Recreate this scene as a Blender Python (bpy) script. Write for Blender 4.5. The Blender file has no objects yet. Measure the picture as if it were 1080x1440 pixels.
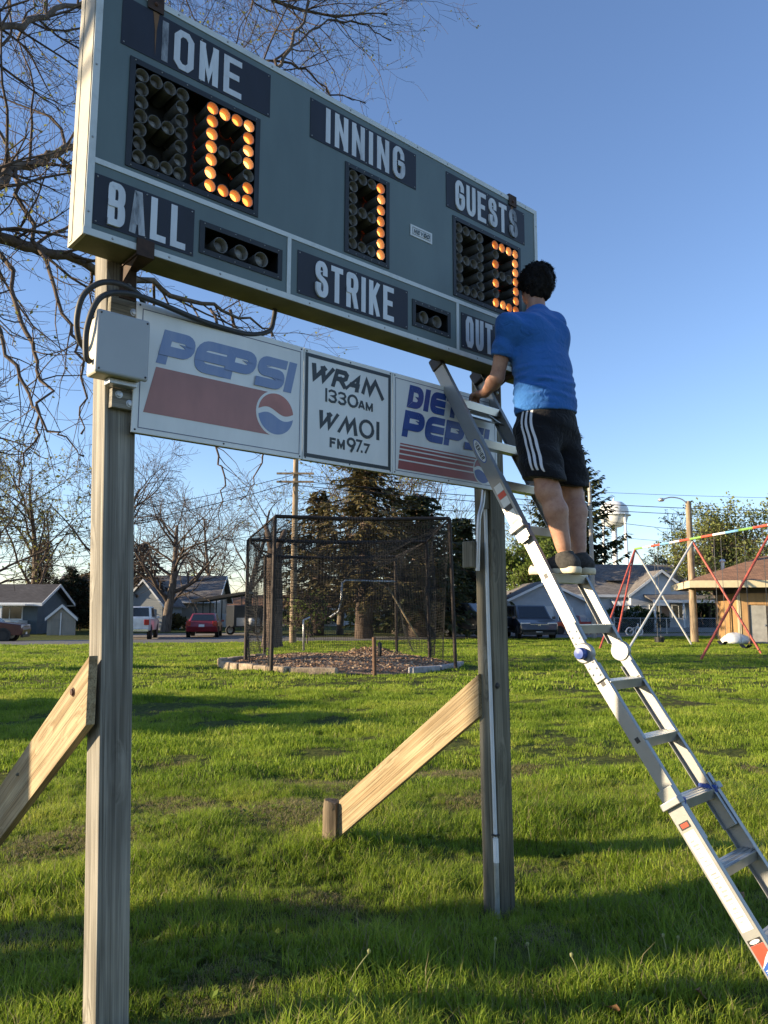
import bpy, bmesh, math, random
import numpy as np
from mathutils import Vector, Matrix, Quaternion

SC = bpy.context.scene
COL = SC.collection
RAD = math.radians

# ------------------------------------------------------------------ camera, sky, sun, exposure
F_PX, CXP, CYP, CAM_H = 1081.0, 540.0, 720.0, 1.75
PITCH, ROLL = math.atan(138 / F_PX), 0.0035


def ray(x, y):
    a0, a2 = (x - CXP) / F_PX, -(y - CYP) / F_PX
    c, s = math.cos(ROLL), math.sin(ROLL)
    a0, a2 = a0 * c - a2 * s, a0 * s + a2 * c
    return Vector((a0, math.cos(PITCH) - a2 * math.sin(PITCH), math.sin(PITCH) + a2 * math.cos(PITCH)))


def at(x, y, Y):
    """measured photograph point -> place in the world at depth Y"""
    r = ray(x, y)
    return Vector((0, 0, CAM_H)) + r * (Y / r.y)


def gnd(x, y, z=0.0):
    r = ray(x, y)
    return Vector((0, 0, CAM_H)) + r * ((z - CAM_H) / r.z)


fw = ray(CXP, CYP)
rt = (ray(CXP + F_PX, CYP) - fw).normalized()
up = rt.cross(fw).normalized()
cam_d = bpy.data.cameras.new('camera')
cam = bpy.data.objects.new('camera', cam_d)
COL.objects.link(cam)
cam.matrix_world = Matrix(((rt.x, up.x, -fw.x, 0), (rt.y, up.y, -fw.y, 0), (rt.z, up.z, -fw.z, CAM_H), (0, 0, 0, 1)))
cam_d.sensor_fit = 'VERTICAL'
cam_d.sensor_height = 24.0
cam_d.lens = F_PX / 1440 * 24.0
cam_d.clip_start = 0.05
cam_d.clip_end = 6000
SC.camera = cam

SUN_AZ, SUN_EL = RAD(9), RAD(13.2)          # direction the light travels: to the right, a little away
sun_dir = Vector((math.cos(SUN_AZ) * math.cos(SUN_EL), math.sin(SUN_AZ) * math.cos(SUN_EL), -math.sin(SUN_EL)))
world = bpy.data.worlds.new('World')
SC.world = world
world.use_nodes = True
wn = world.node_tree
sky = wn.nodes.new('ShaderNodeTexSky')
sky.sky_type = 'NISHITA'
sky.sun_disc = False
sky.sun_elevation = SUN_EL
sky.sun_rotation = math.atan2(-sun_dir.x, -sun_dir.y)
sky.air_density = 1.0
sky.dust_density = 0.1
sky.ozone_density = 3.0
bg = wn.nodes['Background']
bg.inputs['Strength'].default_value = 0.115
tint = wn.nodes.new('ShaderNodeMix')
tint.data_type = 'RGBA'
tint.blend_type = 'MULTIPLY'
tint.inputs['Factor'].default_value = 1.0
tint.inputs[7].default_value = (1.0, .93, 1.0, 1)      # clear spring air, a touch violet
wn.links.new(sky.outputs[0], tint.inputs[6])
wn.links.new(tint.outputs[2], bg.inputs['Color'])

sun_l = bpy.data.lights.new('sun', 'SUN')
sun_l.energy = 5.0
sun_l.angle = RAD(0.55)
sun_l.color = (1.0, 0.81, 0.55)
sun_o = bpy.data.objects.new('sun', sun_l)
COL.objects.link(sun_o)
sun_o.rotation_euler = sun_dir.to_track_quat('-Z', 'Y').to_euler()

SC.view_settings.view_transform = 'Standard'
SC.view_settings.look = 'None'
SC.view_settings.gamma = 1.0
SC.view_settings.exposure = 1.3
SC.cycles.max_bounces = 6
SC.cycles.transparent_max_bounces = 8
SC.cycles.use_denoising = True

# ------------------------------------------------------------------ helpers
def link(o, parent=None):
    COL.objects.link(o)
    if parent is not None:
        o.parent = parent
    return o


def tag(o, label=None, cat=None, group=None, kind=None):
    if label: o['label'] = label
    if cat: o['category'] = cat
    if group: o['group'] = group
    if kind: o['kind'] = kind
    return o


def thing(name, label, cat, loc=(0, 0, 0), rz=0.0, group=None):
    o = bpy.data.objects.new(name, None)
    o.empty_display_size = 0.2
    COL.objects.link(o)
    o.location = loc
    o.rotation_euler = (0, 0, rz)
    return tag(o, label, cat, group)


def frame_of(d, hint=(0, 0, 1)):
    d = Vector(d).normalized()
    h = Vector(hint)
    if abs(d.dot(h)) > 0.98:
        h = Vector((1, 0, 0))
    a = d.cross(h).normalized()
    return a, a.cross(d).normalized(), d


class MB:
    def __init__(s):
        s.v, s.f, s.m = [], [], []

    def add(s, vs, fs, mi=0):
        k = len(s.v)
        s.v.extend([tuple(q) for q in vs])
        for q in fs:
            s.f.append(tuple(i + k for i in q))
            s.m.append(mi)
        return s

    def hexa(s, v8, mi=0):
        return s.add(v8, [(0, 3, 2, 1), (4, 5, 6, 7), (0, 1, 5, 4), (1, 2, 6, 5), (2, 3, 7, 6), (3, 0, 4, 7)], mi)

    def box(s, x0, x1, y0, y1, z0, z1, mi=0):
        return s.hexa([(x0, y0, z0), (x1, y0, z0), (x1, y1, z0), (x0, y1, z0), (x0, y0, z1), (x1, y0, z1), (x1, y1, z1), (x0, y1, z1)], mi)

    def obox(s, c, ax, ay, az, mi=0):
        c, ax, ay, az = Vector(c), Vector(ax), Vector(ay), Vector(az)
        return s.hexa([c - ax - ay - az, c + ax - ay - az, c + ax + ay - az, c - ax + ay - az, c - ax - ay + az, c + ax - ay + az, c + ax + ay + az, c - ax + ay + az], mi)

    def bar(s, p0, p1, w, d, hint=(0, 0, 1), mi=0):
        p0, p1 = Vector(p0), Vector(p1)
        a, b_, c = frame_of(p1 - p0, hint)
        return s.obox((p0 + p1) / 2, a * (w / 2), b_ * (d / 2), (p1 - p0) / 2, mi)

    def tube(s, pts, rad, n=6, mi=0, caps=True, closed=False):
        pts = [Vector(q) for q in pts]
        if not hasattr(rad, '__len__'):
            rad = [rad] * len(pts)
        k0 = len(s.v)
        N = len(pts)
        a = None
        for i, q in enumerate(pts):
            if closed:
                d = pts[(i + 1) % N] - pts[i - 1]
            else:
                d = pts[min(i + 1, N - 1)] - pts[max(i - 1, 0)]
            if d.length < 1e-9:
                d = Vector((0, 0, 1))
            d.normalize()
            if a is None:
                a = d.cross(Vector((0, 0, 1)) if abs(d.z) < .9 else Vector((1, 0, 0))).normalized()
            else:
                a = a - d * a.dot(d)
                a = a.normalized() if a.length > 1e-6 else d.cross(Vector((0, 1, 0.3))).normalized()
            b_ = d.cross(a)
            r = rad[i]
            for j in range(n):
                t = 2 * math.pi * j / n
                e = q + a * (r * math.cos(t)) + b_ * (r * math.sin(t))
                s.v.append((e.x, e.y, e.z))
        for i in range(N if closed else N - 1):
            i2 = (i + 1) % N
            for j in range(n):
                j2 = (j + 1) % n
                s.f.append((k0 + i * n + j, k0 + i * n + j2, k0 + i2 * n + j2, k0 + i2 * n + j))
                s.m.append(mi)
        if caps and not closed:
            s.f.append(tuple(k0 + j for j in range(n))[::-1]); s.m.append(mi)
            s.f.append(tuple(k0 + (N - 1) * n + j for j in range(n))); s.m.append(mi)
        return s

    def lathe(s, prof, n=16, c=(0, 0, 0), ex=(1, 0, 0), ey=(0, 1, 0), ez=(0, 0, 1), mi=0):
        """profile of (radius, height) about ez"""
        c, ex, ey, ez = Vector(c), Vector(ex), Vector(ey), Vector(ez)
        k0 = len(s.v)
        for r, z in prof:
            for j in range(n):
                t = 2 * math.pi * j / n
                s.v.append(tuple(c + ex * (r * math.cos(t)) + ey * (r * math.sin(t)) + ez * z))
        for i in range(len(prof) - 1):
            for j in range(n):
                j2 = (j + 1) % n
                s.f.append((k0 + i * n + j, k0 + i * n + j2, k0 + (i + 1) * n + j2, k0 + (i + 1) * n + j))
                s.m.append(mi if not hasattr(mi, '__len__') else mi[i])
        return s

    def prism(s, poly, c, ex, ey, ez, depth, mi=0):
        """2-D polygon (counter-clockwise) in ex, ey, thickened along ez"""
        c, ex, ey, ez = Vector(c), Vector(ex), Vector(ey), Vector(ez)
        n = len(poly)
        a = [c + ex * x + ey * y for x, y in poly]
        return s.add(a + [q + ez * depth for q in a], [tuple(range(n))[::-1], tuple(range(n, 2 * n))] + [(i, (i + 1) % n, n + (i + 1) % n, n + i) for i in range(n)], mi)

    def build(s, name, mats, parent=None, smooth=False, bevel=0, seg=2, matrix=None, auto=None):
        me = bpy.data.meshes.new(name)
        me.from_pydata(s.v, [], s.f)
        if not isinstance(mats, (list, tuple)):
            mats = [mats]
        for q in mats:
            me.materials.append(q)
        if len(mats) > 1:
            me.polygons.foreach_set('material_index', s.m)
        if smooth:
            me.polygons.foreach_set('use_smooth', [True] * len(me.polygons))
            if auto:
                me.set_sharp_from_angle(angle=RAD(auto))
        me.update()
        o = bpy.data.objects.new(name, me)
        link(o, parent)
        if matrix is not None:
            o.matrix_local = matrix
        if bevel:
            bv = o.modifiers.new('bevel', 'BEVEL')
            bv.width = bevel
            bv.segments = seg
            bv.limit_method = 'ANGLE'
            bv.angle_limit = RAD(40)
        return o


def np_mesh(name, V, F, mats, parent=None, smooth=False, midx=None):
    """V (n,3) F (m,k) arrays"""
    me = bpy.data.meshes.new(name)
    V = np.asarray(V, np.float32); F = np.asarray(F, np.int32)
    me.vertices.add(len(V)); me.vertices.foreach_set('co', V.ravel())
    k = F.shape[1]
    me.loops.add(F.size); me.loops.foreach_set('vertex_index', F.ravel())
    me.polygons.add(len(F)); me.polygons.foreach_set('loop_start', np.arange(0, F.size, k, dtype=np.int32))
    if smooth:
        me.polygons.foreach_set('use_smooth', np.ones(len(F), bool))
    if not isinstance(mats, (list, tuple)):
        mats = [mats]
    for q in mats:
        me.materials.append(q)
    if midx is not None:
        me.polygons.foreach_set('material_index', np.asarray(midx, np.int32))
    me.update(calc_edges=True)
    me.validate()
    return link(bpy.data.objects.new(name, me), parent)


def dup(o, parent=None):
    c = o.copy()
    COL.objects.link(c)
    c.parent = parent
    for ch in list(o.children):
        dup(ch, c)
    return c


def beam(name, p0, p1, w, d, mat, parent=None, hint=(0, 0, 1), bevel=.004, nseg=1, jit=0.0, seed=0):
    """timber whose grain runs along its own z axis; p0/p1 in the parent's space"""
    p0, p1 = Vector(p0), Vector(p1)
    a, b_, c = frame_of(p1 - p0, hint)
    L = (p1 - p0).length
    rng = random.Random(seed)
    m = MB()
    vs, fs = [], []
    for i in range(nseg + 1):
        z = L * i / nseg
        ox, oy = rng.uniform(-jit, jit), rng.uniform(-jit, jit)
        for sx, sy in ((-1, -1), (1, -1), (1, 1), (-1, 1)):
            vs.append((sx * w / 2 + ox, sy * d / 2 + oy, z))
    for i in range(nseg):
        for j in range(4):
            fs.append((i * 4 + j, i * 4 + (j + 1) % 4, i * 4 + 4 + (j + 1) % 4, i * 4 + 4 + j))
    fs += [(3, 2, 1, 0), tuple(nseg * 4 + j for j in range(4))]
    m.add(vs, fs)
    M = Matrix(((a.x, b_.x, c.x, p0.x), (a.y, b_.y, c.y, p0.y), (a.z, b_.z, c.z, p0.z), (0, 0, 0, 1)))
    return m.build(name, mat, parent, bevel=bevel, matrix=M)


# ------------------------------------------------------------------ materials
MATS = {}


def new_mat(name):
    m = bpy.data.materials.new(name)
    m.use_nodes = True
    MATS[name] = m
    nt = m.node_tree
    return m, nt, nt.nodes['Principled BSDF']


def nd(nt, t, **kw):
    n = nt.nodes.new(t)
    for k, v in kw.items():
        if k in n.inputs.keys():
            n.inputs[k].default_value = v
        else:
            setattr(n, k, v)
    return n


def lk(nt, a, b):
    nt.links.new(a, b)


def coords(nt, kind='Object', scale=(1, 1, 1)):
    t = nd(nt, 'ShaderNodeTexCoord')
    mp = nd(nt, 'ShaderNodeMapping')
    mp.inputs['Scale'].default_value = scale
    lk(nt, t.outputs[kind], mp.inputs['Vector'])
    return mp.outputs[0]


def ramp(nt, fac, stops):
    r = nd(nt, 'ShaderNodeValToRGB')
    e = r.color_ramp.elements
    while len(e) < len(stops):
        e.new(0.5)
    for q, (p, c) in zip(e, stops):
        q.position = p
        q.color = (*c, 1) if len(c) == 3 else c
    lk(nt, fac, r.inputs[0])
    return r.outputs[0]


def bump(nt, bs, height, strength=.3, dist=.01):
    b = nd(nt, 'ShaderNodeBump', Strength=strength, Distance=dist)
    lk(nt, height, b.inputs['Height'])
    lk(nt, b.outputs[0], bs.inputs['Normal'])


def P(name, col, rough=.6, metal=0.0, var=.18, scale=6.0, bmp=0.0, bscale=60.0, stretch=(1, 1, 1), spec=.5, coord='Object', bdist=.004):
    if name in MATS:
        return MATS[name]
    m, nt, bs = new_mat(name)
    bs.inputs['Roughness'].default_value = rough
    bs.inputs['Metallic'].default_value = metal
    bs.inputs['Specular IOR Level'].default_value = spec
    co = coords(nt, coord, stretch)
    n = nd(nt, 'ShaderNodeTexNoise', Scale=scale, Detail=5.0, Roughness=.6)
    lk(nt, co, n.inputs['Vector'])
    lo = tuple(c * (1 - var) for c in col); hi = tuple(min(1, c * (1 + var)) for c in col)
    lk(nt, ramp(nt, n.outputs[0], [(.3, lo), (.7, hi)]), bs.inputs['Base Color'])
    rr = nd(nt, 'ShaderNodeMapRange')
    rr.inputs['To Min'].default_value = max(0.02, rough - .08); rr.inputs['To Max'].default_value = min(1, rough + .1)
    lk(nt, n.outputs[0], rr.inputs['Value']); lk(nt, rr.outputs[0], bs.inputs['Roughness'])
    if bmp:
        n2 = nd(nt, 'ShaderNodeTexNoise', Scale=bscale, Detail=3.0)
        lk(nt, co, n2.inputs['Vector'])
        bump(nt, bs, n2.outputs[0], bmp, bdist)
    return m


def glow(name, col, e):
    m, nt, bs = new_mat(name)
    bs.inputs['Base Color'].default_value = (*col, 1)
    bs.inputs['Emission Color'].default_value = (*col, 1)
    bs.inputs['Emission Strength'].default_value = e
    return m


def wood(name, base, dark, grain=26.0, knots=True, rough=.75, weather=None):
    """grain along local z, a few knots, checks"""
    m, nt, bs = new_mat(name)
    bs.inputs['Roughness'].default_value = rough
    bs.inputs['Specular IOR Level'].default_value = .25
    oi = nd(nt, 'ShaderNodeObjectInfo')
    t = nd(nt, 'ShaderNodeTexCoord')
    off = nd(nt, 'ShaderNodeVectorMath', operation='ADD')
    sc = nd(nt, 'ShaderNodeVectorMath', operation='SCALE')
    lk(nt, oi.outputs['Location'], sc.inputs[0]); sc.inputs['Scale'].default_value = 1.7
    lk(nt, t.outputs['Object'], off.inputs[0]); lk(nt, sc.outputs[0], off.inputs[1])
    # knots bend the grain
    mk = nd(nt, 'ShaderNodeMapping'); mk.inputs['Scale'].default_value = (5.0, 5.0, 1.7)
    lk(nt, off.outputs[0], mk.inputs[0])
    vo = nd(nt, 'ShaderNodeTexVoronoi', Scale=1.0)
    lk(nt, mk.outputs[0], vo.inputs['Vector'])
    kn = nd(nt, 'ShaderNodeMapRange'); kn.inputs['From Min'].default_value = .06; kn.inputs['From Max'].default_value = .34
    kn.inputs['To Min'].default_value = 1.0; kn.inputs['To Max'].default_value = 0.0
    lk(nt, vo.outputs['Distance'], kn.inputs['Value'])
    mp = nd(nt, 'ShaderNodeMapping'); mp.inputs['Scale'].default_value = (grain, grain, .8)
    lk(nt, off.outputs[0], mp.inputs[0])
    wv = nd(nt, 'ShaderNodeTexNoise', Scale=1.0, Detail=4.0, Roughness=.55, Distortion=.6)
    add = nd(nt, 'ShaderNodeVectorMath', operation='ADD')
    lk(nt, mp.outputs[0], add.inputs[0])
    cmb = nd(nt, 'ShaderNodeCombineXYZ')
    mul = nd(nt, 'ShaderNodeMath', operation='MULTIPLY'); mul.inputs[1].default_value = 2.2 if knots else 0.0
    lk(nt, kn.outputs[0], mul.inputs[0]); lk(nt, mul.outputs[0], cmb.inputs[0]); lk(nt, mul.outputs[0], cmb.inputs[1])
    lk(nt, cmb.outputs[0], add.inputs[1]); lk(nt, add.outputs[0], wv.inputs['Vector'])
    c1 = ramp(nt, wv.outputs[0], [(.30, dark), (.47, tuple((a + b) / 2 for a, b in zip(base, dark))), (.55, base), (.72, tuple(min(1, a * 1.12) for a in base))])
    # broad weathering
    n2 = nd(nt, 'ShaderNodeTexNoise', Scale=2.2, Detail=4.0)
    lk(nt, off.outputs[0], n2.inputs['Vector'])
    mx = nd(nt, 'ShaderNodeMix', data_type='RGBA', blend_type='MULTIPLY')
    mx.inputs['Factor'].default_value = .8
    lk(nt, c1, mx.inputs[6])
    lk(nt, ramp(nt, n2.outputs[0], [(.3, (.62, .60, .58)), (.7, (1.1, 1.08, 1.05))]), mx.inputs[7])
    mx2 = nd(nt, 'ShaderNodeMix', data_type='RGBA')
    lk(nt, mx.outputs[2], mx2.inputs[6]); mx2.inputs[7].default_value = (*[c * .35 for c in dark], 1)
    km = nd(nt, 'ShaderNodeMapRange'); km.inputs['From Min'].default_value = .02; km.inputs['From Max'].default_value = .085
    km.inputs['To Min'].default_value = .85 if knots else 0.0; km.inputs['To Max'].default_value = 0.0
    lk(nt, vo.outputs['Distance'], km.inputs['Value']); lk(nt, km.outputs[0], mx2.inputs['Factor'])
    # long drying checks
    mc = nd(nt, 'ShaderNodeMapping'); mc.inputs['Scale'].default_value = (60, 60, 1.1)
    lk(nt, off.outputs[0], mc.inputs[0])
    nc = nd(nt, 'ShaderNodeTexNoise', Scale=.6, Detail=2.0); lk(nt, mc.outputs[0], nc.inputs['Vector'])
    ck = ramp(nt, nc.outputs[0], [(.26, (0, 0, 0)), (.31, (1, 1, 1))])
    mx3 = nd(nt, 'ShaderNodeMix', data_type='RGBA', blend_type='MULTIPLY'); mx3.inputs['Factor'].default_value = .7
    lk(nt, mx2.outputs[2], mx3.inputs[6]); lk(nt, ck, mx3.inputs[7])
    mf = nd(nt, 'ShaderNodeMapping'); mf.inputs['Scale'].default_value = (150, 150, 1.6)
    lk(nt, off.outputs[0], mf.inputs[0])
    nf = nd(nt, 'ShaderNodeTexNoise', Scale=1.0, Detail=4.0, Roughness=.6); lk(nt, mf.outputs[0], nf.inputs['Vector'])
    fg = ramp(nt, nf.outputs[0], [(.34, (.50, .49, .48)), (.48, (.95, .95, .95)), (.66, (1.2, 1.2, 1.18))])
    mx4 = nd(nt, 'ShaderNodeMix', data_type='RGBA', blend_type='MULTIPLY'); mx4.inputs['Factor'].default_value = .9
    lk(nt, mx3.outputs[2], mx4.inputs[6]); lk(nt, fg, mx4.inputs[7])
    lk(nt, mx4.outputs[2], bs.inputs['Base Color'])
    hs = nd(nt, 'ShaderNodeMath', operation='ADD')
    lk(nt, wv.outputs[0], hs.inputs[0]); lk(nt, ck, hs.inputs[1])
    hs2 = nd(nt, 'ShaderNodeMath', operation='ADD'); lk(nt, hs.outputs[0], hs2.inputs[0]); lk(nt, nf.outputs[0], hs2.inputs[1])
    bump(nt, bs, hs2.outputs[0], .6, .004)
    return m


def worn(name, col, under, amount=.5, scale=9.0, stretch=(1, 1, 1), rough=.65):
    """paint or print worn through to what lies below"""
    m, nt, bs = new_mat(name)
    bs.inputs['Roughness'].default_value = rough
    co = coords(nt, 'Object', stretch)
    n = nd(nt, 'ShaderNodeTexNoise', Scale=scale, Detail=8.0, Roughness=.7)
    lk(nt, co, n.inputs['Vector'])
    n2 = nd(nt, 'ShaderNodeTexNoise', Scale=scale * .3, Detail=3.0)
    lk(nt, co, n2.inputs['Vector'])
    a = nd(nt, 'ShaderNodeMath', operation='ADD'); lk(nt, n.outputs[0], a.inputs[0]); lk(nt, n2.outputs[0], a.inputs[1])
    c = ramp(nt, a.outputs[0], [(max(0, amount - .12), under), (amount, tuple((x * .75 + y * .25) for x, y in zip(col, under))), (min(1, amount + .14), col)])
    # ramp input is 0..2, bring it to 0..1
    h = nd(nt, 'ShaderNodeMath', operation='MULTIPLY'); h.inputs[1].default_value = .5
    lk(nt, a.outputs[0], h.inputs[0])
    lk(nt, h.outputs[0], [q for q in nt.nodes if q.type == 'VALTORGB'][0].inputs[0])
    lk(nt, c, bs.inputs['Base Color'])
    return m


M_alu = P('brushed_aluminium', (.50, .51, .51), .38, .85, .08, 9, .08, 120, (1, 1, .15))
M_alu2 = P('cast_aluminium', (.28, .285, .28), .5, .5, .12, 14, .1, 80)
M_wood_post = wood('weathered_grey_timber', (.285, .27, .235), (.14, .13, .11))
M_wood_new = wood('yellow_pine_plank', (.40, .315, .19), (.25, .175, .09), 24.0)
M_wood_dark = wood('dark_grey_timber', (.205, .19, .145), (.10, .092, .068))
M_rust = P('rusty_steel', (.055, .032, .022), .75, .3, .5, 22, .3, 60)
M_steel_dk = P('dark_steel', (.045, .045, .047), .5, .6, .2, 14)
M_galv = P('galvanised_steel', (.45, .46, .47), .42, .7, .15, 18, .05, 70)
M_black = P('black_plastic', (.012, .012, .013), .5, 0, .2, 12)
M_rubber = P('black_rubber', (.02, .02, .02), .8, 0, .2, 20)
M_white = P('white_paint', (.74, .74, .72), .5, 0, .06, 5)
M_glass_dk = P('dark_window_glass', (.012, .016, .02), .06, 0, .1, 3, spec=.8)
M_blue_pl = P('blue_plastic', (.018, .06, .28), .4, 0, .1, 10)
# ------------------------------------------------------------------ ground
TH = 0.726
UX = Vector((math.cos(TH), math.sin(TH), 0)); BK = Vector((-math.sin(TH), math.cos(TH), 0))
ORG = Vector((-1.236, 2.980, 0.0))           # under the board's near lower corner


def W(u, b, z):
    return ORG + UX * u + BK * b + Vector((0, 0, z))


RPOST = W(2.83, .24, 0)
MOUND_C, MOUND_R = (-1.35, 25.3), 3.78


def gz(x, y):
    x = np.asarray(x, float); y = np.asarray(y, float)
    near = np.clip(1 - (np.hypot(x, y - 8) - 16) / 14, 0, 1)
    z = near * (.022 * np.sin(x * 1.3 + .5 * y) + .020 * np.sin(1.9 * y - .7 * x + 1) + .016 * np.sin(3.1 * x + 2.3 * y) + .012 * np.sin(6.3 * y - 2.9 * x) + .010 * np.sin(7.1 * x + 4.3 * y + 2))
    z = z - .10 * np.exp(-((x - RPOST.x - .3) ** 2 + (y - RPOST.y + .1) ** 2) / (2 * 1.1 ** 2))
    return z


def axis(lo, hi, fine, lo2, hi2, n2):
    a = np.arange(lo, hi + 1e-6, fine)
    left = lo - np.geomspace(fine, lo - lo2, n2)[::-1]
    right = hi + np.geomspace(fine, hi2 - hi, n2)
    return np.concatenate([left, a, right])


def ground_mat():
    m, nt, bs = new_mat('lawn_soil_and_thatch')
    bs.inputs['Roughness'].default_value = .95
    bs.inputs['Specular IOR Level'].default_value = .1
    co = coords(nt, 'Object')
    n1 = nd(nt, 'ShaderNodeTexNoise', Scale=.9, Detail=6.0, Roughness=.65); lk(nt, co, n1.inputs['Vector'])
    n2 = nd(nt, 'ShaderNodeTexNoise', Scale=14.0, Detail=6.0, Roughness=.7); lk(nt, co, n2.inputs['Vector'])
    n3 = nd(nt, 'ShaderNodeTexNoise', Scale=.16, Detail=4.0); lk(nt, co, n3.inputs['Vector'])
    g = ramp(nt, n2.outputs[0], [(.25, (.018, .026, .007)), (.5, (.065, .085, .016)), (.75, (.14, .155, .035))])
    s = ramp(nt, n2.outputs[0], [(.3, (.030, .022, .013)), (.7, (.11, .085, .055))])
    mx = nd(nt, 'ShaderNodeMix', data_type='RGBA'); lk(nt, s, mx.inputs[7]); lk(nt, g, mx.inputs[6])
    f = ramp(nt, n1.outputs[0], [(.30, (.9, .9, .9)), (.44, (.22, .22, .22)), (.6, (.05, .05, .05))])
    lk(nt, f, mx.inputs['Factor'])
    mx2 = nd(nt, 'ShaderNodeMix', data_type='RGBA', blend_type='MULTIPLY'); mx2.inputs['Factor'].default_value = 1
    lk(nt, mx.outputs[2], mx2.inputs[6]); lk(nt, ramp(nt, n3.outputs[0], [(.35, (.8, .8, .8)), (.65, (1.15, 1.12, 1.0))]), mx2.inputs[7])
    lk(nt, mx2.outputs[2], bs.inputs['Base Color'])
    bump(nt, bs, n2.outputs[0], .8, .03)
    return m


gx = axis(-14, 22, .2, -1800, 1800, 26)
gy = axis(-4, 40, .2, -400, 3500, 26)
GX, GY = np.meshgrid(gx, gy)
GV = np.stack([GX, GY, gz(GX, GY)], -1).reshape(-1, 3)
nx_, ny_ = len(gx), len(gy)
ii = (np.arange(ny_ - 1)[:, None] * nx_ + np.arange(nx_ - 1)[None]).ravel()
GF = np.stack([ii, ii + 1, ii + nx_ + 1, ii + nx_], -1)
ground = np_mesh('ground', GV, GF, ground_mat(), smooth=True)
tag(ground, 'green spring lawn of the small park around the scoreboard', 'lawn', kind='structure')

# the street: runs from the left foreground side away to the right
RD = Vector((1, .43, 0)).normalized(); RN = Vector((-RD.y, RD.x, 0))
R0 = Vector((-15.3, 38.6, 0))


def road_pt(s, t, z=0):
    return R0 + RD * s + RN * t + Vector((0, 0, z))


def asphalt():
    m, nt, bs = new_mat('worn_asphalt')
    bs.inputs['Roughness'].default_value = .85
    co = coords(nt, 'Object')
    n1 = nd(nt, 'ShaderNodeTexNoise', Scale=.35, Detail=6.0); lk(nt, co, n1.inputs['Vector'])
    n2 = nd(nt, 'ShaderNodeTexNoise', Scale=60.0, Detail=2.0); lk(nt, co, n2.inputs['Vector'])
    mx = nd(nt, 'ShaderNodeMix', data_type='RGBA', blend_type='MULTIPLY'); mx.inputs['Factor'].default_value = 1
    lk(nt, ramp(nt, n1.outputs[0], [(.3, (.10, .098, .095)), (.7, (.17, .165, .16))]), mx.inputs[6])
    lk(nt, ramp(nt, n2.outputs[0], [(.3, (.7, .7, .7)), (.7, (1.15, 1.15, 1.15))]), mx.inputs[7])
    lk(nt, mx.outputs[2], bs.inputs['Base Color'])
    bump(nt, bs, n2.outputs[0], .4, .01)
    return m


M_asph = asphalt()
M_gravel = P('gravel_drive', (.17, .15, .125), .95, 0, .5, 3.0, .6, 40)
rm = MB()
S = np.linspace(-160, 220, 60)
vs, fs = [], []
rr_ = random.Random(3)
for s in S:
    w0 = rr_.uniform(-.12, .12); w1 = rr_.uniform(-.15, .15)
    for t in (w0, 1.5, 3.0, 4.5, 6.0 + w1):
        vs.append(tuple(road_pt(s, t, .012 + .05 * (1 - ((t - 3) / 3) ** 2))))
for i in range(len(S) - 1):
    for j in range(4):
        k = i * 5 + j
        fs.append((k, k + 5, k + 6, k + 1)[::-1])
rm.add(vs, fs)
tag(rm.build('road', M_asph, smooth=True), 'grey asphalt street crossing behind the park lawn', 'road', kind='structure')
dr = MB()
for (s0, s1, t0, t1, z) in ((2.0, 13.5, 6.02, 17, .010), (24, 41, 6.02, 15, .011)):
    dr = MB()
    dr.add([road_pt(s0, t0, z), road_pt(s1, t0, z), road_pt(s1 - 1, t1, z), road_pt(s0 + 1, t1, z)], [(0, 1, 2, 3)])
    tag(dr.build('driveway', M_gravel), 'gravel driveway running off the far side of the street', 'driveway', kind='structure')

# ------------------------------------------------------------------ grass
def blade_mat(name, a, b, c):
    m, nt, bs = new_mat(name)
    out = nt.nodes['Material Output']
    bs.inputs['Roughness'].default_value = .55
    bs.inputs['Specular IOR Level'].default_value = .25
    oi = nd(nt, 'ShaderNodeObjectInfo')
    ge = nd(nt, 'ShaderNodeNewGeometry')
    n1 = nd(nt, 'ShaderNodeTexNoise', Scale=.55, Detail=4.0); lk(nt, ge.outputs['Position'], n1.inputs['Vector'])
    ad = nd(nt, 'ShaderNodeMath', operation='MULTIPLY_ADD'); ad.inputs[1].default_value = .45
    lk(nt, oi.outputs['Random'], ad.inputs[0])
    sb = nd(nt, 'ShaderNodeMath', operation='MULTIPLY_ADD'); sb.inputs[1].default_value = 1.5; sb.inputs[2].default_value = -.48
    lk(nt, n1.outputs[0], sb.inputs[0]); lk(nt, sb.outputs[0], ad.inputs[2])
    col = ramp(nt, ad.outputs[0], [(.05, a), (.5, b), (.98, c)])
    lk(nt, col, bs.inputs['Base Color'])
    tr = nd(nt, 'ShaderNodeBsdfTranslucent'); lk(nt, col, tr.inputs[0])
    mix = nd(nt, 'ShaderNodeMixShader'); mix.inputs[0].default_value = .48
    lk(nt, bs.outputs[0], mix.inputs[1]); lk(nt, tr.outputs[0], mix.inputs[2]); lk(nt, mix.outputs[0], out.inputs[0])
    return m


M_blade = blade_mat('grass_blade', (.10, .165, .015), (.24, .34, .030), (.43, .45, .075))
M_straw = blade_mat('dry_grass_blade', (.20, .17, .08), (.26, .22, .11), (.32, .28, .16))
M_weed = blade_mat('broad_weed_leaf', (.12, .18, .03), (.18, .25, .035), (.26, .31, .06))


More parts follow.
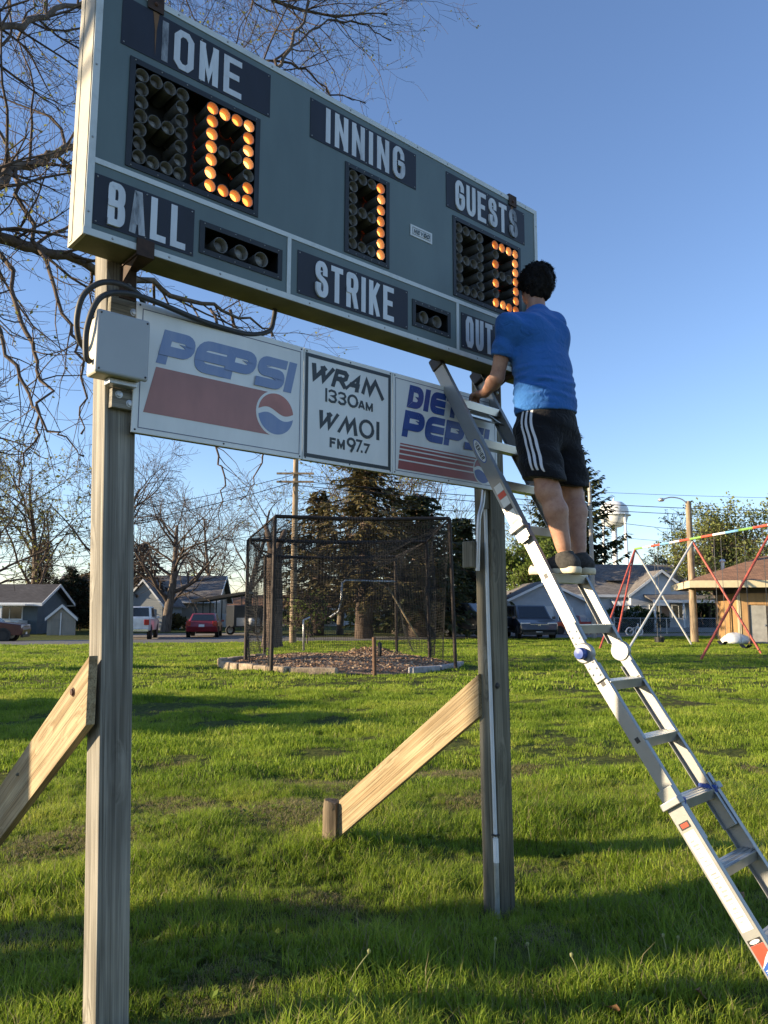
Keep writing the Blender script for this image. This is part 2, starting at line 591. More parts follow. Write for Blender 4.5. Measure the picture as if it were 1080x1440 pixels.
def tuft_mesh(name, seed, nb, hmin, hmax, spread, width, lean, straw=.08):
    rng = random.Random(seed)
    m = MB()
    for i in range(nb):
        a = rng.uniform(0, 6.283); r = spread * math.sqrt(rng.random())
        x, y = r * math.cos(a), r * math.sin(a)
        h = rng.uniform(hmin, hmax); da = rng.uniform(0, 6.283); ln = h * rng.uniform(.1, lean)
        dx, dy = math.cos(da) * ln, math.sin(da) * ln
        wa = da + 1.57 + rng.uniform(-.7, .7); w = width * rng.uniform(.6, 1.2)
        wx, wy = math.cos(wa) * w / 2, math.sin(wa) * w / 2
        p = [(x - wx, y - wy, -.01), (x + wx, y + wy, -.01), (x + dx * .35 + wx * .8, y + dy * .35 + wy * .8, h * .55), (x + dx * .35 - wx * .8, y + dy * .35 - wy * .8, h * .55),
             (x + dx, y + dy, h * (1 - .25 * lean * rng.random()))]
        m.add(p, [(0, 1, 2, 3), (3, 2, 4)], 1 if rng.random() < straw else 0)
    me = bpy.data.meshes.new(name)
    me.from_pydata(m.v, [], m.f)
    me.materials.append(M_blade); me.materials.append(M_straw)
    me.polygons.foreach_set('material_index', m.m)
    me.update()
    return bpy.data.objects.new(name, me)


def weed_mesh(name, seed):
    rng = random.Random(seed)
    m = MB()
    for i in range(9):
        a = rng.uniform(0, 6.283); L = rng.uniform(.03, .07); w = L * .32; z0 = rng.uniform(.0, .03)
        d = Vector((math.cos(a), math.sin(a), rng.uniform(.2, .9))).normalized(); s = Vector((-math.sin(a), math.cos(a), 0))
        p0 = Vector((0, 0, z0))
        m.add([p0, p0 + d * L * .5 + s * w, p0 + d * L, p0 + d * L * .5 - s * w], [(0, 1, 2, 3)])
    me = bpy.data.meshes.new(name); me.from_pydata(m.v, [], m.f); me.materials.append(M_weed); me.update()
    return bpy.data.objects.new(name, me)


def tuft_collection(name, objs):
    c = bpy.data.collections.new(name)
    for o in objs:
        c.objects.link(o)
    return c


def scatter(name, pts, scl, coll, seed, label):
    """grass tufts standing on the listed ground points"""
    me = bpy.data.meshes.new(name)
    me.vertices.add(len(pts)); me.vertices.foreach_set('co', np.asarray(pts, np.float32).ravel())
    at_ = me.attributes.new('tuft_scale', 'FLOAT_VECTOR', 'POINT'); at_.data.foreach_set('vector', np.asarray(scl, np.float32).ravel())
    me.update()
    o = link(bpy.data.objects.new(name, me))
    ng = bpy.data.node_groups.new(name, 'GeometryNodeTree')
    ng.interface.new_socket('Geometry', in_out='INPUT', socket_type='NodeSocketGeometry')
    ng.interface.new_socket('Geometry', in_out='OUTPUT', socket_type='NodeSocketGeometry')
    gi, go = ng.nodes.new('NodeGroupInput'), ng.nodes.new('NodeGroupOutput')
    ci = ng.nodes.new('GeometryNodeCollectionInfo'); ci.inputs[0].default_value = coll
    ci.inputs['Separate Children'].default_value = True; ci.inputs['Reset Children'].default_value = True
    ip = ng.nodes.new('GeometryNodeInstanceOnPoints'); ip.inputs['Pick Instance'].default_value = True
    rv = ng.nodes.new('FunctionNodeRandomValue'); rv.data_type = 'FLOAT_VECTOR'
    rv.inputs['Min'].default_value = (-.12, -.12, 0); rv.inputs['Max'].default_value = (.12, .12, 6.283); rv.inputs['Seed'].default_value = seed
    na = ng.nodes.new('GeometryNodeInputNamedAttribute'); na.data_type = 'FLOAT_VECTOR'; na.inputs[0].default_value = 'tuft_scale'
    L = ng.links.new
    L(gi.outputs[0], ip.inputs['Points']); L(ci.outputs[0], ip.inputs['Instance']); L(rv.outputs[0], ip.inputs['Rotation'])
    L(na.outputs[0], ip.inputs['Scale']); L(ip.outputs[0], go.inputs[0])
    md = o.modifiers.new('scatter', 'NODES'); md.node_group = ng
    return tag(o, label, 'grass', kind='stuff')


nrng = np.random.default_rng(11)


def vnoise(x, y, seed=0):
    r = np.random.default_rng(seed)
    z = np.zeros_like(x)
    for k in range(9):
        a = r.uniform(0, 6.283); f = r.uniform(.8, 5.5); p = r.uniform(0, 6.283)
        z += np.sin((x * np.cos(a) + y * np.sin(a)) * f + p) / 3
    return z


def grass_points(y0, y1, dens, xk0, xk1, bare=True, pad=1.5):
    xs0, xs1 = xk0 * y1 - pad, xk1 * y1 + pad
    n = int((xs1 - xs0) * (y1 - y0) * dens)
    x = nrng.uniform(xs0, xs1, n); y = nrng.uniform(y0, y1, n)
    keep = (x > xk0 * y - pad) & (x < xk1 * y + pad)
    keep &= np.hypot(x - MOUND_C[0], y - MOUND_C[1]) > MOUND_R + .1
    t = (x - R0.x) * RN.x + (y - R0.y) * RN.y
    keep &= (t < -.05)
    v = vnoise(x, y, 5)
    if bare:
        keep &= nrng.random(n) < np.clip(1.3 + v * .85, .22, 1)
    x, y, v = x[keep], y[keep], v[keep]
    return np.stack([x, y, gz(x, y)], -1), v


TUFT_A = tuft_collection('tufts_near', [tuft_mesh('tuft%d' % i, i, 34, .018, .090, .055, .0036, 1.05, .05) for i in range(6)])
TUFT_B = tuft_collection('tufts_mid', [tuft_mesh('tuftm%d' % i, 20 + i, 44, .022, .072, .13, .0066, 1.0, .05) for i in range(5)])
TUFT_C = tuft_collection('tufts_far', [tuft_mesh('tuftf%d' % i, 40 + i, 34, .022, .07, .26, .016, .9, .05) for i in range(4)])
TUFT_S = tuft_collection('thatch', [tuft_mesh('thatch%d' % i, 80 + i, 22, .004, .03, .07, .0034, 2.6, .8) for i in range(4)])
WEEDS = tuft_collection('weeds', [weed_mesh('weed%d' % i, 60 + i) for i in range(4)])


def sc3(v, lo, hi):
    s = np.clip(nrng.normal((lo + hi) / 2, (hi - lo) / 2.4, len(v)) * (1 + .48 * v), lo * .32, hi * 1.7)
    return np.stack([s * .95, s * .95, s], -1)


p, v = grass_points(2.3, 8.0, 330, -.62, .62)
scatter('grass', p, sc3(v, .75, 1.25), TUFT_A, 1, 'lush mown grass nearest the camera around the post feet')
p, v = grass_points(8.0, 17.0, 85, -.62, .66)
scatter('grass', p, sc3(v, .8, 1.25), TUFT_B, 2, 'sunlit mown grass between the right post and the batting cage')
p, v = grass_points(17.0, 60.0, 16, -.62, .68, False)
scatter('grass', p, sc3(v, .85, 1.2), TUFT_C, 3, 'far lawn grass reaching from the batting cage to the street')
n = 26000
x = nrng.uniform(-3.6, 4.6, n); y = nrng.uniform(2.4, 9.0, n)
k = (vnoise(x, y, 5) < -.7)
x, y = x[k], y[k]
scatter('dry_thatch', np.stack([x, y, gz(x, y)], -1), np.repeat(nrng.uniform(.7, 1.4, len(x))[:, None], 3, 1), TUFT_S, 5, 'dry straw coloured thatch in the thin patches of the front lawn')
n = 3600
x = nrng.uniform(-3.2, 4.2, n); y = nrng.uniform(2.4, 7.0, n)
k = (vnoise(x, y, 9) > .15)
x, y = x[k], y[k]
scatter('ground_weeds', np.stack([x, y, gz(x, y)], -1), np.repeat(nrng.uniform(.35, .8, len(x))[:, None], 3, 1), WEEDS, 4, 'broad leaved clover weeds low in the grass up front')
# ------------------------------------------------------------------ block lettering from strokes
O8 = [(0, .14), (0, .86), (.28, 1), (.72, 1), (1, .86), (1, .14), (.72, 0), (.28, 0), 'c']
GL = {
    'H': [[(0, 0), (0, 1)], [(1, 0), (1, 1)], [(0, .5), (1, .5)]],
    'h': [[(1, 0), (1, 1)]],
    'O': [O8], 'I': [[(.5, 0), (.5, 1)]],
    'M': [[(0, 0), (0, 1)], [(1, 0), (1, 1)], [(0, 1), (.5, .12), (1, 1)]],
    'E': [[(1, 1), (0, 1), (0, 0), (1, 0)], [(0, .52), (.8, .52)]],
    'N': [[(0, 0), (0, 1)], [(1, 0), (1, 1)], [(0, 1), (1, 0)]],
    'G': [[(1, .76), (1, .86), (.72, 1), (.28, 1), (0, .86), (0, .14), (.28, 0), (.72, 0), (1, .14), (1, .46), (.55, .46)]],
    'U': [[(0, 1), (0, .14), (.28, 0), (.72, 0), (1, .14), (1, 1)]],
    'S': [[(1, .74), (1, .88), (.74, 1), (.26, 1), (0, .88), (0, .66), (.2, .55), (.8, .45), (1, .34), (1, .12), (.74, 0), (.26, 0), (0, .12), (0, .26)]],
    'T': [[(.5, 0), (.5, 1)], [(0, 1), (1, 1)]],
    'B': [[(0, 0), (0, 1), (.74, 1), (1, .9), (1, .62), (.78, .52), (0, .52)], [(.78, .52), (1, .42), (1, .1), (.74, 0), (0, 0)]],
    'A': [[(0, 0), (.42, 1), (.58, 1), (1, 0)], [(.2, .26), (.8, .26)]],
    'L': [[(0, 1), (0, 0), (1, 0)]],
    'R': [[(0, 0), (0, 1), (.74, 1), (1, .88), (1, .6), (.74, .48), (0, .48)], [(.6, .48), (1, 0)]],
    'K': [[(0, 0), (0, 1)], [(1, 1), (.12, .45)], [(.35, .6), (1, 0)]],
    'V': [[(0, 1), (.5, 0), (1, 1)]], 'C': [[(1, .76), (1, .86), (.72, 1), (.28, 1), (0, .86), (0, .14), (.28, 0), (.72, 0), (1, .14), (1, .24)]],
    'W': [[(0, 1), (.25, 0), (.5, .8), (.75, 0), (1, 1)]],
    'D': [[(0, 0), (0, 1), (.65, 1), (1, .78), (1, .22), (.65, 0), (0, 0)]],
    'F': [[(1, 1), (0, 1), (0, 0)], [(0, .52), (.8, .52)]],
    # wide soda lettering
    'p': [[(0, 0), (0, 1), (.8, 1), (1, .86), (1, .5), (.8, .36), (.0, .36)]],
    'e': [[(1, 1), (.26, 1), (.02, .8), (.02, .2), (.26, 0), (1, 0)], [(0, .5), (1, .5)]],
    's': [[(1, 1), (.2, 1), (0, .88), (0, .64), (.2, .5), (.8, .5), (1, .36), (1, .12), (.8, 0), (0, 0)]],
    'd': [[(0, 0), (0, 1), (.7, 1), (1, .72), (1, .28), (.7, 0), (0, 0)]],
    '1': [[(.5, 0), (.5, 1)]], '7': [[(0, 1), (1, 1), (.3, 0)]], '.': [[(.4, 0), (.6, 0)]],
    '3': [[(0, .9), (.3, 1), (.8, .95), (1, .75), (.8, .55), (.4, .52), (.8, .48), (1, .25), (.8, .04), (.3, 0), (0, .12)]],
    '0': [[(.5 + .5 * math.cos(t * math.pi / 8), .5 + .5 * math.sin(t * math.pi / 8)) for t in range(16)] + ['c']],
    '9': [[(.5 + .5 * math.cos(t * math.pi / 6), .66 + .34 * math.sin(t * math.pi / 6)) for t in range(12)] + ['c'], [(1, .66), (.75, .2), (.5, -.1)]],
    'w': [[(0, 1), (.1, 0), (.55, .92)], [(.48, .92), (.58, 0), (1, 1)]],
    'm': [[(0, 0), (.32, 1), (.5, .2), (.78, 1), (.95, 0)]],
    'r': [[(0, 0), (.12, 1), (.8, 1), (1, .85), (.95, .6), (.75, .48), (.1, .48)], [(.5, .48), (.95, 0)]],
    'a': [[(0, 0), (.7, 1), (.78, 0)], [(.3, .3), (.78, .3)]],
    'q': [[(0, 0), (.15, 1), (.35, .1), (.6, 1), (1, -.12)]],
}


def fillet(path, r, n=5):
    out = [path[0]]
    for a, b, c in zip(path[:-2], path[1:-1], path[2:]):
        a, b, c = Vector(a), Vector(b), Vector(c)
        d1 = (a - b); d2 = (c - b)
        k = min(r, d1.length * .5, d2.length * .5)
        p, q = b + d1.normalized() * k, b + d2.normalized() * k
        for i in range(n + 1):
            t_ = i / n
            e = p * (1 - t_) ** 2 + b * (2 * t_ * (1 - t_)) + q * t_ ** 2
            out.append((e.x, e.y))
    out.append(path[-1])
    return out


GL['p'] = [[(0, 0), (0, 1)] + fillet([(0, 1), (1, 1), (1, .36), (0, .36)], .38)[1:]]
GL['e'] = [fillet([(1, 1), (0, 1), (0, 0), (1, 0)], .42), [(0, .5), (1, .5)]]
GL['s'] = [fillet([(1, 1), (0, 1), (0, .5), (1, .5), (1, 0), (0, 0)], .3)]
GL['d'] = [[(0, 0), (0, 1)] + fillet([(0, 1), (1, 1), (1, 0), (0, 0)], .5)[1:]]
for _k in 'GUSBRC':
    GL[_k] = [fillet(q, .12, 3) for q in GL[_k]]


def ribbon(pts, w, clampbox=None, closed=False, cap=True):
    """mitred stroke as a strip of 2-D quads"""
    pts = [Vector((x, y)) for x, y in pts]
    n = len(pts)
    if not closed and cap:
        d0 = (pts[1] - pts[0]).normalized(); d1 = (pts[-1] - pts[-2]).normalized()
        pts[0] = pts[0] - d0 * (w / 2); pts[-1] = pts[-1] + d1 * (w / 2)
    L, R = [], []
    for i in range(n):
        a = pts[i - 1] if (closed or i > 0) else None
        b = pts[(i + 1) % n] if (closed or i < n - 1) else None
        d1 = (pts[i] - a).normalized() if a is not None else None
        d2 = (b - pts[i]).normalized() if b is not None else None
        if d1 is None: d1 = d2
        if d2 is None: d2 = d1
        n1 = Vector((-d1.y, d1.x)); n2 = Vector((-d2.y, d2.x))
        mt = n1 + n2
        if mt.length < 1e-4:
            mt = n1
        mt.normalize()
        k = min(1 / max(mt.dot(n1), .35), 2.4)
        L.append(pts[i] + mt * (w / 2 * k)); R.append(pts[i] - mt * (w / 2 * k))
    if clampbox:
        x0, x1, y0, y1 = clampbox
        for q in L + R:
            q.x = min(max(q.x, x0), x1); q.y = min(max(q.y, y0), y1)
    quads = []
    for i in range(n if closed else n - 1):
        j = (i + 1) % n
        quads.append([R[i], R[j], L[j], L[i]])
    return quads


def letter(ch, x, z, w, h, sw, y, parent, mat, shear=0.0, t=.0015, name='letter'):
    """flat cut letter lying on the plane y (facing -y) of the parent, lower left corner x,z"""
    m = MB()
    k = 0
    for st in GL[ch]:
        closed = st[-1] == 'c'
        pl = [q for q in st if q != 'c']
        pts = [(sw / 2 + px * (w - sw), sw / 2 + pz * (h - sw)) for px, pz in pl]
        if pl[0] == pl[-1] and not closed:
            closed = True; pts = pts[:-1]
        lo = -h if ch in 'q9' else 0
        for qd in ribbon(pts, sw, (0, w, lo, h), closed):
            yo = y - t - k * .00025
            a = [(x + q.x + shear * q.y, yo, z + q.y) for q in qd]
            m.add(a, [(0, 1, 2, 3)])
            k += 1
            bq = [(q[0], y - .0002, q[2]) for q in a]
            m.add(a + bq, [(0, 4, 5, 1), (2, 6, 7, 3)])
    return m.build(name, mat, parent)


def word(s, x0, x1, z, h, sw, y, parent, mat, gap=.28, shear=0.0, narrow=None, mats=None):
    """letters of equal width between x0 and x1"""
    narrow = narrow or {'I': .42, '1': .4, '.': .3}
    ws = [narrow.get(c, 1.0) for c in s]
    tot = sum(ws) + gap * (len(s) - 1)
    un = (x1 - x0) / tot
    x = x0
    for i, c in enumerate(s):
        w = ws[i] * un
        if c != ' ':
            letter(c, x, z, w, h, min(sw, w), y, parent, (mats or {}).get(i, mat), shear)
        x += w + gap * un


def flat(poly, y, parent, mat, name, t=.0012):
    """flat print: polygon of (x,z) points on the plane y, facing -y"""
    m = MB()
    n = len(poly)
    m.add([(x, y - t, z) for x, z in poly], [tuple(range(n))])
    return m.build(name, mat, parent)


def rect(x0, x1, z0, z1):
    return [(x0, z0), (x1, z0), (x1, z1), (x0, z1)]


# ------------------------------------------------------------------ scoreboard
ZB, BW, BH, BD = 3.278, 3.048, 1.206, .166
HD = .334
NAVY = (.010, .013, .024)
M_board = P('slate_green_board_paint', (.105, .146, .146), .5, 0, .18, 3, .05, 18, (1, 1, .3))
M_cream = P('cream_side_paint', (.36, .335, .27), .6, 0, .14, 4)
M_under = P('olive_underside_paint', (.14, .135, .075), .7, 0, .3, 6)
M_trim = worn('white_edge_tape', (.60, .64, .64), (.16, .20, .20), .36, 20)
M_navy = P('navy_vinyl_plate', NAVY, .62, 0, .45, 7, .1, 25, (1, 1, .4))
M_let = worn('white_cut_letter', (.66, .70, .74), (.12, .14, .18), .40, 14, (1, 1, .25))
M_let_worn = worn('half_worn_letter', (.50, .54, .58), NAVY, .52, 16, (1, 1, .22))
M_frame = P('black_lamp_frame', (.018, .021, .024), .55, .2, .3, 12)
M_recess = P('black_lamp_housing', (.010, .011, .012), .8, 0, .2, 6)
M_tube = P('grey_lamp_shade', (.105, .105, .10), .62, .1, .25, 16)
M_tube_in = P('lamp_shade_inside', (.30, .29, .27), .55, .1, .2, 20)
M_bulb_off = P('frosted_bulb', (.22, .22, .21), .25, 0, .1, 10)
M_bulb_on = glow('lit_bulb', (1.0, .31, .06), 1.9)
M_rivet = P('rivet_head', (.35, .36, .36), .4, .6, .1, 20)

sb = thing('scoreboard', 'large slate green baseball scoreboard with lit orange bulb digits on two wooden posts', 'scoreboard', ORG, TH)
holes = [(.162, .820, .367, .872), (1.366, 1.679, .369, .876), (2.209, 2.857, .367, .872), (.522, .966, .089, .238), (1.866, 2.174, .088, .239), (2.60, 2.91, .088, .239)]
xs = sorted({0, BW} | {q for h in holes for q in h[:2]}); zs = sorted({0, BH} | {q for h in holes for q in h[2:]})
m = MB()
gi_ = {}


def gp(i, j, y):
    k = (i, j, y)
    if k not in gi_:
        gi_[k] = len(m.v); m.v.append((xs[i], y, ZB + zs[j]))
    return gi_[k]


for i in range(len(xs) - 1):
    for j in range(len(zs) - 1):
        cx_, cz_ = (xs[i] + xs[i + 1]) / 2, (zs[j] + zs[j + 1]) / 2
        if any(h[0] < cx_ < h[1] and h[2] < cz_ < h[3] for h in holes):
            continue
        m.f.append((gp(i, j, 0), gp(i + 1, j, 0), gp(i + 1, j + 1, 0), gp(i, j + 1, 0))); m.m.append(0)
m.build('front_panel', M_board, sb)
m = MB()
m.box(.001, BW - .001, BD - .012, BD, ZB + .001, ZB + BH - .001); m.build('back_panel', M_under, sb)
MB().box(-.004, .012, .002, BD + .004, ZB - .003, ZB + BH + .003).build('side_panel', M_cream, sb)
MB().box(-.007, -.004, .118, .150, ZB + .01, ZB + BH - .01).build('side_rib', M_cream, sb)
MB().box(BW - .012, BW + .004, .002, BD + .004, ZB - .003, ZB + BH + .003).build('side_panel', M_cream, sb)
MB().box(.012, BW - .012, .002, BD + .002, ZB - .002, ZB + .010).build('bottom_panel', M_under, sb)
MB().box(.012, BW - .012, .002, BD + .002, ZB + BH - .010, ZB + BH + .002).build('top_panel', M_cream, sb)
# white edging: runs of tape, each run a part
ED = [(-.003, BW + .003, 0, .030), (0, BW, BH - .030, BH), (0, .030, .0305, BH - .0305), (BW - .030, BW, .0305, BH - .0305), (.0305, BW - .0305, HD - .012, HD + .012), (1.011 - .011, 1.011 + .011, .0305, HD - .0125), (2.242 - .011, 2.242 + .011, .0305, HD - .0125)]
for x0, x1, z0, z1 in ED:
    MB().box(x0, x1, -.004, -.0005, ZB + z0, ZB + z1).build('edge_strip', M_trim, sb)
for x0 in (.30, .92, 1.55, 2.15, 2.72):
    pass
rng = random.Random(4)


def rivet_mesh():
    r = MB(); r.lathe([(.0055, 0), (.0045, -.002), (.0001, -.003)], 8, ex=(1, 0, 0), ey=(0, 0, -1), ez=(0, 1, 0)); return r


rv = rivet_mesh().build('rivet', M_rivet, sb, smooth=True)
rvs = []
for k in range(12):
    rvs.append((.12 + k * .255, .015)); rvs.append((.12 + k * .255, BH - .015))
for k in range(4):
    rvs.append((.015, .1 + .33 * k)); rvs.append((BW - .015, .1 + .33 * k))
for q, (x, z) in enumerate(rvs):
    o = rv if q == 0 else dup(rv, sb)
    o.location = (x, -.004, ZB + z)

plates = [('HOME', .113, .878, .912, 1.142), ('INNING', 1.126, 1.893, .918, 1.140), ('GUESTS', 2.149, 2.910, .912, 1.141), ('BALL', .034, .490, .056, .278), ('STRIKE', 1.063, 1.826, .050, .277), ('OUT', 2.274, 2.585, .052, .274)]
spans = {'HOME': (.230, .712), 'INNING': (1.224, 1.797), 'GUESTS': (2.227, 2.826), 'BALL': (.093, .449), 'STRIKE': (1.172, 1.717), 'OUT': (2.312, 2.56)}
for wd, x0, x1, z0, z1 in plates:
    pl = MB().box(x0, x1, -.003, -.0004, ZB + z0, ZB + z1).build('nameplate', M_navy, sb)
    a, b = spans[wd]
    s, mm = wd, None
    if wd == 'HOME':
        s, mm = 'hOME', {0: M_let_worn}
    if wd == 'BALL':
        mm = {1: M_let_worn}
    if wd == 'GUESTS':
        mm = {5: M_let_worn}
    word(s, a, b, ZB + z0 + .014, .196, .030 if wd != 'BALL' else .030, -.003, pl, M_let, .30, mats=mm, narrow={'I': .40})
    for x in (x0 + .012, x1 - .012, (x0 + x1) / 2):
        for z in (z0 + .012, z1 - .012):
            o = dup(rv, pl); o.location = (x, -.0032, ZB + z); o.scale = (.7, 1, .7)

# lamps
LR = .031


def lamp_mesh(on, bulb=None):
    m = MB()
    ax = dict(ex=(1, 0, 0), ey=(0, 0, -1), ez=(0, 1, 0))
    m.lathe([(LR, .118), (LR, -.006), (LR - .0022, -.006)], 18, mi=0, **ax)
    m.lathe([(LR - .0022, -.006), (LR - .0022, .05), (LR * .45, .075)], 18, mi=1, **ax)
    m.lathe([(LR * .45, .075), (LR * .70, .054), (LR * .80, .038), (LR * .72, .025), (LR * .42, .017), (.0004, .0145)], 16, mi=2, **ax)
    me = m.build('lamp', [M_tube, M_tube_in, bulb or (M_bulb_on if on else M_bulb_off)], None, smooth=True, auto=50)
    d = me.data
    bpy.data.objects.remove(me)
    return d


LAMP = {True: [lamp_mesh(True), lamp_mesh(True, glow('dim_lit_bulb', (1.0, .27, .045), 1.35)), lamp_mesh(True, glow('bright_lit_bulb', (1.0, .36, .09), 2.4))], False: [lamp_mesh(False), lamp_mesh(False, P('dusty_bulb', (.13, .125, .115), .5, 0, .2, 12))]}
cell20 = [(0, r) for r in range(7)] + [(3, r) for r in range(7)] + [(c, r) for c in (1, 2) for r in (0, 3, 6)]


def panel(hole, digits, lab):
    x0, x1, z0, z1 = hole
    h = bpy.data.objects.new('lamp_panel', None); link(h, sb)
    e = .022
    fr = MB()
    for a, b, c, d in ((x0 - .004, x1 + .004, z1 - e, z1 + .004), (x0 - .004, x1 + .004, z0 - .004, z0 + e), (x0 - .004, x0 + e, z0 + e, z1 - e), (x1 - e, x1 + .004, z0 + e, z1 - e)):
        fr.box(a, b, -.005, .004, ZB + c, ZB + d)
    fr.build('bezel', M_frame, h)
    hs = MB()
    X0, X1, Z0, Z1 = x0 + .003, x1 - .003, ZB + z0 + .003, ZB + z1 - .003
    hs.add([(X0, .0045, Z0), (X1, .0045, Z0), (X1, .0045, Z1), (X0, .0045, Z1), (X0, .128, Z0), (X1, .128, Z0), (X1, .128, Z1), (X0, .128, Z1)], [(4, 5, 6, 7), (0, 4, 7, 3), (1, 2, 6, 5), (0, 1, 5, 4), (3, 7, 6, 2)])
    hs.build('housing', M_recess, h)
    for k in range(6):
        for zz in (z0 + .006, z1 - .006):
            o = dup(rv, h); o.location = (x0 + .02 + (x1 - x0 - .04) * k / 5, -.005, ZB + zz); o.scale = (.6, 1, .6)
    for cx0, dx, top, dz, cells, lit in digits:
        for c, r in cells:
            o = bpy.data.objects.new('lamp', rng.choice(LAMP[(c, r) in lit])); link(o, h)
            if len(cells) < 4:
                o.scale = (1.2, 1, 1.2)
            o.location = (cx0 + c * dx + rng.uniform(-.0012, .0012), .004 + rng.uniform(-.002, .002), ZB + top - r * dz + rng.uniform(-.0012, .0012))
            o.rotation_euler = (rng.uniform(-.05, .05), 0, rng.uniform(-.05, .05))
    return h


zero = set(cell20) - {(1, 3), (2, 3)}
panel(holes[0], [(.217, .0645, .811, .0642, cell20, set()), (.563, .0668, .814, .0645, cell20, zero - {(3, 4)})], 'home')
panel(holes[1], [(1.419, .0672, .821, .0653, cell20, {(3, r) for r in range(7)})], 'inning')
panel(holes[2], [(2.262, .0650, .812, .0642, cell20, set()), (2.605, .0668, .814, .0645, cell20, zero - {(0, 1), (0, 3), (0, 5)})], 'guests')
panel(holes[3], [(.627, .1115, .156, .1, [(0, 0), (1, 0), (2, 0)], set())], 'ball')
panel(holes[4], [(1.956, .107, .156, .1, [(0, 0), (1, 0)], set())], 'strike')
panel(holes[5], [(2.70, .107, .156, .1, [(0, 0), (1, 0)], set())], 'out')

# maker's plate
pl = MB().box(1.847, 2.024, -.004, -.0004, ZB + .624, ZB + .692).build('maker_plate', P('pale_plate', (.62, .64, .64), .5, 0, .06, 9), sb)
MK = P('plate_ink', (.10, .13, .14), .6)
for x0, x1, z0, z1 in ((1.862, 2.008, .677, .680), (1.862, 2.008, .636, .639), (1.862, 1.865, .6395, .6765), (2.005, 2.008, .6395, .6765)):
    flat(rect(x0, x1, ZB + z0, ZB + z1), -.004, pl, MK, 'plate_border')
word('NEVCO', 1.872, 1.998, ZB + .645, .026, .006, -.004, pl, MK, .25, shear=.2)

# steel hangers that hook round the cabinet
M_rust_br = P('brown_rust', (.09, .04, .022), .8, .1, .6, 30, .3, 60)


def hanger(x0, x1, top):
    m = MB()
    if top:
        m.box(x0, x1, -.010, -.0045, ZB + BH - .062, ZB + BH + .008)
        m.box(x0, x1, -.010, BD + .03, ZB + BH + .008, ZB + BH + .015)
    else:
        m.box(x0, x1, -.013, -.0045, ZB - .012, ZB + .055)
        m.box(x0, x1, -.013, BD - .002, ZB - .022, ZB - .012)
        m.box(x0 + .004, x1 - .004, BD - .010, BD + .002, ZB - .16, ZB - .0225)
        m.add([(x0 + .006, -.008, ZB - .0225), (x0 + .006, BD - .012, ZB - .0225), (x0 + .006, BD - .012, ZB - .10), (x0 + .011, -.008, ZB - .0225), (x0 + .011, BD - .012, ZB - .0225), (x0 + .011, BD - .012, ZB - .10)], [(0, 1, 2), (5, 4, 3), (0, 3, 4, 1), (1, 4, 5, 2), (2, 5, 3, 0)])
    o = m.build('hanger_bracket', M_rust, sb)
    bo = MB(); xc = (x0 + x1) / 2
    if not top:
        bo.lathe([(.013, 0), (.012, -.007), (.0002, -.011)], 10, (xc, BD - .0105, ZB - .10), (1, 0, 0), (0, 0, -1), (0, 1, 0))
    else:
        bo.lathe([(.010, 0), (.009, -.005), (.0002, -.008)], 10, (xc, -.0102, ZB + BH - .03), (1, 0, 0), (0, 0, -1), (0, 1, 0))
    bo.build('bolt', M_galv if not top else M_rust_br, o, smooth=True)
    return o


hanger(.224, .300, True); hanger(.224, .302, False); hanger(2.745, 2.822, True); hanger(2.745, 2.822, False)
flat([(.252, ZB + 1.141), (.282, ZB + 1.141), (.272, ZB + 1.06), (.268, ZB + .93), (.262, ZB + 1.06)], -.0034, sb, P('rust_run', (.16, .085, .04), .8, 0, .4, 14), 'rust_streak')
flat([(2.768, ZB + 1.141), (2.79, ZB + 1.141), (2.782, ZB + 1.06), (2.777, ZB + .96)], -.0034, sb, MATS['rust_run'], 'rust_streak')
m = MB(); m.lathe([(.06, 0), (.06, .02), (.045, .035), (.0003, .04)], 14, (2.53, .10, ZB + BH + .002)); m.build('vent_cap', M_steel_dk, sb, smooth=True, auto=40)
# ------------------------------------------------------------------ posts, braces, stake (local frame: x along the board, y behind it)
def local_thing(name, label, cat, group=None):
    return thing(name, label, cat, ORG, TH, group)


def bolt_head(parent, p, axis=(0, -1, 0), r=.013, mat=None):
    a, b_, c = frame_of(axis)
    m = MB(); m.lathe([(r * 1.35, 0), (r * 1.3, .002), (r, .0025), (r * .9, .009), (.0002, .011)], 10, p, a, b_, c)
    return m.build('bolt', mat or M_galv, parent, smooth=True, auto=40)


lp = local_thing('timber_post', 'left grey weathered square wooden post holding up the scoreboard', 'post')
beam('post_timber', (.362, .243, -.25), (.198, .243, 4.40), .140, .140, M_wood_post, lp, (0, 1, 0), .006, 10, .0015, 1)
beam('nailer_block', (.205, .152, 2.655), (.325, .152, 2.655), .085, .038, M_wood_post, lp, (0, 1, 0), .003)
bolt_head(lp, (.235, .133, 2.672)); bolt_head(lp, (.285, .133, 2.640))
beam('nailer_block', (.18, .152, 3.055), (.31, .152, 3.055), .10, .036, M_wood_dark, lp, (0, 1, 0), .003)
bolt_head(lp, (.285, .134, 3.055))

rp = local_thing('timber_post', 'right dark square wooden post with white conduit behind the aluminium ladder', 'post')
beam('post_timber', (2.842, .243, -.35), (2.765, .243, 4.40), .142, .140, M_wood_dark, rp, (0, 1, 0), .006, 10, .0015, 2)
beam('splice_block', (2.925, .30, 1.15), (2.922, .30, 1.42), .045, .12, M_wood_dark, rp, (0, 1, 0), .003)
bolt_head(rp, (2.765, .171, 1.28), (0, -1, 0), .016, M_steel_dk)
beam('nailer_block', (2.70, .200, 3.22), (2.70, .200, 2.40), .05, .03, M_wood_dark, rp, (0, 1, 0), .003)


